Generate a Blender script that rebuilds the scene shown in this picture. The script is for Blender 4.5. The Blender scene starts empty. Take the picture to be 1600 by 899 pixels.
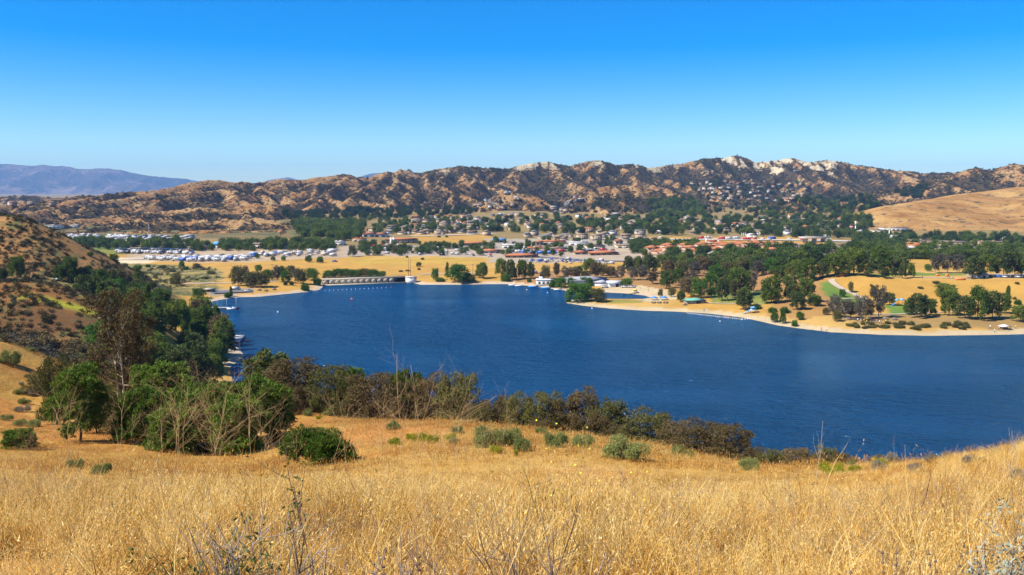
import bpy, math, random
import numpy as np
from mathutils import Vector, Matrix

R = math.radians
rng = np.random.default_rng(7)
random.seed(7)
SC = bpy.context.scene
COL = SC.collection

# ------------------------------------------------------------------ camera
# metres; the lake surface is z = 0, the photographer stands on a hillside
CAM_Z = 60.0
FPX = 1386.0
PITCH = math.atan(149.5 / FPX)
cam = bpy.data.objects.new('camera', bpy.data.cameras.new('camera'))
COL.objects.link(cam)
cam.location = (0, 0, CAM_Z)
cam.rotation_euler = (math.pi / 2 - PITCH, 0, 0)
cam.data.sensor_width = 36.0
cam.data.lens = FPX / 1600.0 * 36.0
cam.data.clip_start = 0.1
cam.data.clip_end = 60000.0
SC.camera = cam

# ------------------------------------------------------------------ sky and sun
SUN_AZ, SUN_EL = 112.0, 49.0        # degrees left of the view direction, above the horizon
world = bpy.data.worlds.new('World')
SC.world = world
world.use_nodes = True
wn = world.node_tree
wn.nodes.clear()
sky = wn.nodes.new('ShaderNodeTexSky')
sky.sky_type = 'NISHITA'
sky.sun_disc = False
sky.sun_elevation = R(SUN_EL)
sky.sun_rotation = R(-SUN_AZ)
sky.altitude = 300
sky.air_density = 1.0
sky.dust_density = 0.15
sky.ozone_density = 3.5
hs = wn.nodes.new('ShaderNodeHueSaturation')
hs.inputs['Hue'].default_value = 0.505
hs.inputs['Saturation'].default_value = 1.74
hs.inputs['Value'].default_value = 1.0
bgd = wn.nodes.new('ShaderNodeBackground')
bgd.inputs['Strength'].default_value = 0.082
wo = wn.nodes.new('ShaderNodeOutputWorld')
wn.links.new(sky.outputs[0], hs.inputs['Color'])
tn = wn.nodes.new('ShaderNodeMix'); tn.data_type = 'RGBA'; tn.blend_type = 'MULTIPLY'
tn.inputs[0].default_value = 1.0; tn.inputs[7].default_value = (0.84, 1.0, 1.16, 1)
wn.links.new(hs.outputs[0], tn.inputs[6])
wn.links.new(tn.outputs[2], bgd.inputs['Color'])
wn.links.new(bgd.outputs[0], wo.inputs['Surface'])

sl = bpy.data.lights.new('sun', 'SUN')
sl.energy = 5.0
sl.angle = R(0.53)
sl.color = (1.0, 0.94, 0.85)
sun = bpy.data.objects.new('sun', sl)
COL.objects.link(sun)
sdir = Vector((-math.sin(R(SUN_AZ)) * math.cos(R(SUN_EL)), math.cos(R(SUN_AZ)) * math.cos(R(SUN_EL)), math.sin(R(SUN_EL))))
sun.rotation_euler = sdir.to_track_quat('Z', 'Y').to_euler()
sun.location = (-50, -30, 120)

SC.view_settings.view_transform = 'Standard'
SC.view_settings.look = 'None'
SC.view_settings.exposure = 0.87
SC.view_settings.gamma = 1.0
SC.cycles.use_denoising = True
SC.cycles.volume_bounces = 0
SC.cycles.max_bounces = 4
SC.cycles.use_adaptive_sampling = True
SC.cycles.adaptive_threshold = 0.015
SC.cycles.diffuse_bounces = 2
SC.cycles.glossy_bounces = 2
SC.cycles.transmission_bounces = 3
SC.cycles.volume_step_rate = 10

# ------------------------------------------------------------------ helpers
def ray(px, py):
    u = (np.asarray(px, float) - 800.0) / FPX
    v = (449.5 - np.asarray(py, float)) / FPX
    c, s = math.cos(PITCH), math.sin(PITCH)
    return u, c + v * s, -s + v * c

def at_Y(px, py, Y):
    """surveyed point: direction px,py seen from the viewpoint, Y metres ahead"""
    dx, dy, dz = ray(px, py)
    t = Y / dy
    return (float(dx * t), float(Y), float(CAM_Z + dz * t))

def at_z(px, py, z=0.0):
    dx, dy, dz = ray(px, py)
    t = (z - CAM_Z) / dz
    return (float(dx * t), float(dy * t), float(z))

def project(x, y, z):
    c, s = math.cos(PITCH), math.sin(PITCH)
    zz = z - CAM_Z
    d = np.maximum(y * c - zz * s, 0.01)
    up = y * s + zz * c
    return 800 + FPX * x / d, 449.5 - FPX * up / d

def sstep(a, b, x):
    t = np.clip((x - a) / (b - a), 0, 1)
    return t * t * (3 - 2 * t)

def _hash(ix, iy, seed):
    h = (ix.astype(np.int64) * 374761393 + iy.astype(np.int64) * 668265263 + seed * 1442695041) & 0xffffffff
    h = ((h ^ (h >> 13)) * 1274126177) & 0xffffffff
    return ((h ^ (h >> 16)) & 0xffff) / 65535.0

def vnoise(x, y, seed=0):
    ix, iy = np.floor(x), np.floor(y)
    fx, fy = x - ix, y - iy
    fx = fx * fx * (3 - 2 * fx); fy = fy * fy * (3 - 2 * fy)
    a = _hash(ix, iy, seed); b = _hash(ix + 1, iy, seed)
    c = _hash(ix, iy + 1, seed); d = _hash(ix + 1, iy + 1, seed)
    return (a + (b - a) * fx) * (1 - fy) + (c + (d - c) * fx) * fy

def fbm(x, y, octv=4, seed=0, gain=0.5, ridged=False):
    s = np.zeros_like(np.asarray(x, float)); amp = 1.0; tot = 0
    for o in range(octv):
        n = vnoise(x * 2 ** o + 17.3 * o, y * 2 ** o - 9.1 * o, seed + o)
        if ridged:
            n = 1 - np.abs(2 * n - 1)
        s = s + amp * n; tot += amp; amp *= gain
    return s / tot

def in_poly(x, y, poly):
    inside = np.zeros(np.shape(x), bool)
    n = len(poly)
    for i in range(n):
        x0, y0 = poly[i][0], poly[i][1]; x1, y1 = poly[(i + 1) % n][0], poly[(i + 1) % n][1]
        if y0 == y1:
            continue
        cnd = ((y0 > y) != (y1 > y)) & (x < (x1 - x0) * (y - y0) / (y1 - y0) + x0)
        inside ^= cnd
    return inside

def seg_dist(x, y, a, b):
    dx, dy = b[0] - a[0], b[1] - a[1]
    L2 = dx * dx + dy * dy + 1e-9
    t = np.clip(((x - a[0]) * dx + (y - a[1]) * dy) / L2, 0, 1)
    return np.hypot(x - a[0] - t * dx, y - a[1] - t * dy), t

def poly_sd(x, y, poly):
    """distance to the outline, negative inside"""
    d = np.full(np.shape(x), 1e9)
    for i in range(len(poly)):
        d = np.minimum(d, seg_dist(x, y, poly[i], poly[(i + 1) % len(poly)])[0])
    return np.where(in_poly(x, y, poly), -d, d)

def mesh_np(name, verts, faces, mats=(), fmat=None, smooth=False, attrs=None):
    """faces: one (n,k) array or a list of them"""
    me = bpy.data.meshes.new(name)
    fl = faces if isinstance(faces, list) else [faces]
    fl = [np.asarray(f, np.int32) for f in fl if len(f)]
    verts = np.asarray(verts, np.float32)
    me.vertices.add(len(verts)); me.vertices.foreach_set('co', verts.ravel())
    loops = np.concatenate([f.ravel() for f in fl])
    tot = np.concatenate([np.full(len(f), f.shape[1], np.int32) for f in fl])
    start = np.concatenate([[0], np.cumsum(tot)[:-1]]).astype(np.int32)
    me.loops.add(len(loops)); me.loops.foreach_set('vertex_index', loops)
    me.polygons.add(len(tot)); me.polygons.foreach_set('loop_start', start)
    for m in mats:
        me.materials.append(m)
    if fmat is not None:
        me.polygons.foreach_set('material_index', np.asarray(fmat, np.int32))
    if smooth is True:
        me.polygons.foreach_set('use_smooth', np.ones(len(tot), bool))
    elif smooth is not False:
        me.polygons.foreach_set('use_smooth', np.asarray(smooth, bool))
    if attrs:
        for k, v in attrs.items():
            v = np.asarray(v, np.float32)
            if v.ndim == 1:
                a = me.attributes.new(k, 'FLOAT', 'POINT'); a.data.foreach_set('value', v)
            else:
                a = me.attributes.new(k, 'FLOAT_COLOR', 'POINT')
                c4 = np.ones((len(v), 4), np.float32); c4[:, :3] = v
                a.data.foreach_set('color', c4.ravel())
    me.update(calc_edges=True)
    me.validate()
    return me

def link(name, me, parent=None, loc=None, rotz=0, scale=None):
    o = bpy.data.objects.new(name, me)
    COL.objects.link(o)
    if parent is not None:
        o.parent = parent
    if loc is not None:
        o.location = loc
    if rotz:
        o.rotation_euler = (0, 0, rotz)
    if scale is not None:
        o.scale = scale if hasattr(scale, '__len__') else (scale, scale, scale)
    return o

def tag(o, label=None, cat=None, group=None, kind=None):
    if label: o['label'] = label
    if cat: o['category'] = cat
    if group: o['group'] = group
    if kind: o['kind'] = kind
    return o

def empty(name, loc=(0, 0, 0), rotz=0):
    return link(name, None, None, loc, rotz)

def copy_thing(src, loc, rotz=0, scale=None, parent=None):
    c = src.copy(); COL.objects.link(c)
    if parent is None:
        c.location = loc; c.rotation_euler = (0, 0, rotz)
        if scale is not None:
            c.scale = scale if hasattr(scale, '__len__') else (scale,) * 3
    else:
        c.parent = parent
    for ch in src.children:
        copy_thing(ch, None, parent=c)
    return c

# ---- node helpers
class NT:
    def __init__(s, name):
        s.m = bpy.data.materials.new(name); s.m.use_nodes = True
        s.t = s.m.node_tree; s.t.nodes.clear()
        s.out = s.n('OutputMaterial')
    def n(s, t, **kw):
        nd = s.t.nodes.new('ShaderNode' + t)
        for k, v in kw.items():
            if k.startswith('i_'):
                key = k[2:].replace('_', ' ')
                s.put(nd.inputs[int(key)] if key.isdigit() else nd.inputs[key], v)
            else:
                setattr(nd, k, v)
        return nd
    def put(s, sock, v):
        if hasattr(v, 'is_output') or isinstance(v, bpy.types.NodeSocket):
            s.t.links.new(v, sock)
        elif hasattr(v, 'outputs'):
            s.t.links.new(v.outputs[0], sock)
        else:
            if hasattr(v, '__len__') and len(v) == 3 and sock.type == 'RGBA':
                v = (*v, 1)
            sock.default_value = v
    def math(s, op, a, b=None, clamp=False):
        nd = s.n('Math', operation=op, use_clamp=clamp); s.put(nd.inputs[0], a)
        if b is not None: s.put(nd.inputs[1], b)
        return nd.outputs[0]
    def mix(s, f, a, b, blend='MIX'):
        nd = s.n('Mix', data_type='RGBA', blend_type=blend)
        s.put(nd.inputs[0], f); s.put(nd.inputs[6], a); s.put(nd.inputs[7], b)
        return nd.outputs[2]
    def ramp(s, f, stops, interp='LINEAR'):
        nd = s.n('ValToRGB'); cr = nd.color_ramp; cr.interpolation = interp
        while len(cr.elements) < len(stops): cr.elements.new(0.5)
        for e, (p, c) in zip(cr.elements, stops):
            e.position = p; e.color = (*c, 1) if hasattr(c, '__len__') else (c, c, c, 1)
        s.put(nd.inputs[0], f)
        return nd.outputs[0]
    def noise(s, scale, detail=4, rough=0.55, vec=None, dist=0.0):
        nd = s.n('TexNoise'); nd.inputs['Scale'].default_value = scale
        nd.inputs['Detail'].default_value = detail; nd.inputs['Roughness'].default_value = rough
        nd.inputs['Distortion'].default_value = dist
        if vec is not None: s.put(nd.inputs['Vector'], vec)
        return nd.outputs[0]
    def pos(s):
        return s.n('NewGeometry').outputs['Position']
    def attr(s, name):
        nd = s.n('Attribute', attribute_name=name)
        return nd
    def bump(s, h, strength=0.5, dist=0.1):
        nd = s.n('Bump'); nd.inputs['Strength'].default_value = strength; nd.inputs['Distance'].default_value = dist
        s.put(nd.inputs['Height'], h)
        return nd.outputs[0]
    def finish(s, color, rough=0.9, spec=0.2, normal=None, metal=0.0):
        b = s.n('BsdfPrincipled')
        s.put(b.inputs['Base Color'], color); s.put(b.inputs['Roughness'], rough)
        b.inputs['Specular IOR Level'].default_value = spec; b.inputs['Metallic'].default_value = metal
        if normal is not None: s.put(b.inputs['Normal'], normal)
        s.put(s.out.inputs['Surface'], b)
        return s.m
# ------------------------------------------------------------------ the lie of the land
# lake outline surveyed from shoreline points (all at z = 0)
LAKE_PX = [(325, 472), (345, 468), (372, 464), (400, 464), (450, 459), (480, 456), (497, 453), (503, 447),
           (560, 443), (640, 441), (660, 445), (690, 445), (720, 445), (760, 444), (800, 444), (840, 448), (885, 454),
           (915, 455.5), (950, 457), (985, 459), (1010, 462), (1020, 465.5), (1004, 468), (965, 468), (925, 467.5),
           (895, 469), (885, 473), (915, 478), (955, 482), (1000, 485), (1060, 487), (1110, 490), (1160, 496), (1190, 502),
           (1215, 508), (1250, 513), (1300, 519), (1380, 523), (1450, 524.5), (1520, 523.5), (1600, 522), (1700, 520), (1850, 535)]
lake_poly = [at_z(*p)[:2] for p in LAKE_PX]
lake_poly += [(330, 250), (300, 130), (150, 128), (100, 140), (60, 158), (20, 168), (-20, 185), (-52, 212), (-80, 250), (-98, 300)]
lake_poly += [at_z(*p)[:2] for p in [(378, 556), (366, 542), (358, 526), (350, 515), (338, 501), (330, 488)]]

CW = 25.0
def warp(x, y):
    x = np.asarray(x, float); y = np.asarray(y, float)
    return 1.6 * np.arcsinh(x / (CW * 0.5 + 0.35 * np.maximum(y, 0))), np.arcsinh(y / CW)

cps = []
def cp(px, py, Y, dz=0.0):
    x, y, z = at_Y(px, py, Y); cps.append((x, y, z + dz))
for x in (-25, -8, 0, 8, 25):
    cps.append((x, -12, CAM_Z - 1.2 + 0.02 * abs(x))); cps.append((x, 0, CAM_Z - 1.75 + 0.012 * abs(x)))
for px in (-500, 0, 400, 800, 1200, 1600, 2100):
    cp(px, 899, 4.2, -0.42)
for px, py, Y in [(-500, 745, 10), (0, 747, 11), (250, 750, 12.5), (400, 748, 13.5), (600, 750, 15), (800, 752, 16.5), (1000, 757, 18), (1200, 762, 18),
                  (1400, 756, 15), (1600, 750, 11.5), (2100, 730, 9)]:
    cp(px, py, Y, -0.5)
for px, py, Y in [(-500, 700, 45), (0, 728, 38), (200, 735, 38), (400, 735, 38), (600, 722, 36), (800, 712, 36), (1000, 722, 34), (1150, 742, 30), (1300, 748, 28), (1450, 738, 23),
                  (1600, 716, 18), (2100, 690, 14)]:
    cp(px, py, Y, -0.25)
for px, py, Y in [(-400, 640, 60), (0, 705, 56), (60, 700, 60), (118, 692, 65), (200, 700, 62), (300, 712, 62), (400, 695, 68), (450, 645, 84), (520, 652, 82), (600, 656, 80),
                  (700, 664, 76), (800, 678, 70), (900, 690, 65), (1000, 704, 60), (1100, 718, 53), (1200, 733, 45), (1300, 731, 40), (1360, 727, 38), (1450, 720, 32),
                  (1530, 712, 28), (1600, 704, 24), (2100, 670, 22),
                  (0, 620, 95), (50, 600, 105), (0, 546, 130), (60, 560, 128), (110, 578, 120), (-300, 520, 130), (180, 640, 92), (300, 640, 100), (380, 610, 108)]:
    cp(px, py, Y)
# behind the brow the ground drops to the near shore
for x, y, z in [(-10, 120, 24), (25, 100, 23), (60, 85, 22), (60, 120, 8), (20, 140, 10), (-40, 160, 16), (-70, 200, 10), (-85, 250, 7), (110, 70, 24), (100, 105, 9), (160, 100, 8), (160, 60, 30),
                (230, 60, 25), (230, 110, 4), (-90, 150, 22), (-120, 185, 17), (-160, 180, 22), (-130, 230, 13), (-120, 280, 9), (-125, 330, 7), (-170, 240, 22),
                (-250, 180, 32), (-300, 130, 42)]:
    cps.append((x, y, z))
for px, Y, z in [(150, 385, 15), (100, 400, 19), (200, 330, 8), (200, 400, 9), (250, 400, 6), (300, 450, 4), (260, 460, 5), (150, 480, 9), (60, 520, 10), (-200, 600, 14), (0, 620, 7),
                 (330, 500, 2.6), (400, 500, 2.5), (470, 520, 2.5), (1040, 560, 3), (1100, 480, 2.5), (1200, 450, 3), (1350, 430, 3), (1500, 410, 3), (1600, 410, 3), (1900, 400, 3),
                 (1000, 478, 1.6), (1200, 520, 5), (1280, 505, 7)]:
    cps.append(((px - 800) / FPX * Y, Y, z))
for px in (-900, -200, 300, 800, 1300, 1900, 2600):
    for Y, z in [(640, 3), (800, 4.5), (940, 6), (1035, 8), (1285, 14), (1500, 24), (1900, 30), (3200, 30), (15000, 30)]:
        cps.append(((px - 800) / FPX * Y, Y, z))
CP = np.array(cps)

def tps_fit(P, lam=2e-4):
    X, Y = warp(P[:, 0], P[:, 1])
    n = len(P)
    r2 = (X[:, None] - X[None]) ** 2 + (Y[:, None] - Y[None]) ** 2
    K = 0.5 * r2 * np.log(r2 + 1e-12) + lam * np.eye(n)
    Q = np.stack([np.ones(n), X, Y], 1)
    A = np.zeros((n + 3, n + 3)); A[:n, :n] = K; A[:n, n:] = Q; A[n:, :n] = Q.T
    w = np.linalg.solve(A, np.concatenate([P[:, 2], np.zeros(3)]))
    return X, Y, w
TX, TY, TW = tps_fit(CP)

def tps(x, y):
    x = np.asarray(x, float); y = np.asarray(y, float)
    X, Y = warp(x.ravel(), y.ravel())
    out = np.empty(X.shape)
    n = len(TX)
    for i in range(0, len(X), 20000):
        xs, ys = X[i:i + 20000, None], Y[i:i + 20000, None]
        r2 = (xs - TX) ** 2 + (ys - TY) ** 2
        out[i:i + 20000] = (0.5 * r2 * np.log(r2 + 1e-12)) @ TW[:n] + TW[n] + TW[n + 1] * xs[:, 0] + TW[n + 2] * ys[:, 0]
    return out.reshape(x.shape)

def tent(x, y, pts, slope, power=1.0, soft=0.0):
    """ridge along pts (x, y, z) falling away on both sides"""
    h = np.full(np.shape(x), -1e9)
    for a, b in zip(pts[:-1], pts[1:]):
        d, t = seg_dist(x, y, a, b)
        if soft: d = np.sqrt(d * d + soft * soft) - soft
        h = np.maximum(h, a[2] + (b[2] - a[2]) * t - slope * d ** power)
    return h

left_hill = [(-520, 470, 52), (-300, 455, 50), (-262, 445, 49.2), (-243, 434, 48.2), (-234, 432, 42), (-225, 430, 36.5), (-212, 428, 30.5), (-203, 426, 25), (-192, 424, 19)]
brown_ridge = [(-420, 330, 38), (-240, 312, 31.5), (-172, 300, 29.5), (-158, 298, 29.2), (-150, 296, 26.5), (-143, 294, 23), (-132, 290, 16)]

def base_height(x, y):
    z = tps(x, y)
    n1 = fbm(x / 40.0, y / 40.0, 4, 3)
    lh = tent(x + 6 * (n1 - .5), y, left_hill, 0.62, 1.0, 6.0)
    br = tent(x + 5 * (n1 - .5), y + 6 * (n1 - .5), brown_ridge, 0.50, 1.0, 5.0)
    z = np.maximum(z, np.where(y > 340, lh, -99)); z = np.maximum(z, np.where(y > 200, br, -99))
    # bluff on the right bank
    wob = 14 * (fbm(x / 60.0, y / 200.0, 2, 11) - .5)
    bl = 8.2 * sstep(0, 1, (y - 458 - wob) / 40.0) * sstep(158, 205, x + 0.18 * (y - 480)) * (1 - sstep(680, 880, y))
    z = z + bl
    # shore
    far = np.asarray(y) > 60
    d = np.full(np.shape(x), 200.0)
    idx = np.nonzero(far)
    d[idx] = poly_sd(x[idx], y[idx], lake_poly)
    flat = 0.06 * np.maximum(d, 0) + 0.25 + 0.35 * sstep(0.0, 5.0, d)
    w = sstep(2, 26, d)
    zz = np.where(d > 0, flat * (1 - w) + np.maximum(z, 0.6 + 0.0 * z) * w, np.maximum(-4, 0.25 * d + 0.25))
    zz = np.where(np.asarray(y) > 60, zz, z)
    # fine relief, growing with distance from the viewer
    r = np.hypot(x, y)
    zz = zz + (n1 - .5) * np.clip(r / 120.0, 0, 1.2) * sstep(0, 20, d) + (fbm(x / 3.0, y / 3.0, 3, 5) - .5) * 0.22 * sstep(3, 12, r) * (d > 2)
    return zz

GCX = 60.0
XR = np.arcsinh(10400 / GCX)
gx = GCX * np.sinh(np.linspace(-XR, XR, 700))
ygrid0, ygrid1 = np.arcsinh(-14 / CW), np.arcsinh(15000 / CW)
gyw = np.linspace(ygrid0, ygrid1, 780)
gy = CW * np.sinh(gyw)
GX, GY = np.meshgrid(gx, gy)
GZ = base_height(GX, GY)
SDL = poly_sd(GX, GY, lake_poly)

# ---- the ridges behind the town
def ridge_pts(lst):
    return [at_Y(px, py, Y) for px, py, Y in lst]
main_crest = ridge_pts([(-260, 330, 1500), (0, 324, 1500), (60, 318, 1550), (130, 305, 1600), (180, 302, 1620), (220, 298, 1650), (260, 297, 1680), (290, 286, 1720), (320, 283, 1760),
    (345, 281, 1800), (365, 284, 1820), (400, 285, 1850), (430, 280, 1880), (460, 282, 1900), (510, 275, 1960), (540, 272.5, 2000), (575, 278, 2030), (600, 270, 2060), (625, 265, 2080),
    (660, 270, 2110), (690, 262, 2140), (722, 259, 2160), (760, 262, 2200), (790, 263, 2220), (810, 258, 2240), (855, 252.5, 2280), (890, 260, 2300), (915, 253, 2320), (935, 249.5, 2330),
    (970, 258, 2350), (990, 256, 2360), (1015, 262, 2380), (1050, 258, 2420), (1100, 249, 2470), (1130, 246, 2500), (1150, 243, 2500), (1180, 252, 2510), (1200, 251, 2520), (1237, 245.5, 2530),
    (1262, 253, 2530), (1300, 249.5, 2520), (1340, 258, 2500), (1400, 266, 2480), (1440, 270, 2450), (1480, 269, 2400), (1700, 266, 2300), (2000, 250, 2200)])
east_crest = ridge_pts([(1290, 318, 1820), (1350, 301, 1860), (1400, 290, 1880), (1450, 278, 1900), (1500, 267, 1900), (1517, 261, 1900), (1548, 266, 1900), (1580, 256, 1880), (1610, 258, 1860), (1700, 262, 1840), (1900, 240, 1800)])
hillock = ridge_pts([(870, 330, 1620), (905, 306, 1660), (940, 291, 1700), (965, 287, 1730), (1000, 290, 1740), (1035, 300, 1730), (1085, 318, 1700), (1130, 332, 1660)])
hillock2 = ridge_pts([(738, 326, 1600), (775, 305, 1630), (800, 299, 1640), (830, 302, 1640), (865, 322, 1620)])
west_low = ridge_pts([(40, 366, 1230), (90, 352, 1280), (130, 338, 1330), (200, 335, 1350), (260, 328, 1370), (310, 323, 1380), (360, 325, 1390), (400, 318, 1400), (440, 324, 1390), (475, 345, 1350), (500, 362, 1300)])
west_front = ridge_pts([(60, 362, 1140), (140, 356, 1150), (190, 352, 1180), (240, 346, 1190), (290, 345, 1200), (340, 343, 1200), (400, 341, 1200), (440, 345, 1190), (475, 356, 1160), (505, 366, 1120)])
knob = ridge_pts([(1170, 330, 1600), (1215, 312, 1620), (1255, 309, 1640), (1290, 318, 1650), (1330, 335, 1620)])

west_toe = ridge_pts([(70, 362, 1090), (120, 360, 1090), (170, 363, 1095), (220, 358, 1095), (270, 361, 1095), (320, 357, 1095), (370, 361, 1095), (420, 358, 1095), (455, 362, 1090), (490, 369, 1075)])
back_low = ridge_pts([(-260, 311, 2450), (-60, 310, 2450), (0, 308, 2450), (40, 306, 2450), (70, 309, 2450), (110, 310, 2500), (180, 312, 2550)])
hx = np.linspace(-1950, 1900, 860); hy = np.linspace(1020, 2800, 320)
HX, HY = np.meshgrid(hx, hy)

def hills_height(x, y):
    wx = x + 60 * (fbm(x / 220, y / 220, 3, 21) - .5) + 16 * (fbm(x / 50, y / 50, 2, 22) - .5)
    wy = y + 60 * (fbm(x / 220, y / 220, 3, 23) - .5)
    h = np.full(np.shape(x), -60.0)
    r2 = random.Random(5)
    def ridge(pts, slope):
        xs_ = [q[0] for q in pts]; ys_ = [q[1] for q in pts]
        j0, j1 = np.searchsorted(hx, [min(xs_) - 170, max(xs_) + 170]); i0, i1 = np.searchsorted(hy, [min(ys_) - 150, max(ys_) + 150])
        if j1 - j0 < 2 or i1 - i0 < 2: return
        w_ = (slice(i0, i1), slice(j0, j1))
        h[w_] = np.maximum(h[w_], tent(wx[w_], wy[w_], pts, slope))
    for crest, slope, spur_dx, L, zf, seed in [(main_crest, 0.55, 34, 560, 20, 1), (east_crest, 0.5, 42, 330, 28, 2), (hillock, 0.55, 30, 170, 24, 3), (hillock2, 0.6, 30, 100, 22, 4),
                                         (west_low, 0.6, 24, 300, 12, 5), (west_front, 0.6, 20, 115, 10, 6), (knob, 0.55, 32, 110, 24, 7), (back_low, .3, 60, 200, 28, 8), (west_toe, .55, 17, 48, 6, 9)]:
        # crest: true position so that the skyline stays put
        h = np.maximum(h, tent(x, y, crest, slope * 1.15))
        cx = np.array([p[0] for p in crest]); cy = np.array([p[1] for p in crest]); cz = np.array([p[2] for p in crest])
        xs = cx[0]
        while xs < cx[-1]:
            yc = float(np.interp(xs, cx, cy)); zc = float(np.interp(xs, cx, cz)) - r2.uniform(0, 4)
            l = L * r2.uniform(0.55, 1.15); k = r2.uniform(-0.35, 0.25)
            n = 5; pts = []
            zend = min(zf, zc - 8)
            for i in range(n + 1):
                t = i / n
                pts.append((xs + k * l * t + r2.uniform(-9, 9) * t * 2, yc - l * t, zc + (zend - zc) * t ** r2.uniform(0.85, 1.15) + (r2.uniform(-3, 5) if 0 < i < n else 0)))
            ridge(pts, slope * r2.uniform(1.2, 1.6))
            for side in (-1, 1):                      # side spurs, so that gullies branch
                for q in (1, 2, 3):
                    if r2.random() < .35: continue
                    p0 = pts[q]; ln = l * r2.uniform(.12, .24)
                    p1 = (p0[0] + side * ln * .75, p0[1] - ln, max(p0[2] - (zc - zend) * ln / l * 1.9, zf - 4))
                    ridge([(p0[0], p0[1], p0[2] - 1), p1], slope * r2.uniform(1.3, 1.8))
            xs += spur_dx * r2.uniform(0.55, 1.5)
    amp = sstep(5, 40, h)
    g1 = fbm(wx / 30, wy / 90, 3, 31, ridged=True)
    h = h - amp * 6.5 * (1 - g1) + amp * 2.0 + amp * 2.6 * (fbm(x / 10, y / 10, 3, 37) - .5)
    return h

HZ = hills_height(HX, HY)
# the skyline itself stays where it was surveyed; flat ground under the sheet's edge
def smooth_hill(x, y):
    """golden grass hill on the right"""
    cr = ridge_pts([(1345, 372, 1110), (1375, 352, 1170), (1410, 330, 1230), (1440, 316, 1290), (1480, 310, 1340), (1530, 303, 1400), (1600, 292, 1450), (1750, 268, 1500), (2000, 250, 1500)])
    h = tent(x, y, cr, 0.27, 1.0, 40.0)
    fold = ridge_pts([(1600, 300, 1400), (1540, 325, 1270), (1490, 350, 1160), (1450, 372, 1080)])
    h = np.maximum(h, tent(x, y, fold, 0.30, 1.0, 22.0))
    fold2 = ridge_pts([(1720, 290, 1400), (1640, 330, 1240), (1580, 360, 1120)])
    h = np.maximum(h, tent(x, y, fold2, 0.30, 1.0, 22.0))
    for k, (fx_, ft) in enumerate([(1400, 372), (1425, 376), (1475, 380), (1520, 372), (1555, 368)]):
        f3 = ridge_pts([(fx_ + 75, 322 - 4 * k, 1300), (fx_ + 30, 345, 1200), (fx_, ft, 1090)])
        h = np.maximum(h, tent(x, y, f3, 0.34, 1.0, 16.0) - 2)
    return h + 9 * (fbm(x / 110, y / 110, 4, 41) - .5)
sgx = np.linspace(330, 1500, 230); sgy = np.linspace(980, 1800, 200)
SX, SY = np.meshgrid(sgx, sgy)
SZ = smooth_hill(SX, SY)

def _bil(A, fx, fy):
    ny, nx = A.shape
    ok = (fx >= 0) & (fx <= nx - 1.001) & (fy >= 0) & (fy <= ny - 1.001)
    fx = np.clip(fx, 0, nx - 1.001); fy = np.clip(fy, 0, ny - 1.001)
    ix = fx.astype(int); iy = fy.astype(int); u = fx - ix; v = fy - iy
    r = (A[iy, ix] * (1 - u) + A[iy, ix + 1] * u) * (1 - v) + (A[iy + 1, ix] * (1 - u) + A[iy + 1, ix + 1] * u) * v
    return np.where(ok, r, -99.0)

def ground(x, y):
    """height of the built terrain (same facets as the meshes)"""
    x = np.asarray(x, float); y = np.asarray(y, float)
    fx = (np.arcsinh(x / GCX) + XR) / (2 * XR) * (len(gx) - 1)
    fy = (np.arcsinh(y / CW) - ygrid0) / (ygrid1 - ygrid0) * (len(gy) - 1)
    z = _bil(GZ, fx, fy)
    far = y > 900
    z2 = _bil(HZ, (x - hx[0]) / (hx[1] - hx[0]), (y - hy[0]) / (hy[1] - hy[0]))
    z3 = _bil(SZ, (x - sgx[0]) / (sgx[1] - sgx[0]), (y - sgy[0]) / (sgy[1] - sgy[0]))
    return np.where(far, np.maximum(z, np.maximum(z2, z3)), z)

YS = np.concatenate([np.geomspace(2.5, 200, 260), np.linspace(201, 1000, 500), np.linspace(1002, 2800, 700)])
def hits(px, py, ymin=2.5):
    """where the line of sight through px,py meets the ground (beyond ymin)"""
    px = np.atleast_1d(np.asarray(px, float)); py = np.atleast_1d(np.asarray(py, float))
    ys = YS[YS >= ymin]
    dx, dy, dz = ray(px, py)
    res = np.zeros((len(px), 3)); ok = np.zeros(len(px), bool)
    for i in range(len(px)):
        t = ys / dy[i]
        xs = dx[i] * t; zs = CAM_Z + dz[i] * t
        g = ground(xs, ys)
        b = np.nonzero(zs <= g)[0]
        if len(b):
            j = b[0]
            if j > 0:
                a0 = zs[j - 1] - g[j - 1]; a1 = zs[j] - g[j]
                f = a0 / (a0 - a1 + 1e-9); yy = ys[j - 1] + f * (ys[j] - ys[j - 1])
            else:
                yy = ys[0]
            xx = dx[i] * yy / dy[i]
            res[i] = (xx, yy, float(ground(xx, yy))); ok[i] = True
    return res, ok

def hit(px, py, ymin=2.5):
    r, ok = hits([px], [py], ymin)
    return tuple(r[0]) if ok[0] else None
def mpp(p):
    """metres per photograph pixel at a point"""
    return (p[1] * math.cos(PITCH) - (p[2] - CAM_Z) * math.sin(PITCH)) / FPX
# ------------------------------------------------------------------ ground materials
def grid_faces(ny, nx):
    i = np.arange(ny - 1)[:, None] * nx + np.arange(nx - 1)[None]
    return np.stack([i, i + 1, i + nx + 1, i + nx], -1).reshape(-1, 4)

def lerp3(a, b, f):
    return a + (np.asarray(b) - a) * f[..., None]

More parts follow.
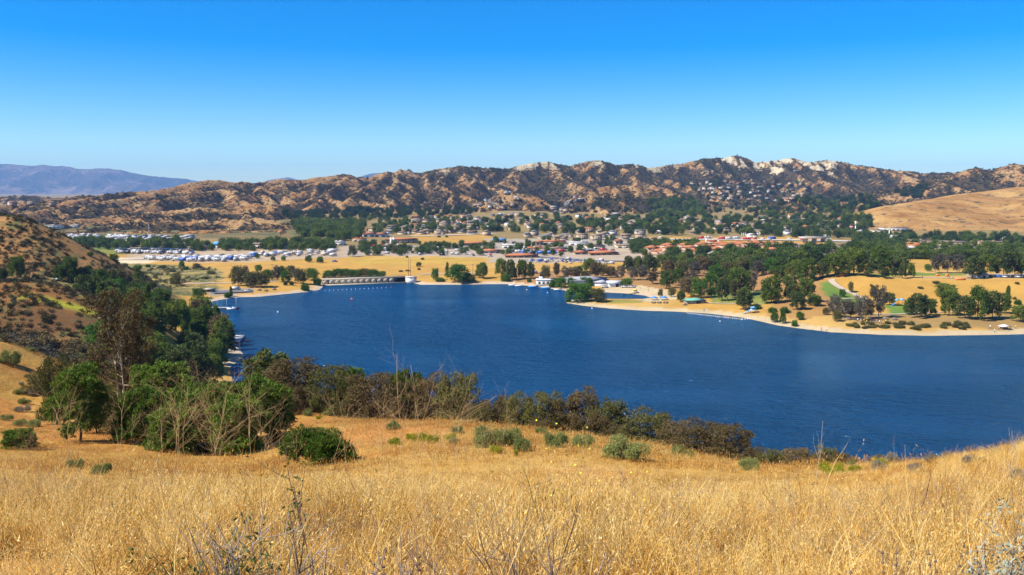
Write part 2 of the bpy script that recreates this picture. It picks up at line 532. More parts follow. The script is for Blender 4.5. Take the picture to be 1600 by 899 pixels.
def ground_material(name, fine=3.0, mott=0.35):
    t = NT(name)
    p = t.pos()
    c = t.attr('tint').outputs['Color']
    sc = t.attr('scrub').outputs['Fac']
    n1 = t.noise(0.06, 5, 0.6, p); n2 = t.noise(0.9, 4, 0.6, p); n3 = t.noise(fine * 2.2, 3, 0.6, p)
    v = t.math('ADD', t.math('MULTIPLY', n1, 0.7), t.math('ADD', t.math('MULTIPLY', n2, 0.5), t.math('MULTIPLY', n3, 0.3)))
    c2 = t.mix(1.0, c, t.ramp(v, [(0.35, 0.62), (0.6, 0.95), (0.95, 1.3)]), 'MULTIPLY')
    # low scrub and weeds where the ground carries them
    m = t.math('ADD', t.math('MULTIPLY', t.noise(0.33, 5, 0.65, p), 0.65), t.math('MULTIPLY', t.noise(0.05, 3, 0.5, p), 0.4))
    m = t.math('ADD', m, t.math('MULTIPLY', sc, 0.45))
    m = t.ramp(m, [(0.66, 0.0), (0.76, 1.0)])
    m = t.math('MULTIPLY', m, t.math('MINIMUM', t.math('MULTIPLY', sc, 3.0), 1.0))
    green = t.ramp(t.noise(0.11, 3, 0.6, p), [(0.35, (0.085, 0.07, 0.032)), (0.5, (0.075, 0.085, 0.03)), (0.68, (0.13, 0.135, 0.04))])
    c3 = t.mix(m, c2, green)
    return t.finish(c3, 0.95, 0.1, t.bump(t.math('ADD', n2, t.math('MULTIPLY', m, 0.6)), 0.6, 0.35))

M_ground = ground_material('dry_ground')
PXG, PYG = project(GX, GY, GZ)

GOLD = np.array((0.35, 0.20, 0.042)); PALE = np.array((0.39, 0.25, 0.08)); ORANGE = np.array((0.31, 0.14, 0.032))
OLIVE = np.array((0.20, 0.165, 0.055)); LAWN = np.array((0.085, 0.15, 0.025)); SAND = np.array((0.37, 0.29, 0.165)); DIRT = np.array((0.20, 0.105, 0.045))
BROWN = np.array((0.125, 0.062, 0.025)); PAVE = np.array((0.28, 0.245, 0.20)); MUSTARD = np.array((0.27, 0.24, 0.03)); TOWN = np.array((0.125, 0.11, 0.052))

tint = np.empty(GX.shape + (3,)); tint[:] = GOLD
scrub = np.zeros(GX.shape)
bn = fbm(GX / 70, GY / 45, 4, 51)
tint = lerp3(tint, PALE, sstep(0.5, 0.72, bn) * 0.7)
# near hillside: orange dry grass and soil, greener hollow
near = GY < 240
tint[near] = ORANGE * 1.1
tint = lerp3(tint, GOLD, near * sstep(0.40, 0.6, fbm(GX / 9, GY / 9, 4, 52)) * 0.9)
tint = lerp3(tint, PALE, near * sstep(0.55, 0.75, fbm(GX / 14, GY / 14, 4, 53)) * 0.6)
tint = lerp3(tint, BROWN, near * sstep(0.60, 0.78, fbm(GX / 6, GY / 6, 3, 54)) * 0.5)
WN1 = fbm(GX / 22, GY / 22, 4, 60); SPK = fbm(GX / 5, GY / 5, 3, 61)
def paint(poly, col, amt=1.0, y0=250, y1=1e9, scr=None, wob=3.0, speck=None):
    """a ground cover area, outlined by surveyed directions, between two distances"""
    global tint
    w = 3 * wob * (WN1 - .5)
    m = in_poly(PXG + 2.5 * w, PYG + w * 0.45, poly) & (GY > y0) & (GY < y1)
    f = m * amt * (1 if speck is None else sstep(speck - .08, speck + .08, SPK))
    tint = lerp3(tint, col, f)
    if scr is not None:
        scrub[m] = scr
far_town = (GY > 860)
tint = lerp3(tint, TOWN, far_town * 0.7)
# wash of scrub beyond the left bank
paint([(-200, 470), (-200, 408), (110, 408), (240, 412), (330, 418), (350, 425), (345, 455), (300, 462)], OLIVE * 1.15, 0.75, 300, scr=0.42)
paint([(120, 406), (240, 402), (240, 411), (130, 412)], (0.50, 0.40, 0.25), 0.9, 500)
paint([(130, 402), (560, 402), (560, 396), (130, 396)], GOLD * 0.9, 0.9, 500, scr=0.1)
paint([(200, 386), (560, 386), (560, 402), (330, 411), (200, 407)], PAVE, 0.6, 500)
paint([(80, 387), (200, 387), (200, 398), (90, 398)], LAWN * 0.9, 0.7, 500)
paint([(280, 441), (470, 441), (470, 446), (280, 446)], GOLD, 1, 400)
paint([(320, 453), (400, 452), (395, 458), (330, 462)], (0.20, 0.18, 0.16), 1, 400)
paint([(540, 402), (780, 402), (780, 411), (560, 414)], MUSTARD * 0.6 + GOLD * 0.55, 0.6, 500, scr=0.15, speck=.42)
paint([(640, 366), (770, 364), (770, 380), (650, 380)], GOLD, 0.9, 800)
paint([(760, 374), (1040, 374), (1040, 412), (760, 410)], PAVE, 0.75, 600)
paint([(1000, 370), (1300, 371), (1300, 383), (1000, 380)], GOLD * 1.05, 1.0, 800)
paint([(540, 385), (770, 382), (770, 402), (540, 400)], PAVE, 0.8, 600)
paint([(60, 340), (500, 338), (500, 373), (60, 374)], np.array((.21, .125, .05)), 0.85, 900, scr=.5)
# park on the right bank
paint([(790, 425), (1290, 415), (1290, 450), (1150, 470), (1040, 452), (880, 447), (790, 441)], DIRT * 1.1, 0.75, 400)
paint([(900, 410), (1080, 410), (1080, 422), (900, 424)], GOLD, 0.8, 500)
paint([(940, 448), (1000, 446), (1046, 455), (1062, 466), (1020, 471), (985, 470), (1010, 466), (990, 458), (945, 457)], SAND, 1.0, 400, wob=1)
paint([(950, 468), (1005, 469), (1000, 474), (955, 474)], LAWN * 0.7 + GOLD * 0.3, 0.8, 400)
paint([(1100, 458), (1200, 455), (1215, 475), (1120, 474)], LAWN * 0.8 + OLIVE * 0.2, 0.8, 380)
paint([(1200, 447), (1300, 437), (1340, 465), (1345, 480), (1260, 500), (1200, 495)], DIRT * 0.7 + GOLD * 0.35, 0.9, 360)
paint([(1283, 444), (1300, 438), (1308, 444), (1316, 455), (1345, 468), (1338, 478), (1300, 470), (1282, 458)], LAWN, 0.95, 360)
paint([(1378, 476), (1425, 476), (1422, 494), (1385, 492)], LAWN, 0.95, 330)
paint([(1330, 490), (1600, 492), (1600, 516), (1330, 508)], DIRT * 0.6 + OLIVE * 0.5, 0.85, 330)
paint([(1300, 437), (1600, 436), (1600, 470), (1440, 468), (1345, 467)], GOLD, 1.0, 380)
paint([(1415, 427), (1515, 428), (1515, 431.5), (1415, 431)], LAWN, 0.9, 380)
paint([(1330, 428), (1415, 429), (1415, 432), (1330, 432)], LAWN * 1.1, 0.9, 380)
paint([(1515, 428), (1700, 428), (1700, 434), (1515, 434)], PAVE, 0.9, 380)
# left hill, brown ridge
lhm = sstep(18, 24, GZ) * (GY > 345) * (GY < 560) * (GX < -150)
tint = lerp3(tint, np.array((0.25, 0.125, 0.042)), lhm * 0.95)
scrub[lhm > .5] = 0.30
brm = (GY > 235) * (GY < 345) * (GX < -100) * sstep(10, 16, GZ)
tint = lerp3(tint, BROWN * 0.8, brm * 0.95)
tint = lerp3(tint, ORANGE * 0.8, brm * sstep(0.5, 0.7, fbm(GX / 12, GY / 12, 3, 57)) * 0.4)
scrub[brm > .5] = 0.28
paint([(30, 455), (60, 458), (120, 476), (165, 490), (150, 492), (90, 476), (30, 462)], np.array((.25, .26, .02)), 0.95, 225, 345, scr=0.0, wob=5, speck=.38)
paint([(80, 447), (130, 458), (150, 470), (140, 476), (90, 462)], MUSTARD * 0.7 + OLIVE * 0.4, 0.7, 225, 345, scr=0.2, wob=6, speck=.55)
# shore strips
shore = (SDL > -4) & (SDL < 4.5) & (GY > 300)
tint[shore] = (0.38, 0.29, 0.19)
beach_side = (GX > 25) & (GY < 500) & (GY > 300)
tint[(SDL > -4) & (SDL < 5.5) & beach_side] = SAND
scrub[(SDL < 10)] = 0

def sub_grid(name, r0, r1, label):
    sl_ = slice(r0, r1)
    v = np.stack([GX[sl_], GY[sl_], GZ[sl_]], -1).reshape(-1, 3)
    f = grid_faces(r1 - r0, len(gx))
    me = mesh_np(name, v, f, [M_ground], smooth=True, attrs={'tint': tint[sl_].reshape(-1, 3), 'scrub': scrub[sl_].ravel()})
    o = link(name, me); tag(o, label, kind='structure')
    return o
ROW = int(np.searchsorted(gy, 240))
sub_grid('hillside', 0, ROW + 1, 'golden dry hillside dropping from the viewer to the lake')
sub_grid('valley_ground', ROW, len(gy), 'valley floor and lake banks of dry grass and sand')

# ---- scrub hills
gzh, gxh = np.gradient(HZ, hy[1] - hy[0], hx[1] - hx[0])
steep = np.hypot(gzh, gxh)
hpx, hpy = project(HX, HY, HZ)
n_a = fbm(HX / 60, HY / 60, 4, 71); n_b = fbm(HX / 17, HY / 17, 3, 72)
def blur(A, r):
    B = np.zeros_like(A); n = 0
    for dy in range(-r, r + 1, 2):
        for dx in range(-r, r + 1, 2): B += np.roll(np.roll(A, dy, 0), dx, 1); n += 1
    return B / n
conv = np.clip(HZ - blur(HZ, 8), -6, 6)
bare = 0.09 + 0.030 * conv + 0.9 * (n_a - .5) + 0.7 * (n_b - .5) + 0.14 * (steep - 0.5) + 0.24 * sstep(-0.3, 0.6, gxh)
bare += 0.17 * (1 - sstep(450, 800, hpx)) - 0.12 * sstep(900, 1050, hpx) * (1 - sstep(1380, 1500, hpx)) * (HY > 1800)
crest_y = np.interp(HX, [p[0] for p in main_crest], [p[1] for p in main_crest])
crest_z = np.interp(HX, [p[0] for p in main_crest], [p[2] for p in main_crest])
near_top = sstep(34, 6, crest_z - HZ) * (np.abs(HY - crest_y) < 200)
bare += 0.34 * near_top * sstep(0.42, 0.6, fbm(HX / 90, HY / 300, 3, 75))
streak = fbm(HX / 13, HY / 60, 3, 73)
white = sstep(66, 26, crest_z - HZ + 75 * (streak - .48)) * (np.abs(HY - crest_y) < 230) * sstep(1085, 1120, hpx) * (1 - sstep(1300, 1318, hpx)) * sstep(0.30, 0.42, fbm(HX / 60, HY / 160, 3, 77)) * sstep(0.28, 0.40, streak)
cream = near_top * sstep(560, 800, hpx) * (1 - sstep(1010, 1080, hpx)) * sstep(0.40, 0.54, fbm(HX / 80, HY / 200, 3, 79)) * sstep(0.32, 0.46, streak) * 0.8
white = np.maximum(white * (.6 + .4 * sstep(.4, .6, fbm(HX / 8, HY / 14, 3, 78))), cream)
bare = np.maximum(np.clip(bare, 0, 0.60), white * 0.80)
M_hill = None
def hill_material(name, scale=1.0, scr=(0.040, 0.034, 0.017), scr2=(0.075, 0.053, 0.025), tan1=(0.37, 0.235, 0.10), tan2=(0.31, 0.155, 0.052)):
    t = NT(name); p = t.pos()
    b = t.attr('bare').outputs['Fac']; w = t.attr('white').outputs['Fac']
    n1 = t.noise(0.16 * scale, 5, 0.65, p); n2 = t.noise(0.03 * scale, 4, 0.6, p); n3 = t.noise(0.5 * scale, 3, 0.6, p)
    f = t.math('ADD', b, t.math('MULTIPLY', t.math('SUBTRACT', n1, 0.5), 1.9))
    f = t.math('ADD', f, t.math('MULTIPLY', t.math('SUBTRACT', n3, 0.5), 0.7))
    f = t.ramp(f, [(0.40, 0.0), (0.52, 1.0)])
    tan = t.mix(t.ramp(n2, [(0.4, 0.0), (0.62, 1.0)]), tan1, tan2)
    tan = t.mix(w, tan, (0.50, 0.43, 0.28))
    sc = t.mix(t.ramp(n2, [(0.42, 0.0), (0.6, 1.0)]), scr, scr2)
    c = t.mix(f, sc, tan)
    c = t.mix(1.0, c, t.ramp(n3, [(0.3, 0.7), (0.7, 1.2)]), 'MULTIPLY')
    return t.finish(c, 0.95, 0.05, t.bump(t.math('SUBTRACT', t.math('MULTIPLY', n1, 1.0), t.math('MULTIPLY', f, 0.35)), 1.0, 5.0 / scale))
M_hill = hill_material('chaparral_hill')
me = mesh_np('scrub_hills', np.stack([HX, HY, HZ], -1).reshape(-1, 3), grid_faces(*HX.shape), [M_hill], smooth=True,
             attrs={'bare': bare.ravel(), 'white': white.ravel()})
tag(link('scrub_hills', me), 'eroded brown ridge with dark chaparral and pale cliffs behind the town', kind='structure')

# ---- golden hill
t = NT('golden_hill_grass'); p = t.pos()
n1 = t.noise(0.012, 4, 0.6, p, 0.6); n2 = t.noise(0.12, 5, 0.65, p); n3 = t.noise(0.035, 4, 0.6, p)
c = t.ramp(n1, [(0.34, (0.20, 0.095, 0.03)), (0.48, (0.34, 0.18, 0.052)), (0.62, (0.42, 0.255, 0.085))])  # grass tones spread wide to stand in for shading the smooth folds lack
c = t.mix(t.ramp(n3, [(0.48, 0.0), (0.66, 0.6)]), c, (0.23, 0.12, 0.05))
c = t.mix(1.0, c, t.ramp(n2, [(0.3, 0.72), (0.7, 1.15)]), 'MULTIPLY')
c = t.mix(t.ramp(t.math('ADD', n2, t.math('MULTIPLY', n3, 0.4)), [(0.77, 0.0), (0.83, 1.0)]), c, (0.07, 0.06, 0.03))
M_gold = t.finish(c, 0.95, 0.05, t.bump(n2, 0.8, 1.0))
me = mesh_np('golden_hill', np.stack([SX, SY, SZ], -1).reshape(-1, 3), grid_faces(*SX.shape), [M_gold], smooth=True)
tag(link('golden_hill', me), 'smooth golden grass hill rising right of the town', kind='structure')

# ---- blue mountains far away
dx_ = np.linspace(-10300, 3700, 440); dy_ = np.linspace(11200, 14900, 180)
DX, DY = np.meshgrid(dx_, dy_)
far_crest = ridge_pts([(-300, 262, 13000), (-100, 259, 13000), (-30, 257, 13000), (10, 256, 13000), (45, 259, 13000), (75, 258, 13000), (100, 260, 13000), (130, 264, 13000), (165, 263, 13000), (190, 266, 13000), (215, 272, 13000), (250, 275, 13000), (280, 278, 13000),
    (300, 282, 13000), (340, 288, 13200), (380, 291, 13200), (425, 281, 13200), (450, 277, 13200), (465, 280, 13200), (500, 284, 13200), (560, 279, 13200), (580, 271.5, 13200), (600, 270, 13200), (640, 282, 13200), (800, 285, 13200), (1000, 290, 13200), (1180, 296, 13200)])
far_low = ridge_pts([(-300, 300, 12200), (-60, 302, 12200), (20, 304, 12200), (60, 300, 12200), (100, 306, 12200), (150, 312, 12200)])
h = np.full(DX.shape, -80.0)
wx = DX + 340 * (fbm(DX / 1200, DY / 1200, 3, 81) - .5); wy = DY + 340 * (fbm(DX / 1200, DY / 1200, 3, 82) - .5)
rr = random.Random(9)
for crest, sp in ((far_crest, 210), (far_low, 180)):
    h = np.maximum(h, tent(DX, DY, crest, 0.33))
    cx = [p[0] for p in crest]; cy = [p[1] for p in crest]; cz = [p[2] for p in crest]
    xs = cx[0]
    while xs < cx[-1]:
        yc = np.interp(xs, cx, cy); zc = np.interp(xs, cx, cz) - rr.uniform(0, 12); l = rr.uniform(900, 1700); k = rr.uniform(-0.5, 0.4)
        pts = [(xs + k * l * i / 5 + rr.uniform(-40, 40) * (i > 0), yc - l * i / 5, zc + (20 - zc) * (i / 5) ** 1.1 + (rr.uniform(-14, 14) if 0 < i < 5 else 0)) for i in range(6)]
        h = np.maximum(h, tent(wx, wy, pts, 0.42))
        xs += sp * rr.uniform(0.6, 1.5)
h = h - 34 * sstep(60, 180, h) * (1 - fbm(wx / 190, wy / 420, 3, 83, ridged=True)) + 10 * sstep(60, 180, h)
bare_f = np.clip(0.34 + 1.0 * (fbm(DX / 300, DY / 300, 4, 84) - .5) + 0.3 * (1 - sstep(60, 170, h)), 0, 1)
M_far = hill_material('mountain_chaparral', 0.12, scr=(0.05, 0.06, 0.05), scr2=(0.075, 0.075, 0.06), tan1=(0.22, 0.17, 0.12), tan2=(0.16, 0.125, 0.09))
me = mesh_np('distant_mountains', np.stack([DX, DY, h], -1).reshape(-1, 3), grid_faces(*DX.shape), [M_far], smooth=True,
             attrs={'bare': bare_f.ravel(), 'white': np.zeros(h.size)})
tag(link('distant_mountains', me), 'hazy blue mountains far beyond the ridge on the left', kind='structure')

# ---- lake
t = NT('lake_water'); p = t.pos()
mp = t.n('Mapping'); t.put(mp.inputs['Vector'], p); mp.inputs['Scale'].default_value = (0.55, 1.0, 1.0); mp.inputs['Rotation'].default_value = (0, 0, R(14))
w1 = t.noise(0.9, 3, 0.6, mp.outputs[0], 0.3); w2 = t.noise(0.28, 2, 0.5, mp.outputs[0], 0.2); w3 = t.noise(2.6, 2, 0.5, mp.outputs[0])
gust = t.noise(0.018, 3, 0.55, mp.outputs[0], 0.5)
hgt = t.math('ADD', t.math('MULTIPLY', w1, 1.0), t.math('ADD', t.math('MULTIPLY', w2, 1.3), t.math('MULTIPLY', w3, 0.35)))
hgt = t.math('MULTIPLY', hgt, t.ramp(gust, [(0.32, 0.45), (0.68, 1.35)]))
nrm = t.bump(hgt, 1.0, 2.0)
d = t.n('BsdfDiffuse'); d.inputs['Color'].default_value = (0.002, 0.043, 0.118, 1)      # light scattered back by the deep water
g = t.n('BsdfGlossy'); g.inputs['Color'].default_value = (0.42, 0.78, 1.0, 1); g.inputs['Roughness'].default_value = 0.09
t.put(g.inputs['Normal'], nrm); t.put(d.inputs['Normal'], nrm)
fr = t.n('Fresnel'); fr.inputs['IOR'].default_value = 1.333; t.put(fr.inputs['Normal'], nrm)
mx = t.n('MixShader'); t.put(mx.inputs[0], t.math('MINIMUM', fr.outputs[0], 0.75)); t.put(mx.inputs[1], d); t.put(mx.inputs[2], g)
t.put(t.out.inputs['Surface'], mx)
M_water = t.m
nx, ny = 40, 40
WX, WY = np.meshgrid(np.linspace(-330, 440, nx), np.linspace(118, 690, ny))
me = mesh_np('lake', np.stack([WX, WY, np.zeros_like(WX)], -1).reshape(-1, 3), grid_faces(ny, nx), [M_water], smooth=True)
tag(link('lake', me), 'deep blue rippled lake filling the valley', kind='structure')
# ------------------------------------------------------------------ plants: materials and generators
def foliage_mat(name, c1, c2, transl=0.25, c3=None, warm=False):
    t = NT(name)
    oi = t.n('ObjectInfo').outputs['Random']
    tc = t.n('TexCoord').outputs['Object']
    n = t.noise(2.2, 3, 0.6, tc)
    f = t.math('ADD', t.math('MULTIPLY', oi, 0.6), t.math('MULTIPLY', t.math('SUBTRACT', n, 0.5), 1.3), True)
    c = t.ramp(f, [(0.0, c1), (0.75, c2)] if c3 is None else [(0.0, c1), (0.5, c2), (0.95, c3)])
    d = t.n('BsdfDiffuse'); t.put(d.inputs['Color'], c)
    if transl:
        tr = t.n('BsdfTranslucent'); t.put(tr.inputs['Color'], c if warm else t.mix(0.45, c, (0.13, 0.16, 0.025)))
        mx = t.n('MixShader'); mx.inputs[0].default_value = transl
        t.put(mx.inputs[1], d); t.put(mx.inputs[2], tr); d = mx
    t.put(t.out.inputs['Surface'], d)
    return t.m
def plain_mat(name, c, rough=0.7, spec=0.3, var=0.0, scale=1.0, metal=0.0):
    t = NT(name)
    col = c
    if var:
        n = t.noise(scale, 4, 0.6, t.n('TexCoord').outputs['Object'])
        col = t.mix(1.0, (*c, 1), t.ramp(n, [(0.3, 1 - var), (0.7, 1 + var)]), 'MULTIPLY')
    return t.finish(col, rough, spec, None, metal)
M_bark = plain_mat('bark', (0.10, 0.075, 0.055), 0.9, 0.1, 0.35, 6)
M_barkpale = plain_mat('pale_bark', (0.42, 0.37, 0.30), 0.85, 0.1, 0.35, 5)
M_deadwood = plain_mat('dead_wood', (0.40, 0.31, 0.20), 0.9, 0.1, 0.3, 9)
M_drystalk = plain_mat('dry_stalk', (0.50, 0.335, 0.155), 0.8, 0.15, 0.3, 8)
M_darktwig = plain_mat('dark_twig', (0.15, 0.11, 0.085), 0.9, 0.1, 0.4, 12)
M_pine = foliage_mat('pine_needles', (0.055, 0.105, 0.014), (0.14, 0.22, 0.032), 0.28)
M_pinedark = foliage_mat('dark_pine_needles', (0.072, 0.118, 0.018), (0.20, 0.245, 0.042), 0.36)
M_pineolive = foliage_mat('olive_pine_needles', (0.055, 0.080, 0.022), (0.115, 0.13, 0.036), 0.15)
M_green = foliage_mat('green_leaves', (0.040, 0.10, 0.014), (0.10, 0.20, 0.028), 0.3)
M_olive = foliage_mat('olive_leaves', (0.082, 0.082, 0.028), (0.175, 0.16, 0.052), 0.22)
M_brown = foliage_mat('brown_olive_leaves', (0.098, 0.074, 0.033), (0.20, 0.148, 0.064), 0.18, None, True)
M_grey = foliage_mat('grey_leaves', (0.075, 0.070, 0.050), (0.135, 0.12, 0.085), 0.15, None, True)
M_oak = foliage_mat('oak_leaves', (0.024, 0.042, 0.015), (0.055, 0.078, 0.024), 0.15)
M_sage = foliage_mat('sage_leaves', (0.17, 0.20, 0.058), (0.31, 0.325, 0.11), 0.3)
M_mustard = foliage_mat('mustard_leaves', (0.26, 0.27, 0.02), (0.42, 0.40, 0.035), 0.3)
M_greybush = foliage_mat('grey_sage_leaves', (0.19, 0.165, 0.115), (0.31, 0.27, 0.19), 0.15, None, True)
M_town = foliage_mat('town_tree_leaves', (0.040, 0.068, 0.020), (0.095, 0.14, 0.032), 0.28, (0.21, 0.21, 0.065))

def leaf_quads(c, axis, L, W, rg):
    n = len(c)
    a = axis / (np.linalg.norm(axis, axis=1, keepdims=True) + 1e-9)
    r = rg.normal(size=(n, 3)); b = np.cross(a, r); b /= (np.linalg.norm(b, axis=1, keepdims=True) + 1e-9)
    L = np.broadcast_to(L, (n,))[:, None]; W = np.broadcast_to(W, (n,))[:, None]
    v = np.stack([c - a * L * .5, c + b * W * .5, c + a * L * .5, c - b * W * .5], 1).reshape(-1, 3)
    f = np.arange(4 * n).reshape(-1, 4)
    return v, f

def tube(pts, rad, sides=5):
    pts = np.asarray(pts, float); n = len(pts)
    rad = np.broadcast_to(rad, (n,))
    t = np.gradient(pts, axis=0); t /= (np.linalg.norm(t, axis=1, keepdims=True) + 1e-9)
    ref = np.where(np.abs(t[:, 2:3]) > 0.9, np.array([[1., 0, 0]]), np.array([[0., 0, 1.]]))
    u = np.cross(t, ref); u /= (np.linalg.norm(u, axis=1, keepdims=True) + 1e-9)
    w = np.cross(t, u)
    an = np.arange(sides) / sides * 2 * np.pi
    v = pts[:, None] + rad[:, None, None] * (u[:, None] * np.cos(an)[None, :, None] + w[:, None] * np.sin(an)[None, :, None])
    i = np.arange(n - 1)[:, None] * sides; j = np.arange(sides)[None]; j2 = (j + 1) % sides
    f = np.stack([i + j, i + j2, i + sides + j2, i + sides + j], -1).reshape(-1, 4)
    return v.reshape(-1, 3), f

class MB:
    """collects shapes into one mesh"""
    def __init__(s): s.v = []; s.f = []; s.m = []; s.n = 0
    def add(s, vf, mi=0):
        v, f = vf
        s.v.append(np.asarray(v, float)); s.f.append(np.asarray(f) + s.n); s.m.append(np.full(len(f), mi)); s.n += len(v)
        return s
    def box(s, c, d, mi=0, rz=0.0, taper=1.0):
        x, y, z = np.array(d) / 2.0
        v = np.array([(sx * x * (taper if sz > 0 else 1), sy * y * (taper if sz > 0 else 1), sz * z) for sz in (-1, 1) for sy in (-1, 1) for sx in (-1, 1)], float)
        if rz:
            cs, sn = math.cos(rz), math.sin(rz); v = np.stack([v[:, 0] * cs - v[:, 1] * sn, v[:, 0] * sn + v[:, 1] * cs, v[:, 2]], 1)
        f = np.array([(0, 2, 3, 1), (4, 5, 7, 6), (0, 1, 5, 4), (2, 6, 7, 3), (0, 4, 6, 2), (1, 3, 7, 5)])
        return s.add((v + np.array(c), f), mi)
    def cyl(s, c, r, h, mi=0, sides=10, r2=None):
        r2 = r if r2 is None else r2
        an = np.arange(sides) / sides * 2 * np.pi
        v = np.concatenate([np.stack([r * np.cos(an), r * np.sin(an), np.zeros(sides)], 1), np.stack([r2 * np.cos(an), r2 * np.sin(an), np.full(sides, h)], 1), [[0, 0, 0], [0, 0, h]]])
        q = [(i, (i + 1) % sides, sides + (i + 1) % sides, sides + i) for i in range(sides)]
        s.add((v + np.array(c), np.array(q)), mi)
        o = s.n - len(v)
        tt = [((i + 1) % sides, i, 2 * sides, 2 * sides) for i in range(sides)] + [(sides + i, sides + (i + 1) % sides, 2 * sides + 1, 2 * sides + 1) for i in range(sides)]
        tri = np.array([t_[:3] for t_ in tt])
        s.f.append(tri + o); s.m.append(np.full(len(tri), mi))
        return s
    def poly(s, v, f, mi=0):
        """mixed tris/quads"""
        v = np.asarray(v, float); s.v.append(v)
        for fc in f:
            s.f.append(np.array([fc]) + s.n); s.m.append(np.array([mi]))
        s.n += len(v); return s
    def mesh(s, name, mats, smooth=False):
        q = [f for f in s.f if f.shape[1] == 4]; t3 = [f for f in s.f if f.shape[1] == 3]
        qm = [m for f, m in zip(s.f, s.m) if f.shape[1] == 4]; tm = [m for f, m in zip(s.f, s.m) if f.shape[1] == 3]
        fl, ml = [], []
        if q: fl.append(np.concatenate(q)); ml.append(np.concatenate(qm))
        if t3: fl.append(np.concatenate(t3)); ml.append(np.concatenate(tm))
        return mesh_np(name, np.concatenate(s.v), fl, mats, np.concatenate(ml), smooth)

def lobes_for(kind, h, w, rg):
    L = []
    r = w / 2
    def ring(n, z0, z1, env, r0, r1, q0, q1, step=2.4):
        for k in range(n):
            z = h * (z0 + (z1 - z0) * (k + rg.uniform(0, 1)) / n); a = rg.uniform(-.5, .5) + step * k
            e = env(z / h) * r
            L.append(((math.cos(a) * e, math.sin(a) * e, z), r * rg.uniform(r0, r1), h * rg.uniform(q0, q1)))
    dome = lambda mid, half: (lambda t: math.sqrt(max(.05, 1 - ((t - mid) / half) ** 2)))
    if kind == 'pine':                     # rounded Mediterranean pine, several billowing heads
        L.append(((0, 0, h * .86), r * .34, h * .12)); L.append(((0, 0, h * .58), r * .45, h * .2))
        e = dome(.42, .62); ring(24, .20, .88, lambda t: e(t) * rg.uniform(.55, .80), .24, .36, .08, .12)
    elif kind == 'pinebush':               # foliage to the ground
        L.append(((0, 0, h * .82), r * .4, h * .15)); L.append(((0, 0, h * .45), r * .5, h * .3))
        e = dome(.22, .82); ring(28, .06, .86, lambda t: e(t) * rg.uniform(.55, .82), .22, .36, .09, .14)
    elif kind == 'cone':                   # upright pine
        for k in range(15):
            z = h * (.10 + .85 * k / 14.0); a = rg.uniform(0, 6.283) + 2.4 * k
            env = r * (1.05 - z / h) ** .7
            L.append(((math.cos(a) * env * .4, math.sin(a) * env * .4, z), env * .68 + .06 * r, h * .085))
    elif kind == 'broad':
        L.append(((0, 0, h * .80), r * .4, h * .14)); L.append(((0, 0, h * .5), r * .5, h * .22))
        e = dome(.45, .55); ring(20, .18, .86, lambda t: e(t) * rg.uniform(.5, .78), .26, .40, .09, .14)
    elif kind == 'euc':                    # airy, uneven heads on long limbs
        L.append(((0, 0, h * .6), r * .4, h * .2))
        e = dome(.58, .55); ring(20, .26, .95, lambda t: e(t) * rg.uniform(.25, .8), .22, .36, .06, .10)
    elif kind == 'shrubtree':              # dense, many-stemmed, foliage low down
        L.append(((0, 0, h * .66), r * .5, h * .22)); L.append(((0, 0, h * .35), r * .7, h * .25))
        e = dome(.35, .72); ring(22, .10, .92, lambda t: e(t) * rg.uniform(.42, .82), .24, .40, .08, .15)
    elif kind == 'bush':
        L.append(((0, 0, h * .42), r * .66, h * .45))
        for k in range(13):
            a = rg.uniform(0, 6.283) + k * 2.4; q = rg.uniform(.4, .72)
            L.append(((math.cos(a) * r * q, math.sin(a) * r * q, h * rg.uniform(.18, .62) * (1.15 - .55 * q)), r * rg.uniform(.24, .38), h * rg.uniform(.2, .32)))
    return L

def crown_geo(kind, h, w, ncl, nlf, size, rg, needle=False, droop=False):
    C, A = [], []
    ls = lobes_for(kind, h, w, rg)
    for (c, rx, rz) in ls:
        d = rg.normal(size=(ncl, 3)); d[:, 2] += 0.25
        d /= np.linalg.norm(d, axis=1, keepdims=True)
        rad = rg.uniform(.45, 1.03, (ncl, 1)) ** .8
        cc = np.array(c) + d * rad * np.array((rx, rx, rz))
        off = rg.normal(size=(ncl, nlf, 3)) * size * (0.75 if needle else 1.15)
        pos = cc[:, None] + off
        ax = (d[:, None] * (1.1 if needle else .3) + rg.normal(size=(ncl, nlf, 3)) * .8)
        if needle: ax[..., 2] += .5
        if droop: ax[..., 2] -= .8
        C.append(pos.reshape(-1, 3)); A.append(ax.reshape(-1, 3))
    C = np.concatenate(C); A = np.concatenate(A)
    C[:, 2] = np.maximum(C[:, 2], 0.03 * h)
    s = rg.uniform(.7, 1.3, len(C)) * size
    return leaf_quads(C, A, s * (2.1 if needle else 1.5), s * (0.72 if needle else .85), rg), ls

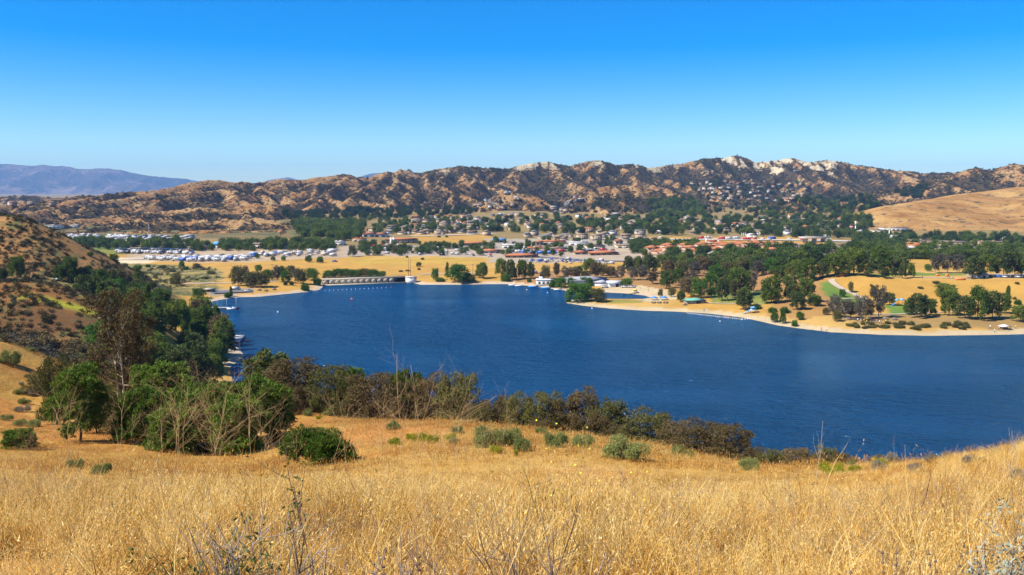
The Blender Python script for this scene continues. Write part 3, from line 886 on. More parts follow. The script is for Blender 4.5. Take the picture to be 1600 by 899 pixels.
def trunk_geo(kind, h, w, ls, rg, r0, sides=6, limbs=8):
    mb = MB()
    lean = rg.normal(size=2) * .04 * h
    nst = {'shrubtree': 4, 'euc': 2, 'bush': 0, 'pinebush': 1}.get(kind, 1)
    top = {'euc': .8, 'cone': .95, 'shrubtree': .6}.get(kind, .72) * h
    tips = []
    for s_ in range(max(nst, 1)):
        a = rg.uniform(0, 6.283); sp = (0.22 * w if nst > 1 else 0.0)
        z = np.linspace(0, 1, 7)
        px_ = lean[0] * z + math.cos(a) * sp * z ** 1.3 + np.cumsum(rg.normal(size=7)) * .012 * h
        py_ = lean[1] * z + math.sin(a) * sp * z ** 1.3 + np.cumsum(rg.normal(size=7)) * .012 * h
        px_ -= px_[0] - (math.cos(a) * .02 * w if nst > 1 else 0); py_ -= py_[0] - (math.sin(a) * .02 * w if nst > 1 else 0)
        pts = np.stack([px_, py_, z * top - 0.03 * h], 1)
        mb.add(tube(pts, r0 * (1.0 - .75 * z) * (1.0 if nst == 1 else .75), sides))
        tips.append(pts)
    for k in range(min(limbs, len(ls))):
        c = np.array(ls[(k * 5 + 1) % len(ls)][0])
        st = tips[k % len(tips)]
        i = int(np.clip(np.searchsorted(st[:, 2], c[2] * rg.uniform(.45, .75)), 1, 6))
        p0 = st[i]; mid = p0 * .5 + c * .5 + rg.normal(size=3) * .03 * h; mid[2] -= .02 * h
        mb.add(tube([p0, mid, c], [r0 * .42, r0 * .28, r0 * .1], 4))
    return mb

PROTO = {}
def proto(key, kind, n, h, w, ncl, nlf, size, leaf, bark, r0, needle=False, droop=False, limbs=8, single=False, seed=0):
    out = []
    for i in range(n):
        rg = np.random.default_rng(seed * 100 + i + 11)
        (cv, cf), ls = crown_geo(kind, h, w, ncl, nlf, size, rg, needle, droop)
        tb = trunk_geo(kind, h, w, ls, rg, r0, 6, limbs)
        if single:
            tb.add((cv, cf), 1)
            out.append((tb.mesh(key, [bark, leaf], False), None))
        else:
            out.append((tb.mesh(key + '_trunk', [bark], True), mesh_np(key + '_crown', cv, cf, [leaf])))
    PROTO[key] = (h, w, out)

# near kinds (tens of metres away)
proto('near_pine', 'pine', 2, 6, 5.0, 46, 14, 0.13, M_pine, M_bark, .11, needle=True, seed=1)
proto('near_pinebush', 'pinebush', 3, 5, 5.2, 44, 14, 0.13, M_pine, M_bark, .09, needle=True, seed=2)
proto('near_brown', 'shrubtree', 4, 5, 4.6, 46, 12, 0.095, M_brown, M_bark, .09, droop=True, limbs=16, seed=3)
proto('near_olive', 'shrubtree', 3, 5, 4.6, 46, 12, 0.095, M_olive, M_bark, .09, droop=True, limbs=16, seed=4)
proto('near_euc', 'euc', 2, 11, 7.5, 60, 14, 0.12, M_brown, M_barkpale, .17, droop=True, limbs=18, seed=5)
proto('near_sage', 'bush', 3, 1.5, 2.6, 75, 12, 0.045, M_sage, M_bark, .03, seed=6)
proto('near_mustard', 'bush', 2, .8, 1.6, 45, 10, 0.032, M_mustard, M_bark, .015, seed=7)
proto('near_greenbush', 'bush', 2, 2.0, 4.0, 130, 15, 0.055, M_pine, M_bark, .05, needle=True, seed=8)
proto('near_greybush', 'bush', 3, 1.0, 1.8, 56, 12, 0.03, M_greybush, M_darktwig, .02, seed=9)
# middle kinds (hundreds of metres)
proto('mid_pine', 'pine', 4, 11, 9, 18, 8, 0.42, M_pinedark, M_bark, .22, needle=True, seed=10)
proto('mid_olivepine', 'pine', 3, 11, 9, 18, 8, 0.42, M_pineolive, M_bark, .22, needle=True, seed=11)
proto('mid_cone', 'cone', 3, 11, 6, 30, 9, 0.34, M_pinedark, M_bark, .2, needle=True, seed=12)
proto('mid_broad', 'broad', 3, 9, 9, 20, 8, 0.38, M_green, M_bark, .2, seed=13)
proto('mid_olive', 'broad', 3, 9, 8, 20, 8, 0.36, M_olive, M_bark, .2, seed=14)
proto('mid_brown', 'euc', 3, 11, 8, 26, 9, 0.34, M_brown, M_bark, .2, droop=True, limbs=14, seed=15)
proto('mid_grey', 'euc', 3, 11, 9, 18, 8, 0.34, M_grey, M_barkpale, .22, droop=True, limbs=16, seed=16)
proto('mid_bush', 'bush', 3, 2.2, 3.6, 20, 7, 0.22, M_olive, M_bark, .05, seed=17, single=True)
proto('mid_greenbush', 'bush', 2, 3.0, 4.0, 22, 8, 0.24, M_green, M_bark, .05, seed=18, single=True)
# far kinds (about a kilometre and more)
proto('far_broad', 'broad', 4, 9, 9, 8, 5, 0.72, M_town, M_bark, .25, single=True, limbs=3, seed=20)
proto('far_pine', 'pine', 3, 11, 8, 7, 5, 0.75, M_pinedark, M_bark, .25, needle=True, single=True, limbs=3, seed=21)
proto('far_oak', 'broad', 3, 8, 9, 8, 5, 0.72, M_oak, M_bark, .25, single=True, limbs=2, seed=22)

NAMES = {'near_pine': 'pine_tree', 'near_pinebush': 'pine_tree', 'mid_pine': 'pine_tree', 'mid_olivepine': 'pine_tree', 'mid_cone': 'pine_tree', 'far_pine': 'pine_tree',
         'near_brown': 'pepper_tree', 'near_olive': 'pepper_tree', 'near_euc': 'eucalyptus_tree', 'mid_brown': 'eucalyptus_tree', 'mid_grey': 'eucalyptus_tree',
         'mid_broad': 'broadleaf_tree', 'mid_olive': 'broadleaf_tree', 'far_broad': 'broadleaf_tree', 'far_oak': 'oak_tree',
         'near_sage': 'sage_bush', 'near_mustard': 'mustard_plant', 'near_greenbush': 'green_bush', 'near_greybush': 'grey_bush', 'mid_bush': 'shrub', 'mid_greenbush': 'shrub'}
CATS = {'sage_bush': 'bush', 'mustard_plant': 'plant', 'green_bush': 'bush', 'grey_bush': 'bush', 'shrub': 'shrub'}
_pick = {}
def plant(key, pos, h, w, label, group=None, rotz=None, sink=0.0):
    h0, w0, vs = PROTO[key]
    k = _pick.get(key, 0); _pick[key] = k + 1
    tm, cm = vs[k % len(vs)]
    name = NAMES[key]
    rz = random.uniform(0, 6.283) if rotz is None else rotz
    sc = (w / w0, w / w0, h / h0)
    loc = (pos[0], pos[1], pos[2] - sink)
    if cm is None:
        o = link(name, tm, None, loc, rz, sc)
    else:
        o = empty(name, loc, rz); o.scale = sc
        link('trunk' if CATS.get(name) is None else 'stem', tm, o)
        link('crown' if CATS.get(name) is None else 'foliage', cm, o)
    tag(o, label, CATS.get(name, 'tree'), group)
    return o

def stand(px, top, Y):
    """foot and height of something seen at column px with its top at row top, Y metres away"""
    x, y, zt = at_Y(px, top, Y)
    zg = float(ground(x, y))
    return (x, y, zg), zt - zg
ORD = ['leftmost', 'second', 'third', 'fourth', 'fifth', 'sixth', 'seventh', 'eighth', 'ninth', 'tenth', 'eleventh', 'twelfth', 'thirteenth', 'fourteenth', 'fifteenth', 'sixteenth',
       'seventeenth', 'eighteenth', 'nineteenth', 'twentieth']
TENS = {2: 'twenty', 3: 'thirty', 4: 'forty', 5: 'fifty', 6: 'sixty', 7: 'seventy', 8: 'eighty', 9: 'ninety'}
def ordn(i):
    if i < 20: return ORD[i] + (' from the left' if i else '')
    n = i + 1; t_, u = divmod(n, 10)
    if n >= 100: return '%dth from the left' % n
    w = (TENS[t_][:-1] + 'ieth') if u == 0 else TENS[t_] + '-' + (['first'] + ORD[1:9])[u - 1]
    return w + ' from the left'
# ------------------------------------------------------------------ trees and bushes on the near slope
# (column, top row, metres away, width in columns, kind, label)
near_trees = [
 (118, 568, 65, 84, 'near_pine', 'small round green pine with bare lower trunk standing alone on orange slope'),
 (84, 553, 80, 44, 'near_olive', 'dark olive tree peeking out behind the lone small pine'),
 (28, 668, 57, 52, 'near_pinebush', 'small dense bushy pine near the left edge, foliage to the ground'),
 (182, 452, 90, 118, 'near_euc', 'tall sparse brown-leaved eucalyptus with pale forked trunk, tallest on the slope'),
 (212, 505, 98, 66, 'near_euc', 'shorter brown eucalyptus close behind the tallest one'),
 (226, 602, 66, 96, 'near_pinebush', 'bright green bushy pine between lone pine and the widest pine'),
 (252, 562, 80, 100, 'near_pine', 'rounded green pine rising behind the row of bushy pines'),
 (322, 592, 66, 120, 'near_pinebush', 'widest bright green bushy pine behind the dry stalks'),
 (400, 586, 69, 112, 'near_pinebush', 'bushy green pine at right end of the green pine row'),
 (288, 600, 74, 80, 'near_pine', 'green pine squeezed between two bushy pines behind the stalks'),
 (150, 602, 73, 58, 'near_olive', 'olive brush between lone pine and the green pine row'),
 (200, 622, 70, 56, 'near_brown', 'low brown brush at the left foot of the green pine row'),
 (272, 628, 63, 84, 'near_pinebush', 'low green pine filling the front of the pine row, left'),
 (362, 612, 64, 92, 'near_pinebush', 'low green pine filling the front of the pine row, right'),
 (440, 612, 84, 50, 'near_brown', 'low brown brush at the right foot of the green pine row'),
 (172, 575, 92, 76, 'near_olive', 'olive brush round the pale trunk of the tall eucalyptus'),
 (60, 580, 100, 40, 'near_olive', 'dark olive brush on left slope above the lone pine'),
 (415, 547, 120, 74, 'mid_olivepine', 'olive pine by the near shore, above the right end of the bushy pines'),
 (458, 559, 92, 92, 'near_brown', 'round brown-grey pepper tree against the water, first right of the pines'),
 (432, 575, 98, 56, 'near_brown', 'low brown pepper tree tucked left of the round brown one'),
 (520, 570, 86, 66, 'near_olive', 'olive pepper tree with dark trunk at left end of shoreline thicket'),
 (550, 571, 100, 52, 'near_pine', 'green pine top behind the left end of shoreline thicket'),
 (586, 580, 84, 80, 'near_brown', 'brown pepper tree with exposed dark trunk in middle of shoreline thicket'),
 (624, 577, 96, 46, 'near_pine', 'green pine top behind the tall dry stalks, left of a pair'),
 (649, 579, 97, 40, 'near_pine', 'green pine top behind the tall dry stalks, right of a pair'),
 (676, 586, 82, 70, 'near_brown', 'brown pepper tree behind the tallest dry stalks'),
 (716, 583, 80, 72, 'near_olive', 'dark olive pepper tree at right end of shoreline thicket'),
 (700, 605, 86, 50, 'near_brown', 'low brown pepper tree between the thicket end and tall stalks'),
 (758, 626, 77, 56, 'near_brown', 'low brown pepper tree in the dip between two thickets'),
 (790, 618, 77, 46, 'near_brown', 'thin brown pepper tree left of the second thicket'),
 (812, 613, 72, 46, 'near_olive', 'olive pepper tree at left end of the second thicket'),
 (853, 611, 70, 54, 'near_olive', 'tall olive-brown pepper tree, left of three tall ones above sage bushes'),
 (882, 622, 69, 52, 'near_brown', 'brown pepper tree, middle of the tall ones above sage bushes'),
 (914, 607, 68, 54, 'near_brown', 'tallest brown pepper tree of the second thicket'),
 (954, 624, 66, 68, 'near_olive', 'broad dark pepper tree at right end of second thicket'),
 (934, 645, 65, 46, 'near_brown', 'low brown pepper tree in front of the second thicket'),
 (1016, 640, 60, 72, 'near_olive', 'olive pepper tree right of the gap, behind the largest sage bush'),
 (1056, 657, 58, 56, 'near_brown', 'brown pepper tree between gap tree and the pale-limbed one'),
 (1102, 656, 55, 70, 'near_brown', 'brown pepper tree with pale bare limb low down'),
 (1144, 663, 53, 64, 'near_brown', 'brown pepper tree at the right end of the third thicket'),
 (1180, 698, 50, 44, 'near_brown', 'low brown pepper tree trailing off right of the third thicket'),
 (1210, 703, 46, 44, 'near_olive', 'low dark tree right of the round sage bush'),
 (1250, 698, 45, 44, 'near_brown', 'low brown tree below the bare white snag'),
 (1292, 697, 44, 40, 'near_olive', 'round dark tree right of the bare white snag'),
 (1326, 710, 43, 30, 'near_brown', 'tiny brown tree top over the grassy hump'),
 (1375, 711, 40, 28, 'near_olive', 'tiny round dark tree top where grass meets water on right'),
]
def clear_h(h): return max(h, 0.6)
for px, top, Y, wpx, key, lab in near_trees:
    p, h = stand(px, top, Y)
    plant(key, p, clear_h(h), wpx * mpp(p) * (1.22 if key in ('near_brown', 'near_olive') else 1.08), lab, 'trees on the near slope', sink=0.05)

# bushes: (column, foot row, height px, width px, kind, label)
near_bushes = [
 (500, 727, 57, 122, 'near_greenbush', 'wide dark green bush half sunk in golden grass'),
 (768, 697, 32, 58, 'near_sage', 'grey-green sage bush, leftmost of the big sages'),
 (798, 696, 26, 46, 'near_sage', 'grey-green sage bush leaning on the leftmost big sage'),
 (815, 706, 20, 30, 'near_sage', 'small grey-green sage in front of the leftmost pair'),
 (871, 698, 24, 42, 'near_sage', 'grey-green sage bush below the tall olive tree'),
 (911, 699, 20, 36, 'near_sage', 'grey-green sage bush below the tallest pepper tree'),
 (846, 679, 11, 20, 'near_sage', 'small pale sage at the foot of second thicket'),
 (977, 718, 36, 70, 'near_sage', 'largest grey-green sage bush in centre right of slope'),
 (1058, 712, 16, 22, 'near_sage', 'pale small sage right of the largest sage'),
 (1076, 715, 11, 18, 'near_sage', 'very small sage under the brown trees'),
 (1172, 735, 20, 40, 'near_sage', 'round sage bush alone on the grass, right of centre'),
 (714, 678, 12, 22, 'near_sage', 'small green sage below the dark olive tree'),
 (710, 694, 10, 18, 'near_sage', 'small sage among mustard left of the big sages'),
 (480, 650, 11, 16, 'near_sage', 'small sage in the clearing right of the bushy pines'),
 (517, 650, 14, 26, 'near_sage', 'sage at the foot of olive tree left of clearing'),
 (450, 660, 12, 20, 'near_sage', 'sage beside the yellow mustard in the clearing'),
 (615, 672, 14, 24, 'near_sage', 'green sage behind the tallest stalks'),
 (16, 569, 22, 34, 'near_sage', 'round green bush alone on the upper left slope'),
 (2, 567, 9, 14, 'near_sage', 'small green bush cut by the left edge of slope'),
 (57, 553, 9, 18, 'near_sage', 'grey-green bush on the brow of the left slope'),
 (44, 549, 6, 20, 'near_sage', 'flat green bush along the brow of the left slope'),
 (88, 562, 9, 22, 'near_sage', 'pale bush at right end of left slope brow'),
 (108, 565, 14, 18, 'near_sage', 'tall pale bush under the big eucalyptus'),
 (30, 616, 8, 22, 'near_sage', 'low sage left of a pair on the left slope'),
 (46, 618, 9, 20, 'near_greybush', 'low grey bush right of a pair on the left slope'),
 (58, 602, 8, 14, 'near_greybush', 'grey bush on left slope above the sage pair'),
 (33, 602, 5, 10, 'near_greybush', 'tiny grey bush mid left slope'),
 (60, 611, 5, 9, 'near_greybush', 'tiny grey bush beside the path-like bare soil'),
 (38, 632, 10, 18, 'near_sage', 'dark sage below the pair on the left slope'),
 (36, 644, 10, 24, 'near_greybush', 'pale grey bush left of the lone pine'),
 (12, 657, 10, 20, 'near_sage', 'sage bush near left edge above the dense small pine'),
 (32, 666, 11, 24, 'near_sage', 'left sage of a touching pair above the small bushy pine'),
 (52, 667, 11, 22, 'near_sage', 'right sage of a touching pair above the small bushy pine'),
 (68, 658, 10, 20, 'near_sage', 'sage bush just left of the lone pine trunk'),
 (118, 733, 15, 28, 'near_sage', 'dark sage bush at edge of tall grass under the lone pine'),
 (160, 742, 18, 30, 'near_sage', 'dark bush behind oat heads left of the stalk thicket'),
]
for px, py, hp, wp, key, lab in near_bushes:
    p = hit(px, py, 18)
    if p is None or p[1] > 200: continue
    m = mpp(p)
    plant(key, p, hp * m * 1.2 + .12, wp * m * 1.12, lab, 'bushes on the near slope', sink=0.05)
low = []
rl_ = random.Random(44)
for px0, px1, top0, top1, Y0, Y1 in [(425, 500, 600, 612, 92, 84), (505, 745, 612, 625, 86, 78), (745, 840, 640, 650, 76, 72), (840, 985, 650, 665, 68, 64), (990, 1090, 676, 690, 60, 56), (1080, 1175, 685, 706, 55, 50), (1175, 1345, 712, 716, 48, 42)]:
    n = int((px1 - px0) / 17)
    for k in range(n):
        t_ = (k + rl_.uniform(.2, .8)) / n; low.append((px0 + (px1 - px0) * t_, top0 + (top1 - top0) * t_ + rl_.uniform(-6, 8), Y0 + (Y1 - Y0) * t_ + rl_.uniform(-1.5, 5)))
for i, (px, top, Y) in enumerate(sorted(low)):
    p, h = stand(px, top, Y)
    plant('near_brown' if i % 3 else 'near_olive', p, max(h, .9), rl_.uniform(30, 46) * mpp(p), 'low brown shrub filling the foot of the shoreline thicket, ' + ordn(i), 'low shrubs along the thicket', sink=.05)
mustards = [(452, 645, 8, 14), (617, 696, 8, 26), (655, 690, 10, 28), (676, 693, 11, 24), (704, 688, 8, 22), (776, 709, 10, 24), (500, 655, 5, 12), (716, 664, 5, 16), (735, 662, 5, 14), (898, 694, 6, 10), (1290, 733, 9, 24), (1312, 736, 9, 18), (1300, 741, 7, 40), (1345, 721, 6, 22), (1372, 727, 6, 24), (1335, 738, 6, 22), (640, 686, 6, 14), (806, 712, 6, 8)]
for i, (px, py, hp, wp) in enumerate(sorted(mustards)):
    p = hit(px, py, 18)
    if p is None or p[1] > 200: continue
    m = mpp(p)
    plant('near_mustard', p, hp * m + .18, wp * m * 1.15, 'yellow-green mustard clump on the slope, ' + ordn(i), 'mustard clumps on the near slope')
greys = [(1395, 724, 12, 22), (1412, 722, 14, 24), (1425, 720, 16, 26), (1445, 717, 18, 24), (1462, 715, 16, 24), (1478, 713, 15, 26), (1494, 711, 15, 26), (1510, 707, 13, 24), (1455, 724, 9, 20), (1330, 731, 7, 16), (1480, 720, 9, 18), (1375, 736, 10, 26), (1430, 740, 10, 24), (1520, 730, 12, 30), (1590, 757, 14, 26)]
for i, (px, py, hp, wp) in enumerate(sorted(greys)):
    p = hit(px, py, 12)
    if p is None or p[1] > 200: continue
    m = mpp(p)
    plant('near_greybush' if i % 4 else 'near_sage', p, hp * m * 1.3 + .15, wp * m * 1.2, 'low sage scrub on the right grassy shoulder, ' + ordn(i), 'scrub on the right shoulder')

# ------------------------------------------------------------------ the left bank: pines between road and shore, brush in the ravine
def scatter_band(n, test, x0, x1, y0, y1, dmin, seed):
    rg = np.random.default_rng(seed); out = []
    for _ in range(n * 60):
        x, y = rg.uniform(x0, x1), rg.uniform(y0, y1)
        if not test(x, y): continue
        if all((x - q[0]) ** 2 + (y - q[1]) ** 2 > dmin * dmin for q in out):
            out.append((x, y))
            if len(out) >= n: break
    return out
def sdl(x, y):
    return float(poly_sd(np.array([x]), np.array([y]), lake_poly)[0])
def px_of(x, y, z): 
    a = project(np.array([x]), np.array([y]), np.array([z])); return float(a[0][0]), float(a[1][0])
band = scatter_band(78, lambda x, y: 3 < sdl(x, y) < 96 and ground(x, y) < 15.5 and not (y > 395 and sdl(x, y) < 30 and x > -190) and 800 + FPX * x / y > (150 if y < 330 else 120), -230, -90, 205, 425, 7.6, 31)
rows = []
for x, y in band:
    z = float(ground(x, y)); rows.append((px_of(x, y, z), x, y, z))
rows.sort()
for i, (pp, x, y, z) in enumerate(rows):
    r = random.random()
    key = 'mid_pine' if r < .48 else 'mid_olivepine' if r < .72 else 'mid_cone' if r < .82 else 'mid_brown' if r < .90 else 'mid_broad'
    h = random.uniform(7.5, 12.5)
    w = h * random.uniform(.72, .95) * (.7 if key == 'mid_cone' else 1)
    tone = {'mid_pine': 'dark green pine', 'mid_olivepine': 'olive green pine', 'mid_cone': 'narrow dark pine', 'mid_brown': 'brown eucalyptus', 'mid_broad': 'bright green tree'}[key]
    plant(key, (x, y, z), h, w, tone + ' in left shoreline wood, ' + ordn(i), 'left shoreline wood', sink=.1)
near_band = scatter_band(26, lambda x, y: 4 < sdl(x, y) < 60 and ground(x, y) < 24, -130, -20, 140, 205, 7.5, 33)
for i, (x, y) in enumerate(sorted(near_band)):
    key = ['mid_olivepine', 'mid_grey', 'mid_pine', 'mid_olive'][i % 4]; h = random.uniform(6, 9)
    plant(key, (x, y, float(ground(x, y))), h, h * .8, {'mid_olivepine': 'olive pine', 'mid_grey': 'half-bare grey tree', 'mid_pine': 'dark pine', 'mid_olive': 'olive tree'}[key] + ' above water behind the bushy pines, ' + ordn(i), 'trees behind the bushy pines', sink=.1)
rav = scatter_band(60, lambda x, y: ground(x, y) < 27 and -40 < 800 + FPX * x / y < 190, -175, -75, 158, 240, 5.2, 35)
for i, (x, y) in enumerate(sorted(rav, key=lambda q: q[0] / q[1])):
    key = ['mid_brown', 'mid_grey', 'mid_brown', 'mid_grey', 'mid_brown', 'mid_olive', 'mid_brown'][i % 7]
    z = float(ground(x, y)); h = float(np.clip(at_Y(800 + FPX * x / y, 500 - 16 * random.random(), y)[2] - z, 4, 9.5))
    plant(key, (x, y, z), h, h * random.uniform(.75, 1.0), {'mid_brown': 'brown twiggy tree', 'mid_grey': 'bare grey tree', 'mid_olive': 'dark olive tree'}[key] + ' in ravine below brown ridge, ' + ordn(i), 'ravine brush', sink=.1)

# ------------------------------------------------------------------ trees round the lake, one by one: column, foot row, height px, width px, kind, where
TONE = {'mid_pine': 'dark green pine', 'mid_olivepine': 'olive green pine', 'mid_cone': 'narrow dark pine', 'mid_broad': 'bright green leafy tree', 'mid_olive': 'olive leafy tree',
        'mid_brown': 'brownish eucalyptus', 'mid_grey': 'grey thin-leaved eucalyptus', 'mid_bush': 'low olive shrub', 'mid_greenbush': 'round green shrub', 'far_broad': 'green tree', 'far_pine': 'dark pine', 'far_oak': 'dark oak'}
P_, O_, C_, B_, L_, W_, G_, S_, U_ = 'mid_pine', 'mid_olivepine', 'mid_cone', 'mid_broad', 'mid_olive', 'mid_brown', 'mid_grey', 'mid_greenbush', 'mid_bush'
zones = {
 'below the steep left hill': (300, [(27, 433, 34, 27, P_), (4, 438, 20, 16, P_), (94, 439, 26, 20, P_), (111, 441, 42, 26, P_), (127, 446, 30, 16, O_), (139, 447, 33, 20, P_), (150, 445, 24, 16, O_), (120, 453, 13, 14, S_),
    (166, 452, 30, 20, O_), (183, 456, 38, 26, L_), (198, 458, 36, 24, W_), (215, 456, 22, 20, L_), (275, 447, 22, 20, L_), (238, 452, 14, 16, L_)]),
 'on the promontory left of the weir': (380, [(372, 447, 34, 26, L_), (392, 449, 26, 24, L_), (408, 449, 26, 26, L_), (361, 463, 15, 9, C_), (356, 465, 9, 12, S_), (311, 465, 16, 22, B_), (432, 441, 26, 18, G_), (447, 442, 20, 18, B_), (420, 438, 18, 18, B_),
    (470, 443, 25, 22, L_), (488, 438, 20, 22, B_), (496, 446, 14, 12, S_), (477, 454, 14, 14, S_), (446, 446, 8, 7, U_), (456, 446, 8, 7, U_), (440, 433, 18, 20, B_), (455, 428, 14, 16, L_), (404, 425, 12, 12, B_), (385, 445, 30, 14, G_), (460, 438, 18, 14, G_)]),
 'in the thicket behind the weir': (440, [(514, 435, 13, 22, B_), (528, 434, 15, 24, B_), (542, 434, 15, 24, B_), (556, 434, 14, 22, B_), (570, 433, 14, 22, L_), (583, 434, 14, 22, B_), (595, 434, 11, 18, B_), (506, 435, 5, 6, U_)]),
 'on far shore between weir and boathouse': (440, [(680, 438, 20, 12, B_), (688, 440, 8, 14, S_), (699, 432, 22, 10, C_), (716, 441, 30, 36, B_), (733, 441, 15, 20, B_), (753, 435, 26, 20, P_), (747, 434, 14, 10, P_), (783, 433, 31, 20, P_), (798, 438, 34, 16, P_), (803, 437, 20, 12, O_), (816, 436, 32, 18, P_), (829, 436, 28, 14, P_),
    (790, 440, 14, 14, S_), (827, 441, 8, 7, S_), (853, 436, 23, 16, L_), (847, 436, 12, 12, G_), (870, 433, 23, 14, W_), (885, 436, 20, 22, G_), (898, 436, 19, 20, W_), (914, 437, 15, 16, L_), (930, 435, 26, 22, W_), (921, 425, 22, 26, P_), (905, 427, 12, 14, B_), (712, 435, 24, 12, L_)]),
 'on the sandy spit': (400, [(901, 472, 32, 38, B_), (914, 471, 30, 30, B_), (934, 472, 23, 28, L_), (888, 472, 5, 10, S_), (957, 464, 4, 4, S_), (967, 464, 5, 6, S_), (975, 463, 5, 6, S_)]),
 'behind the boathouse': (440, [(868, 449, 15, 18, B_), (877, 450, 18, 20, B_), (893, 448, 15, 16, B_), (912, 446, 14, 14, B_), (921, 447, 14, 14, B_), (979, 448, 14, 20, B_), (862, 449, 8, 10, S_)]),
 'in the park behind the cove': (430, [(1041, 451, 30, 22, P_), (1032, 464, 13, 9, L_), (1050, 464, 16, 14, L_), (1064, 472, 19, 14, O_), (1072, 464, 31, 24, W_), (1092, 466, 34, 26, B_), (1112, 464, 17, 16, B_), (1128, 470, 36, 22, O_), (1145, 466, 30, 16, L_), (1155, 462, 46, 40, P_), (1176, 456, 34, 22, G_),
    (1162, 484, 36, 28, P_), (1181, 483, 10, 18, S_), (1198, 474, 30, 22, P_), (981, 427, 28, 18, P_), (996, 427, 28, 18, P_), (1015, 428, 32, 28, P_), (1033, 424, 28, 20, P_), (970, 437, 22, 20, G_), (990, 438, 22, 22, G_), (1005, 438, 24, 22, G_), (955, 434, 18, 20, W_), (942, 431, 20, 18, L_), (1065, 430, 24, 24, L_),
    (1100, 428, 28, 28, W_), (1085, 432, 24, 24, G_), (1120, 440, 28, 28, B_), (1135, 432, 24, 26, L_), (1060, 446, 28, 24, P_), (1080, 447, 24, 26, G_), (1045, 432, 26, 22, W_), (1020, 444, 20, 20, W_), (1110, 452, 26, 26, B_), (1140, 448, 30, 26, P_), (1128, 418, 22, 24, L_), (1160, 424, 24, 26, L_), (1185, 432, 26, 26, G_), (1205, 428, 26, 26, B_), (1175, 416, 20, 24, L_)]),
 'along the grassy bluff top': (430, [(1219, 440, 27, 24, P_), (1240, 437, 32, 26, P_), (1260, 441, 40, 32, P_), (1285, 434, 28, 24, P_), (1303, 432, 40, 38, P_), (1333, 430, 46, 38, P_), (1375, 428, 46, 36, P_), (1355, 431, 30, 38, O_), (1408, 429, 28, 26, P_), (1383, 435, 18, 14, O_), (1396, 433, 16, 12, O_), (1410, 435, 24, 13, P_), (1423, 434, 24, 14, P_), (1398, 428, 22, 22, G_),
    (1462, 427, 30, 24, G_), (1479, 427, 31, 26, G_), (1497, 427, 30, 24, G_), (1520, 435, 36, 32, P_), (1541, 431, 36, 30, P_), (1568, 432, 44, 32, P_), (1586, 431, 40, 28, P_), (1603, 432, 40, 28, P_), (1450, 424, 12, 12, B_)]),
 'in the lakeside park under the bluff': (350, [(1205, 474, 44, 36, P_), (1230, 447, 18, 18, P_), (1237, 472, 36, 26, P_), (1258, 472, 40, 30, P_), (1246, 484, 30, 26, O_), (1272, 478, 18, 24, P_), (1290, 492, 12, 12, L_), (1207, 488, 9, 14, S_), (1226, 489, 12, 16, S_), (1210, 504, 18, 14, B_), (1223, 506, 20, 11, B_), (1250, 500, 14, 13, B_), (1241, 510, 12, 11, S_),
    (1302, 496, 36, 28, G_), (1318, 499, 34, 24, G_), (1345, 501, 40, 26, G_), (1358, 498, 32, 20, W_), (1374, 497, 50, 28, G_), (1330, 497, 26, 22, W_), (1390, 477, 21, 19, O_), (1316, 464, 13, 11, B_), (1329, 457, 18, 9, L_), (1308, 502, 18, 16, L_), (1365, 470, 26, 16, W_),
    (1434, 497, 40, 34, P_), (1420, 492, 26, 18, P_), (1453, 493, 28, 22, P_), (1482, 493, 44, 30, P_), (1477, 463, 21, 36, P_), (1507, 498, 38, 30, P_), (1528, 500, 56, 36, P_), (1550, 498, 46, 32, P_), (1566, 490, 34, 22, P_), (1574, 481, 34, 14, C_), (1593, 503, 28, 26, P_), (1590, 476, 10, 12, S_), (1462, 443, 5, 12, U_), (1438, 451, 4, 9, U_), (1589, 444, 4, 7, U_), (1585, 468, 5, 6, U_)]),
 'dotted over the golden field': (500, [(482, 410, 11, 12, B_), (500, 411, 11, 12, B_), (427, 408, 8, 9, L_), (443, 408, 8, 8, B_), (402, 404, 8, 9, B_), (347, 401, 5, 10, S_), (551, 401, 19, 15, L_), (616, 397, 12, 11, L_), (654, 417, 8, 10, L_), (636, 403, 4, 5, U_), (660, 406, 4, 6, U_), (645, 396, 5, 7, U_), (658, 396, 5, 8, U_), (626, 425, 3, 8, U_), (655, 422, 4, 6, U_), (637, 424, 3, 8, U_), (686, 371, 4, 6, S_), (722, 379, 5, 8, S_), (698, 371, 4, 5, S_)]),
 'in scrub beyond the left hill': (430, [(178, 408, 12, 16, B_), (142, 413, 8, 10, B_), (284, 419, 12, 10, B_), (290, 422, 8, 8, S_), (308, 421, 10, 14, L_), (215, 420, 8, 14, S_), (232, 418, 6, 9, S_), (208, 437, 8, 14, S_), (242, 435, 6, 9, U_), (160, 417, 6, 8, U_), (196, 416, 5, 9, U_), (255, 419, 5, 12, U_), (270, 425, 5, 12, U_), (225, 428, 4, 12, U_), (330, 428, 6, 14, U_), (320, 436, 5, 12, U_)]),
}
TREE_XY = []
for zone, (ymin, lst) in zones.items():
    per = {}
    rz_ = random.Random(len(lst))
    for e in sorted(lst):
        if e[4] == P_ and e[2] > 15 and rz_.random() < .28: e = e[:4] + (O_,)
        per.setdefault(e[4], []).append(e)
    for key, es in per.items():
        for i, (px, py, hp, wp, k) in enumerate(es):
            p = hit(px, py, ymin)
            if p is None: continue
            m = mpp(p)
            where = (', ' + ordn(i)) if len(es) > 1 else ''
            plant(k, p, hp * m, wp * m, TONE[k] + ' ' + zone + where, 'trees ' + zone, sink=0.03 * hp * m)
            TREE_XY.append(p[:2])
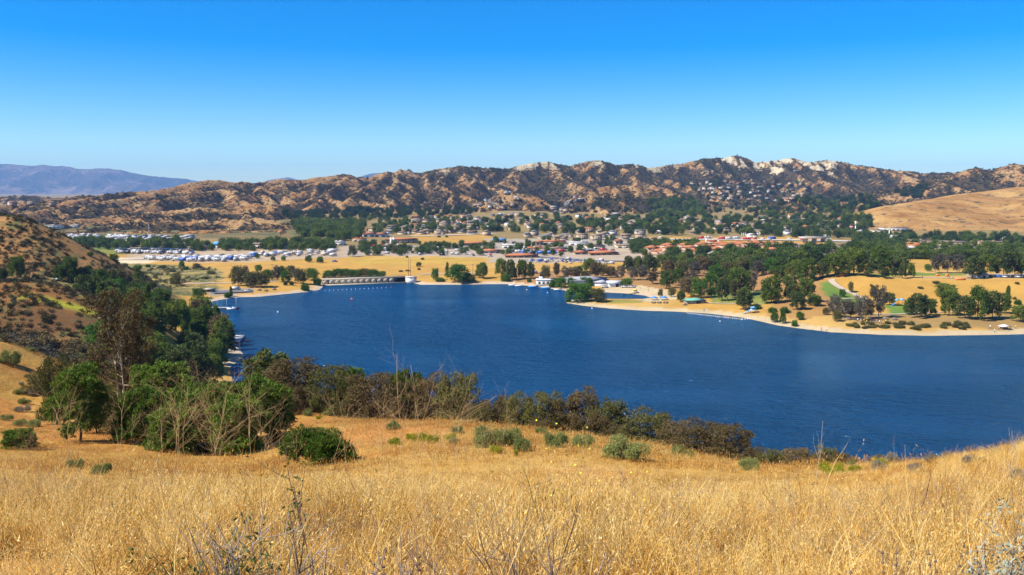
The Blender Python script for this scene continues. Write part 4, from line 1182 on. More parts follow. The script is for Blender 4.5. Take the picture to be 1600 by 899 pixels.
# low scrub on the right-hand bank above the beach
ls = [(random.uniform(1328, 1515), random.uniform(506, 519)) for _ in range(64)]
ls += [(random.uniform(1310, 1340), random.uniform(506, 516)) for _ in range(8)]
shr = []
for px, py in sorted(ls):
    p = hit(px, py, 330)
    if p is not None and sdl(p[0], p[1]) > 7: shr.append(p)
for i, p in enumerate(shr):
    plant(U_, p, random.uniform(1.2, 2.2), random.uniform(2.0, 3.8), 'low grey-green shrub in scrub bank above right beach, ' + ordn(i), 'shrubs in the bank above the right beach', sink=.1)
# ------------------------------------------------------------------ foreground: wild oats and dry stalks
def strip(p0, d, L, W, bend, nseg, rg):
    """a curved blade: returns verts, faces"""
    d = np.asarray(d, float)
    t = np.linspace(0, 1, nseg + 1)[:, None]
    pts = np.asarray(p0) + np.array((0, 0, 1.0)) * L * t * (1 - .35 * bend * t) + d * L * bend * t ** 1.8
    side = np.cross(d + rg.normal(size=3) * .3, (0, 0, 1.0)); side /= np.linalg.norm(side) + 1e-9
    wd = W * (1 - t) ** .6 + W * .12
    v = np.stack([pts - side * wd / 2, pts + side * wd / 2], 1).reshape(-1, 3)
    i = np.arange(nseg)[:, None] * 2
    f = np.concatenate([i, i + 1, i + 3, i + 2], 1)
    return v, f, pts

def oat_tuft(seed, stems, spread, h0, h1, w_stem, w_leaf, leaves, spk, spk_size, nseg):
    rg = np.random.default_rng(seed); mb = MB()
    for s_ in range(stems):
        a = rg.uniform(0, 6.283); r = spread * math.sqrt(rg.uniform(0, 1)); p0 = np.array((r * math.cos(a), r * math.sin(a), -.04))
        a2 = rg.uniform(0, 6.283); d = np.array((math.cos(a2) + .35, math.sin(a2), 0)); L = rg.uniform(h0, h1)
        v, f, pts = strip(p0, d, L, w_stem, rg.uniform(.12, .55), nseg, rg)
        mb.add((v, f), 0)
        for k in range(leaves):
            a3 = rg.uniform(0, 6.283); b0 = p0 + np.array((0, 0, L * rg.uniform(0, .35)))
            v, f, _ = strip(b0, (math.cos(a3), math.sin(a3), 0), L * rg.uniform(.3, .6), w_leaf, rg.uniform(.4, 1.1), max(2, nseg - 1), rg)
            mb.add((v, f), 1)
        if spk:
            n = spk; tt = rg.uniform(.55, 1.0, n); base = np.array([[np.interp(q, np.linspace(0, 1, nseg + 1), pts[:, i]) for i in range(3)] for q in tt])
            c = base + rg.normal(size=(n, 3)) * np.array((.045, .045, .015)) * (.6 + h0) - np.array((0, 0, .012))
            ax = rg.normal(size=(n, 3)) * .45 + np.array((0, 0, -1.0))
            v, f = leaf_quads(c, ax, spk_size * rg.uniform(.8, 1.3, n), spk_size * .24, rg)
            mb.add((v, f), 2)
    return mb

def grass_mat(name, stops, transl=.38):
    t = NT(name); p = t.pos()
    oi = t.n('ObjectInfo').outputs['Random']
    n = t.noise(3.4, 3, .6, p); n2 = t.noise(.42, 5, .65, p, .4)
    f = t.math('ADD', t.math('MULTIPLY', oi, .34), t.math('ADD', t.math('MULTIPLY', n, .62), t.math('MULTIPLY', n2, .72)))
    f = t.math('ADD', t.math('MULTIPLY', t.math('SUBTRACT', f, .84), 2.15), .50)
    c = t.ramp(f, stops)
    d = t.n('BsdfDiffuse'); t.put(d.inputs['Color'], c)
    tr = t.n('BsdfTranslucent'); t.put(tr.inputs['Color'], c)
    mx = t.n('MixShader'); mx.inputs[0].default_value = transl
    t.put(mx.inputs[1], d); t.put(mx.inputs[2], tr); t.put(t.out.inputs['Surface'], mx)
    return t.m
M_gstem = grass_mat('oat_stem', [(.06, (.17, .075, .022)), (.26, (.50, .25, .04)), (.5, (.72, .46, .11)), (.78, (.80, .60, .24))])
M_gleaf = grass_mat('oat_leaf', [(.06, (.13, .055, .018)), (.26, (.44, .20, .03)), (.5, (.64, .38, .08)), (.78, (.74, .53, .19))])
M_gspk = grass_mat('oat_spikelet', [(.1, (.52, .29, .065)), (.4, (.78, .53, .15)), (.75, (.88, .68, .30))])
M_gfar = grass_mat('short_grass', [(.15, (.30, .14, .035)), (.42, (.46, .235, .055)), (.7, (.54, .32, .09)), (.9, (.46, .38, .13))], .2)

def scatter(name, pts, rotz, tilt, scl, idx, protos, label):
    col = bpy.data.collections.new(name + '_tufts')
    for i, me in enumerate(protos):
        col.objects.link(bpy.data.objects.new('%s_tuft_%02d' % (name, i), me))
    me = bpy.data.meshes.new(name)
    n = len(pts)
    me.vertices.add(n); me.vertices.foreach_set('co', np.asarray(pts, np.float32).ravel())
    a = me.attributes.new('rot', 'FLOAT_VECTOR', 'POINT'); a.data.foreach_set('vector', np.stack([tilt[:, 0], tilt[:, 1], rotz], 1).astype(np.float32).ravel())
    a = me.attributes.new('scl', 'FLOAT', 'POINT'); a.data.foreach_set('value', np.asarray(scl, np.float32))
    a = me.attributes.new('idx', 'INT', 'POINT'); a.data.foreach_set('value', np.asarray(idx, np.int32))
    o = link(name, me); tag(o, label, kind='stuff')
    ng = bpy.data.node_groups.new(name + '_scatter', 'GeometryNodeTree')
    ng.interface.new_socket('Geometry', in_out='INPUT', socket_type='NodeSocketGeometry'); ng.interface.new_socket('Geometry', in_out='OUTPUT', socket_type='NodeSocketGeometry')
    gi = ng.nodes.new('NodeGroupInput'); go = ng.nodes.new('NodeGroupOutput')
    ip = ng.nodes.new('GeometryNodeInstanceOnPoints'); ci = ng.nodes.new('GeometryNodeCollectionInfo')
    ci.inputs['Collection'].default_value = col; ci.inputs['Separate Children'].default_value = True; ci.inputs['Reset Children'].default_value = True
    ip.inputs['Pick Instance'].default_value = True
    def na(nm, ty):
        nd = ng.nodes.new('GeometryNodeInputNamedAttribute'); nd.data_type = ty; nd.inputs['Name'].default_value = nm
        return nd.outputs['Attribute']
    ng.links.new(gi.outputs[0], ip.inputs['Points']); ng.links.new(ci.outputs[0], ip.inputs['Instance'])
    ng.links.new(na('idx', 'INT'), ip.inputs['Instance Index']); ng.links.new(na('rot', 'FLOAT_VECTOR'), ip.inputs['Rotation']); ng.links.new(na('scl', 'FLOAT'), ip.inputs['Scale'])
    ng.links.new(ip.outputs[0], go.inputs[0])
    md = o.modifiers.new('scatter', 'NODES'); md.node_group = ng
    return o

def fan(n, y0, y1, half, power, seed):
    """points over a wedge of hillside, thinning with distance"""
    rg = np.random.default_rng(seed)
    u = rg.uniform(0, 1, n)
    y = (y0 ** power + u * (y1 ** power - y0 ** power)) ** (1 / power)
    x = y * rg.uniform(-half, half, n) + rg.uniform(-1, 1, n)
    return x, y
# ---- dead mustard stalks
def stalk_geo(seed, h=1.2, dense=1.0, r0=.0055, gnarl=.10, sides=4):
    rg = np.random.default_rng(seed); mb = MB()
    def limb(p, d, L, r, depth):
        n = 6 if depth < 2 else 4
        pts = [np.array(p, float)]; d = np.array(d, float); d /= np.linalg.norm(d)
        for i in range(n):
            d = d + rg.normal(size=3) * gnarl + np.array((0, 0, .05 if depth else .02)); d /= np.linalg.norm(d)
            pts.append(pts[-1] + d * L / n)
        pts = np.array(pts)
        mb.add(tube(pts, np.linspace(r, r * .35, n + 1), sides if depth < 2 else 3))
        if depth >= 3: return
        k = int({0: 9, 1: 4, 2: 2}[depth] * dense * rg.uniform(.7, 1.2))
        a0 = rg.uniform(0, 6.283)
        for j in range(k):
            t_ = rg.uniform(.28 if depth == 0 else .2, .97)
            i = min(int(t_ * n), n - 1); q = pts[i] + (pts[i + 1] - pts[i]) * (t_ * n - i)
            a = a0 + j * 2.4 + rg.uniform(-.4, .4)
            dd = (pts[i + 1] - pts[i]); dd /= np.linalg.norm(dd)
            out = np.array((math.cos(a), math.sin(a), 0))
            limb(q, dd * rg.uniform(.5, .9) + out * rg.uniform(.6, 1.0), L * rg.uniform(.30, .55) * (1.15 - .5 * t_), r * (1 - .6 * t_) * .62, depth + 1)
    limb((0, 0, -.05), (rg.normal() * .1, rg.normal() * .1, 1), h, r0, 0)
    return mb
M_weed = plain_mat('grey_weed', (.30, .225, .165), .9, .1, .4, 10)
GM = [M_gstem, M_gleaf, M_gspk]
tL = [oat_tuft(320 + i, 3, .05, .55, .85, .0036, .005, 1, 9, .02, 5).mesh('long_oat', GM) for i in range(5)]
tW = [stalk_geo(340 + i, .5, 1.1, .0022, .2, 3).mesh('weed', [M_weed], False) for i in range(4)]
tA = [oat_tuft(200 + i, 10, .11, .18, .58, .0034, .0048, 2, 6, .019, 4).mesh('oat_tuft', GM) for i in range(7)]
tB = [oat_tuft(240 + i, 26, .26, .15, .42, .005, .0065, 1, 3, .022, 3).mesh('oat_clump', GM) for i in range(6)]
tC = [oat_tuft(280 + i, 52, .75, .06, .20, .012, .014, 1, 0, .05, 2).mesh('grass_patch', [M_gfar, M_gfar, M_gspk]) for i in range(5)]
def lay(name, n, y0, y1, half, power, protos, seed, label, s0, s1, tiltv, keep=None):
    x, y = fan(n, y0, y1, half, power, seed)
    rg = np.random.default_rng(seed + 1)
    z = ground(x, y)
    ok = z > 4
    if keep is not None: ok &= keep(x, y, rg)
    x, y, z = x[ok], y[ok], z[ok]; m = len(x)
    big = (.45 + 1.1 * fbm(x / 1.6, y / 1.6, 3, seed)) * (.62 + .8 * fbm(x / .4, y / .4, 2, seed + 9))
    if name == 'dry_grass': big = big * (1 - .45 * sstep(16, 34, y))
    # patches laid over by wind
    lean = np.stack([fbm(x / 1.5, y / 1.5, 3, seed + 5) - .5, fbm(x / 1.5, y / 1.5, 3, seed + 6) - .5], 1) * (2.6 if y0 < 15 else 1.4)
    lean *= sstep(.42, .6, fbm(x / 2.2, y / 2.2, 2, seed + 7))[:, None]
    return scatter(name, np.stack([x, y, z], 1), rg.uniform(0, 6.283, m), rg.normal(size=(m, 2)) * tiltv + lean, rg.uniform(s0, s1, m) * big, rg.integers(0, len(protos), m), protos, label)
FG_SPOTS = []
def spot(px, Y): FG_SPOTS.append(((px - 800) / FPX * Y * 1.03, Y))
for q_ in [(455, 3.9), (405, 4.3), (830, 4.1), (590, 4.2), (905, 4.0), (715, 4.4), (338, 4.2), (385, 4.0), (1585, 4.1), (1490, 4.2), (1568, 4.3), (545, 4.2)]: spot(*q_)
def thin(x, y, rg):
    ok = (fbm(x / 1.1, y / 1.1, 3, 91) + rg.uniform(-.2, .2, len(x)) > .36) & (fbm(x / .38, y / .38, 2, 94) + rg.uniform(-.1, .1, len(x)) > .38)
    for a, b in FG_SPOTS: ok &= ~(((x - a) ** 2 + ((y - b) * .8) ** 2 < .09) & (rg.uniform(0, 1, len(x)) < .8))
    return ok
lay('wild_oats', 24000, 1.6, 15.5, .78, 1.9, tA, 301, 'tall dry wild oats with pale hanging heads in the foreground', .8, 1.25, .12, thin)
lay('long_oats', 1500, 3.0, 15, .72, 1.6, tL, 311, 'scattered taller oat stems leaning above the foreground grass', .7, 1.15, .28, lambda x, y, rg: fbm(x / 2.2, y / 2.2, 3, 98) > .45)
lay('grey_weeds', 2600, 3.0, 17, .72, 1.7, tW, 313, 'grey dry weeds scattered in patches through the foreground grass', .6, 1.3, .3, lambda x, y, rg: fbm(x / 1.7, y / 1.7, 3, 99) + rg.uniform(-.1, .1, len(x)) > .53)
lay('dry_grass', 34000, 14, 50, .75, 1.8, tB, 303, 'dry golden grass over the middle of the near slope', .7, 1.2, .10, lambda x, y, rg: (fbm(x / 2.5, y / 2.5, 3, 92) + rg.uniform(-.3, .3, len(x)) > .33 + .20 * sstep(20, 34, y)))
lay('short_grass', 42000, 34, 150, .75, 1.7, tC, 305, 'short orange dry grass on the lower part of the near slope', .7, 1.3, .06, lambda x, y, rg: (fbm(x / 6, y / 6, 3, 93) + rg.uniform(-.3, .3, len(x)) > .36) & (y < 140))

STALK = [stalk_geo(400 + i, 1.2, 1.4, .0029, .17).mesh('dry_stalk', [M_drystalk], True) for i in range(8)]
STALK_G = [stalk_geo(420 + i, 1.2, .45, .0045, .07).mesh('grey_stalk', [M_darktwig], True) for i in range(4)]
SNAG = [stalk_geo(430 + i, 1.2, .5, .009, .16).mesh('snag', [M_barkpale], True) for i in range(2)]
def put_stalk(name, me, px, foot, top, label, cat, group, rz=None, wide=1.0, ymin=3.0, Y=None):
    if Y is None:
        p = hit(px, foot, ymin)
    else:
        x = (px - 800) / FPX * Y * 1.03; p = (x, Y, float(ground(x, Y)))
    if p is None or p[1] > 60: return None
    h = at_Y(px, top, p[1])[2] - p[2]
    s = h / 1.12
    o = link(name, me, None, (p[0], p[1], p[2]), random.uniform(0, 6.283) if rz is None else rz, (s * wide, s * wide, s))
    tag(o, label, cat, group)
    return o
left_stalks = [(88, 745, 606), (100, 750, 645), (128, 748, 566), (176, 750, 588), (196, 755, 650), (232, 752, 655), (252, 750, 600), (268, 748, 588), (282, 752, 574), (297, 748, 584), (326, 750, 586), (346, 752, 578), (360, 750, 610), (388, 750, 562), (399, 752, 598), (412, 748, 625), (430, 750, 640), (448, 752, 660), (310, 758, 560), (72, 748, 660), (50, 752, 665), (30, 755, 690)]
for i, (px, ft, tp) in enumerate(sorted(left_stalks)):
    put_stalk('dry_stalk', STALK[i % 8], px, ft, tp, 'dry branching stalk in the left thicket of stalks, ' + ordn(i), 'dead plant', 'dry stalks in the left thicket', wide=random.uniform(.8, 1.15))
mid_stalks = [(462, 745, 648), (520, 748, 632), (545, 748, 600), (560, 745, 615), (583, 748, 610), (600, 746, 640), (614, 745, 600), (632, 748, 557), (650, 748, 640), (668, 748, 562), (688, 748, 566), (700, 748, 610), (712, 746, 655), (735, 748, 660), (762, 748, 640), (790, 745, 606), (572, 752, 660), (640, 752, 600)]
for i, (px, ft, tp) in enumerate(sorted(mid_stalks)):
    put_stalk('dry_stalk', STALK[(i * 3 + 1) % 8], px, ft, tp, 'dry branching stalk in the middle clump against the water, ' + ordn(i), 'dead plant', 'dry stalks in the middle clump', wide=random.uniform(.75, 1.05))
grey = [(590, 760, 660), (606, 762, 690), (622, 765, 668), (655, 765, 660), (672, 762, 640), (693, 760, 650), (715, 758, 655), (728, 762, 690), (752, 760, 690), (772, 762, 695), (782, 760, 700), (806, 758, 690), (815, 764, 700), (828, 760, 668), (838, 760, 698), (855, 758, 690), (880, 758, 688), (890, 765, 705), (905, 762, 715), (960, 768, 722), (975, 770, 725), (990, 768, 728), (1108, 775, 735), (1215, 790, 745), (110, 775, 715), (205, 778, 715), (395, 768, 720), (470, 770, 700), (505, 780, 716), (545, 775, 690), (1373, 775, 732), (1340, 780, 745)]
for i, (px, ft, tp) in enumerate(sorted(grey)):
    put_stalk('bare_stem', STALK_G[i % 4], px, ft, tp, 'thin dark bare stem standing in the golden grass, ' + ordn(i), 'dead plant', 'dark bare stems in the grass', wide=.55)
put_stalk('dead_snag', SNAG[0], 1272, 762, 652, 'white crooked dead stem bare against the water right of centre', 'dead plant', None, 1.0, .55)
put_stalk('dead_snag', SNAG[1], 1396, 735, 680, 'thin straight pale dead stem against water right of the snag', 'dead plant', None, 2.0, .18)
put_stalk('dead_snag', SNAG[1], 1576, 770, 672, 'tall thin dry stem on the right grassy shoulder', 'dead plant', None, 4.0, .5)
put_stalk('dead_snag', SNAG[0], 1597, 720, 664, 'pale twiggy stem at the right edge of the shoulder', 'dead plant', None, 3.0, .8)

# ---- woody shrubs at the photographer's feet
def twig_shrub(seed, n, h, w, r0, leaf=None, lsize=.012, nl=10, mats=None):
    rg = np.random.default_rng(seed); mb = MB(); tipz = []
    for i in range(n):
        a = rg.uniform(0, 6.283); sp = rg.uniform(.1, 1) ** .7
        pts = [np.array((math.cos(a) * .03, math.sin(a) * .03, -.05))]; d = np.array((math.cos(a) * sp * w / h, math.sin(a) * sp * w / h, 1.0)); L = h * rg.uniform(.6, 1.1); d /= np.linalg.norm(d)
        for k in range(5):
            d = d + rg.normal(size=3) * .13; d /= np.linalg.norm(d); pts.append(pts[-1] + d * L / 5)
        pts = np.array(pts); mb.add(tube(pts, np.linspace(r0, r0 * .3, 6), 4)); tipz.append(pts)
        for j in range(4):
            q = pts[rg.integers(2, 5)]; d2 = d + rg.normal(size=3) * .6; d2 /= np.linalg.norm(d2)
            p2 = np.array([q, q + d2 * L * .15, q + d2 * L * .28 + np.array((0, 0, .02))]); mb.add(tube(p2, [r0 * .5, r0 * .35, r0 * .15], 3)); tipz.append(p2)
    if leaf:
        C = []
        for pts in tipz:
            k = rg.integers(1, len(pts), nl); C.append(pts[k] + rg.normal(size=(nl, 3)) * lsize * 1.4)
        C = np.concatenate(C); ax = rg.normal(size=C.shape) + np.array((0, 0, .7))
        mb.add(leaf_quads(C, ax, lsize * 2.2, lsize * .8, rg), 1)
    return mb
def fg(name, me, px, py, Y, label, cat='bush', rz=0, s=1.0):
    x = (px - 800) / FPX * Y * 1.03
    o = link(name, me, None, (x, Y, float(ground(x, Y))), rz, s); tag(o, label, cat)
    return o
M_sprig = foliage_mat('sprig_leaves', (.10, .12, .035), (.19, .20, .06), .3)
M_wsage = foliage_mat('white_sage_leaves', (.24, .26, .19), (.40, .42, .31), .2)
M_whorl = plain_mat('seed_whorl', (.15, .10, .07), .9, .1, .4, 20)
M_petal = plain_mat('yellow_petal', (.75, .55, .02), .6, .2)
M_twiggrey = plain_mat('grey_twig', (.34, .28, .23), .9, .1, .35, 15)
fg('twig_shrub', twig_shrub(501, 26, .55, .36, .005).mesh('twig_shrub', [M_darktwig], True), 455, 860, 3.9, 'dark leafless twiggy shrub at bottom edge left of centre', rz=.4, s=1.3)
fg('twig_shrub', twig_shrub(502, 22, .62, .34, .0045).mesh('twig_shrub', [M_twiggrey], True), 405, 860, 4.3, 'grey leafless twiggy shrub beside the dark one at the bottom edge', rz=1.4, s=1.3)
fg('twig_shrub', twig_shrub(503, 16, .60, .42, .0045).mesh('twig_shrub', [M_darktwig], True), 830, 870, 4.1, 'fan of thin dark twigs at bottom edge in the centre', rz=2.0, s=1.3)
fg('twig_shrub', twig_shrub(504, 12, .5, .30, .004).mesh('twig_shrub', [M_twiggrey], True), 590, 870, 4.2, 'small grey twig shrub between the two dark bottom shrubs', rz=3.0, s=1.3)
fg('twig_shrub', twig_shrub(505, 14, .48, .40, .004).mesh('twig_shrub', [M_twiggrey], True), 905, 880, 4.0, 'low grey twig shrub right of the central fan of twigs', rz=.1, s=1.3)
fg('twig_shrub', twig_shrub(506, 10, .5, .3, .004).mesh('twig_shrub', [M_twiggrey], True), 715, 870, 4.4, 'sparse grey twig shrub left of the central fan of twigs', rz=.8, s=1.3)
fg('sagebrush', twig_shrub(507, 18, .50, .28, .004, True, .013, 12).mesh('sagebrush', [M_darktwig, M_sprig], False), 338, 860, 4.2, 'feathery green sagebrush at the bottom edge, left one of two', rz=.3, s=1.3)
fg('sagebrush', twig_shrub(508, 14, .42, .24, .004, True, .013, 12).mesh('sagebrush', [M_darktwig, M_sprig], False), 385, 880, 4.0, 'feathery green sagebrush at the bottom edge, right one of two', rz=.9, s=1.3)
fg('sprig_plant', twig_shrub(509, 3, 1.0, .12, .005, True, .018, 10).mesh('sprig_plant', [M_darktwig, M_sprig], False), 478, 800, 5.6, 'thin dark sprig with small green leaves above the golden grass', 'plant', rz=.5)
mf = fg('mustard_flower', None, 890, 800, 6.2, 'spindly mustard plant with scattered tiny yellow flowers', 'plant', rz=.5)
link('stem', twig_shrub(510, 6, .85, .32, .003).mesh('mustard_stem', [M_sprig], False), mf)
fl_ = leaf_quads(np.random.default_rng(3).normal(size=(46, 3)) * np.array((.22, .22, .20)) + np.array((0, 0, .72)), np.random.default_rng(4).normal(size=(46, 3)), .017, .017, np.random.default_rng(5))
tag(link('flowers', mesh_np('mustard_petals', fl_[0], fl_[1], [M_petal]), mf), kind='stuff')
fg('white_sage', twig_shrub(511, 16, .55, .22, .004, True, .011, 22).mesh('white_sage', [M_twiggrey, M_wsage], False), 1585, 850, 4.1, 'pale blue-grey sage at the bottom right corner', rz=.5, s=1.3)
def whorl_plant(seed, n, h):
    rg = np.random.default_rng(seed); mb = MB()
    for i in range(n):
        a = rg.uniform(0, 6.283); q = rg.uniform(0, .5)
        b = np.array((math.cos(a) * q, math.sin(a) * q * .5, 0)); L = h * rg.uniform(.7, 1.1); tip = b * 1.3 + np.array((rg.normal() * .05, rg.normal() * .05, L))
        mb.add(tube([b, (b + tip) / 2 + rg.normal(size=3) * .01, tip], [.003, .0025, .0015], 4))
        for k in range(6):
            c = b + (tip - b) * (.45 + .1 * k); r = .013 * (1.1 - .08 * k)
            mb.cyl(c, r, .008, 1, 7, r * .7)
    return mb
fg('black_sage', whorl_plant(521, 15, .55).mesh('black_sage', [M_darktwig, M_whorl], False), 1490, 860, 4.2, 'dry sage with stacked round seed heads at bottom right', rz=.2, s=.95)
fg('black_sage', whorl_plant(522, 8, .62).mesh('black_sage', [M_darktwig, M_whorl], False), 1568, 840, 4.3, 'taller dry seed-head stems beside the pale blue-grey sage', rz=.9, s=.95)
fg('black_sage', whorl_plant(523, 7, .45).mesh('black_sage', [M_darktwig, M_whorl], False), 545, 860, 4.2, 'dry stems with dark round seed heads at bottom left of centre', rz=.9, s=.95)
# ------------------------------------------------------------------ town, roads, shore buildings
def objcol_mat(name, rough=.75, var=.12, scale=.6):
    t = NT(name)
    c = t.n('ObjectInfo').outputs['Color']
    n = t.noise(scale, 3, .6, t.n('TexCoord').outputs['Object'])
    return t.finish(t.mix(1.0, c, t.ramp(n, [(.3, 1 - var), (.7, 1 + var)]), 'MULTIPLY'), rough, .25)
M_wall = objcol_mat('painted_wall', .8, .07, .5)
M_roof = objcol_mat('roof_cover', .85, .22, 1.2)
M_win = plain_mat('window_glass', (.03, .04, .05), .15, .6)
M_trim = plain_mat('white_trim', (.72, .70, .66), .6, .3)
M_asph = plain_mat('asphalt', (.13, .125, .12), .9, .2, .2, .3)
M_conc = plain_mat('concrete', (.46, .42, .36), .9, .2, .2, .5)
M_path = plain_mat('pale_path', (.38, .32, .235), .95, .1, .15, .4)
M_body = objcol_mat('vehicle_paint', .35, .03)
M_tyre = plain_mat('tyre', (.02, .02, .02), .9, .1)
M_wood = plain_mat('weathered_wood', (.33, .27, .21), .9, .1, .3, 2)
M_pole = plain_mat('pole_wood', (.13, .095, .07), .9, .1, .2, 2)
M_steel = plain_mat('galvanised_steel', (.40, .40, .40), .5, .4)
M_dark = plain_mat('dark_opening', (.018, .016, .014), .9, .1)
M_solar = plain_mat('solar_panel', (.02, .025, .04), .25, .5)
M_rock = plain_mat('shore_rock', (.42, .36, .28), .95, .1, .35, 1.5)

def roads(name, pxs, width, mat, lift, ymin, label):
    r, ok = hits([p[0] for p in pxs], [p[1] for p in pxs], ymin)
    P = r[ok][:, :2]
    seg = np.concatenate([[0], np.cumsum(np.hypot(*np.diff(P, axis=0).T))])
    n = max(4, int(seg[-1] / 4)); s = np.linspace(0, seg[-1], n)
    cx = np.interp(s, seg, P[:, 0]); cy = np.interp(s, seg, P[:, 1])
    tx = np.gradient(cx); ty = np.gradient(cy); L = np.hypot(tx, ty) + 1e-9
    nx_, ny_ = -ty / L, tx / L
    k = np.linspace(-.5, .5, 5) * width
    X = cx[:, None] + nx_[:, None] * k; Y = cy[:, None] + ny_[:, None] * k
    Z = ground(X, Y); Z = np.maximum(Z, Z.mean(1, keepdims=True)) + lift
    me = mesh_np(name, np.stack([X, Y, Z], -1).reshape(-1, 3), grid_faces(n, 5), [mat], smooth=True)
    return tag(link(name, me), label, kind='structure')
roads('freeway', [(930, 373.5), (1000, 374), (1060, 374.5), (1120, 375), (1180, 375.5), (1240, 376), (1300, 377), (1380, 378)], 16, M_conc, .5, 880, 'pale freeway crossing behind the town')
roads('road', [(130, 409), (170, 406.5), (220, 405.5), (240, 405)], 8, M_path, .25, 560, 'pale dirt road left of the vehicle lot')
roads('road', [(286, 444), (330, 442.5), (380, 441.5), (430, 440)], 5, M_path, .2, 430, 'pale road on the promontory beyond the left wood')
roads('road', [(640, 369.5), (700, 368.3), (740, 366.5), (775, 365.5)], 9, M_conc, .4, 900, 'pale street curving above the upper golden field')
roads('road', [(655, 429.5), (700, 427.5), (745, 427)], 5, M_path, .2, 500, 'pale track behind the weir cylinder')
roads('road', [(790, 398.5), (860, 403), (930, 408), (1000, 409)], 9, M_asph, .3, 600, 'grey street in front of the shops')
roads('road', [(1275, 365), (1288, 370), (1292, 378)], 12, M_conc, .5, 850, 'pale street climbing toward the freeway bridge')
roads('road', [(792, 327), (780, 324), (765, 318), (752, 315)], 5, M_asph, .5, 1300, 'hillside street left of the brown knoll')
roads('road', [(866, 332), (880, 325), (895, 317), (905, 311)], 5, M_asph, .5, 1300, 'hillside street right of the brown knoll')
roads('path', [(1300, 436.5), (1299, 440), (1305, 446), (1322, 455), (1336, 461), (1350, 467), (1362, 470)], 3.4, M_path, .18, 380, 'pale curved footpath running down the grassy bluff')
roads('path', [(1310, 467.5), (1340, 466.5), (1355, 468)], 2.0, M_path, .18, 380, 'pale footpath crossing the lawn under the bluff')
roads('path', [(1340, 491), (1400, 491.5), (1450, 489), (1500, 488)], 2.2, M_path, .18, 340, 'pale footpath in front of the lakeside pines')
roads('path', [(1425, 434), (1470, 434.5), (1520, 435.5)], 3.0, M_path, .18, 400, 'pale path along the bluff edge')
roads('path', [(1105, 474), (1150, 475), (1190, 476)], 2.0, M_path, .18, 400, 'pale footpath behind the restroom hut')
roads('parking_lot', [(330, 457.5), (360, 456), (395, 455)], 9, M_asph, .2, 430, 'grey parking lot on the promontory shore')
roads('parking_lot', [(1545, 433), (1575, 433.5), (1620, 434)], 7, M_asph, .25, 380, 'grey parking strip at the right end of the bluff')

# ---- houses
def gable_roof(mb, w, d, z, rise, ov, mi):
    x, y = w / 2 + ov, d / 2 + ov
    v = [(-x, -y, z), (x, -y, z), (x, y, z), (-x, y, z), (-x, 0, z + rise), (x, 0, z + rise)]
    mb.poly(v, [(0, 1, 5, 4), (2, 3, 4, 5), (0, 4, 3), (1, 2, 5), (0, 3, 2, 1)], mi)
def hip_roof(mb, w, d, z, rise, ov, mi, ctr=(0, 0)):
    x, y = w / 2 + ov, d / 2 + ov; r = max(0.1, x - y)
    cx, cy = ctr
    v = [(cx - x, cy - y, z), (cx + x, cy - y, z), (cx + x, cy + y, z), (cx - x, cy + y, z), (cx - r, cy, z + rise), (cx + r, cy, z + rise)]
    mb.poly(v, [(0, 1, 5, 4), (2, 3, 4, 5), (0, 4, 3), (1, 2, 5), (0, 3, 2, 1)], mi)
def windows(mb, w, d, z0, n, mi):
    for sgn in (-1, 1):
        for i in range(n):
            x = (i + .5) / n * w - w / 2
            mb.box((x, sgn * d / 2, z0 + 1.5), (1.3, .12, 1.2), mi)
def house_protos():
    out = []
    for kind in range(4):
        wl, rf = MB(), MB()
        if kind == 0:
            wl.box((0, 0, 1.0), (13, 9, 4.0)); windows(wl, 13, 9, 0, 4, 1); gable_roof(rf, 13, 9, 3.0, 2.0, .5, 0)
        elif kind == 1:
            wl.box((0, 0, 1.0), (14, 10, 4.0)); wl.box((4, -6, 1.0), (6, 4.4, 4.0)); windows(wl, 14, 10, 0, 4, 1); wl.box((4, -8.25, 1.2), (4.4, .12, 2.1), 2)
            hip_roof(rf, 14, 10, 3.0, 2.2, .6, 0); hip_roof(rf, 4.6, 6, 3.02, 1.5, .5, 0, (4, -6))
        elif kind == 2:
            wl.box((0, 0, 2.4), (11, 9, 6.8)); wl.box((3, -5.4, 1.0), (5.5, 3.4, 4.0)); windows(wl, 11, 9, 0, 3, 1); windows(wl, 11, 9, 2.9, 3, 1)
            hip_roof(rf, 11, 9, 5.8, 1.9, .5, 0); hip_roof(rf, 3.6, 5.5, 3.0, 1.1, .3, 0, (3, -5.4))
        else:
            wl.box((0, 0, 2.4), (13, 8, 6.8)); windows(wl, 13, 8, 0, 4, 1); windows(wl, 13, 8, 2.9, 4, 1); gable_roof(rf, 13, 8, 5.8, 2.0, .5, 0)
        out.append((wl.mesh('house_wall', [M_wall, M_win, M_trim]), rf.mesh('house_roof', [M_roof])))
    return out
HOUSE = house_protos()
WALLC = [('cream', (.50, .42, .29)), ('white', (.60, .57, .51)), ('tan', (.34, .25, .155)), ('beige', (.42, .33, .23)), ('pinkish', (.42, .29, .20))]
ROOFC = [('brown', (.15, .10, .065)), ('tan', (.25, .175, .11)), ('grey', (.17, .16, .15)), ('terracotta', (.36, .13, .05)), ('pale grey', (.42, .40, .37)), ('dark brown', (.09, .065, .045))]
HQ = []
def house(*a, **k):
    HQ.append((a, k)); OCC.append((a[0][0], a[0][1], 7.0))
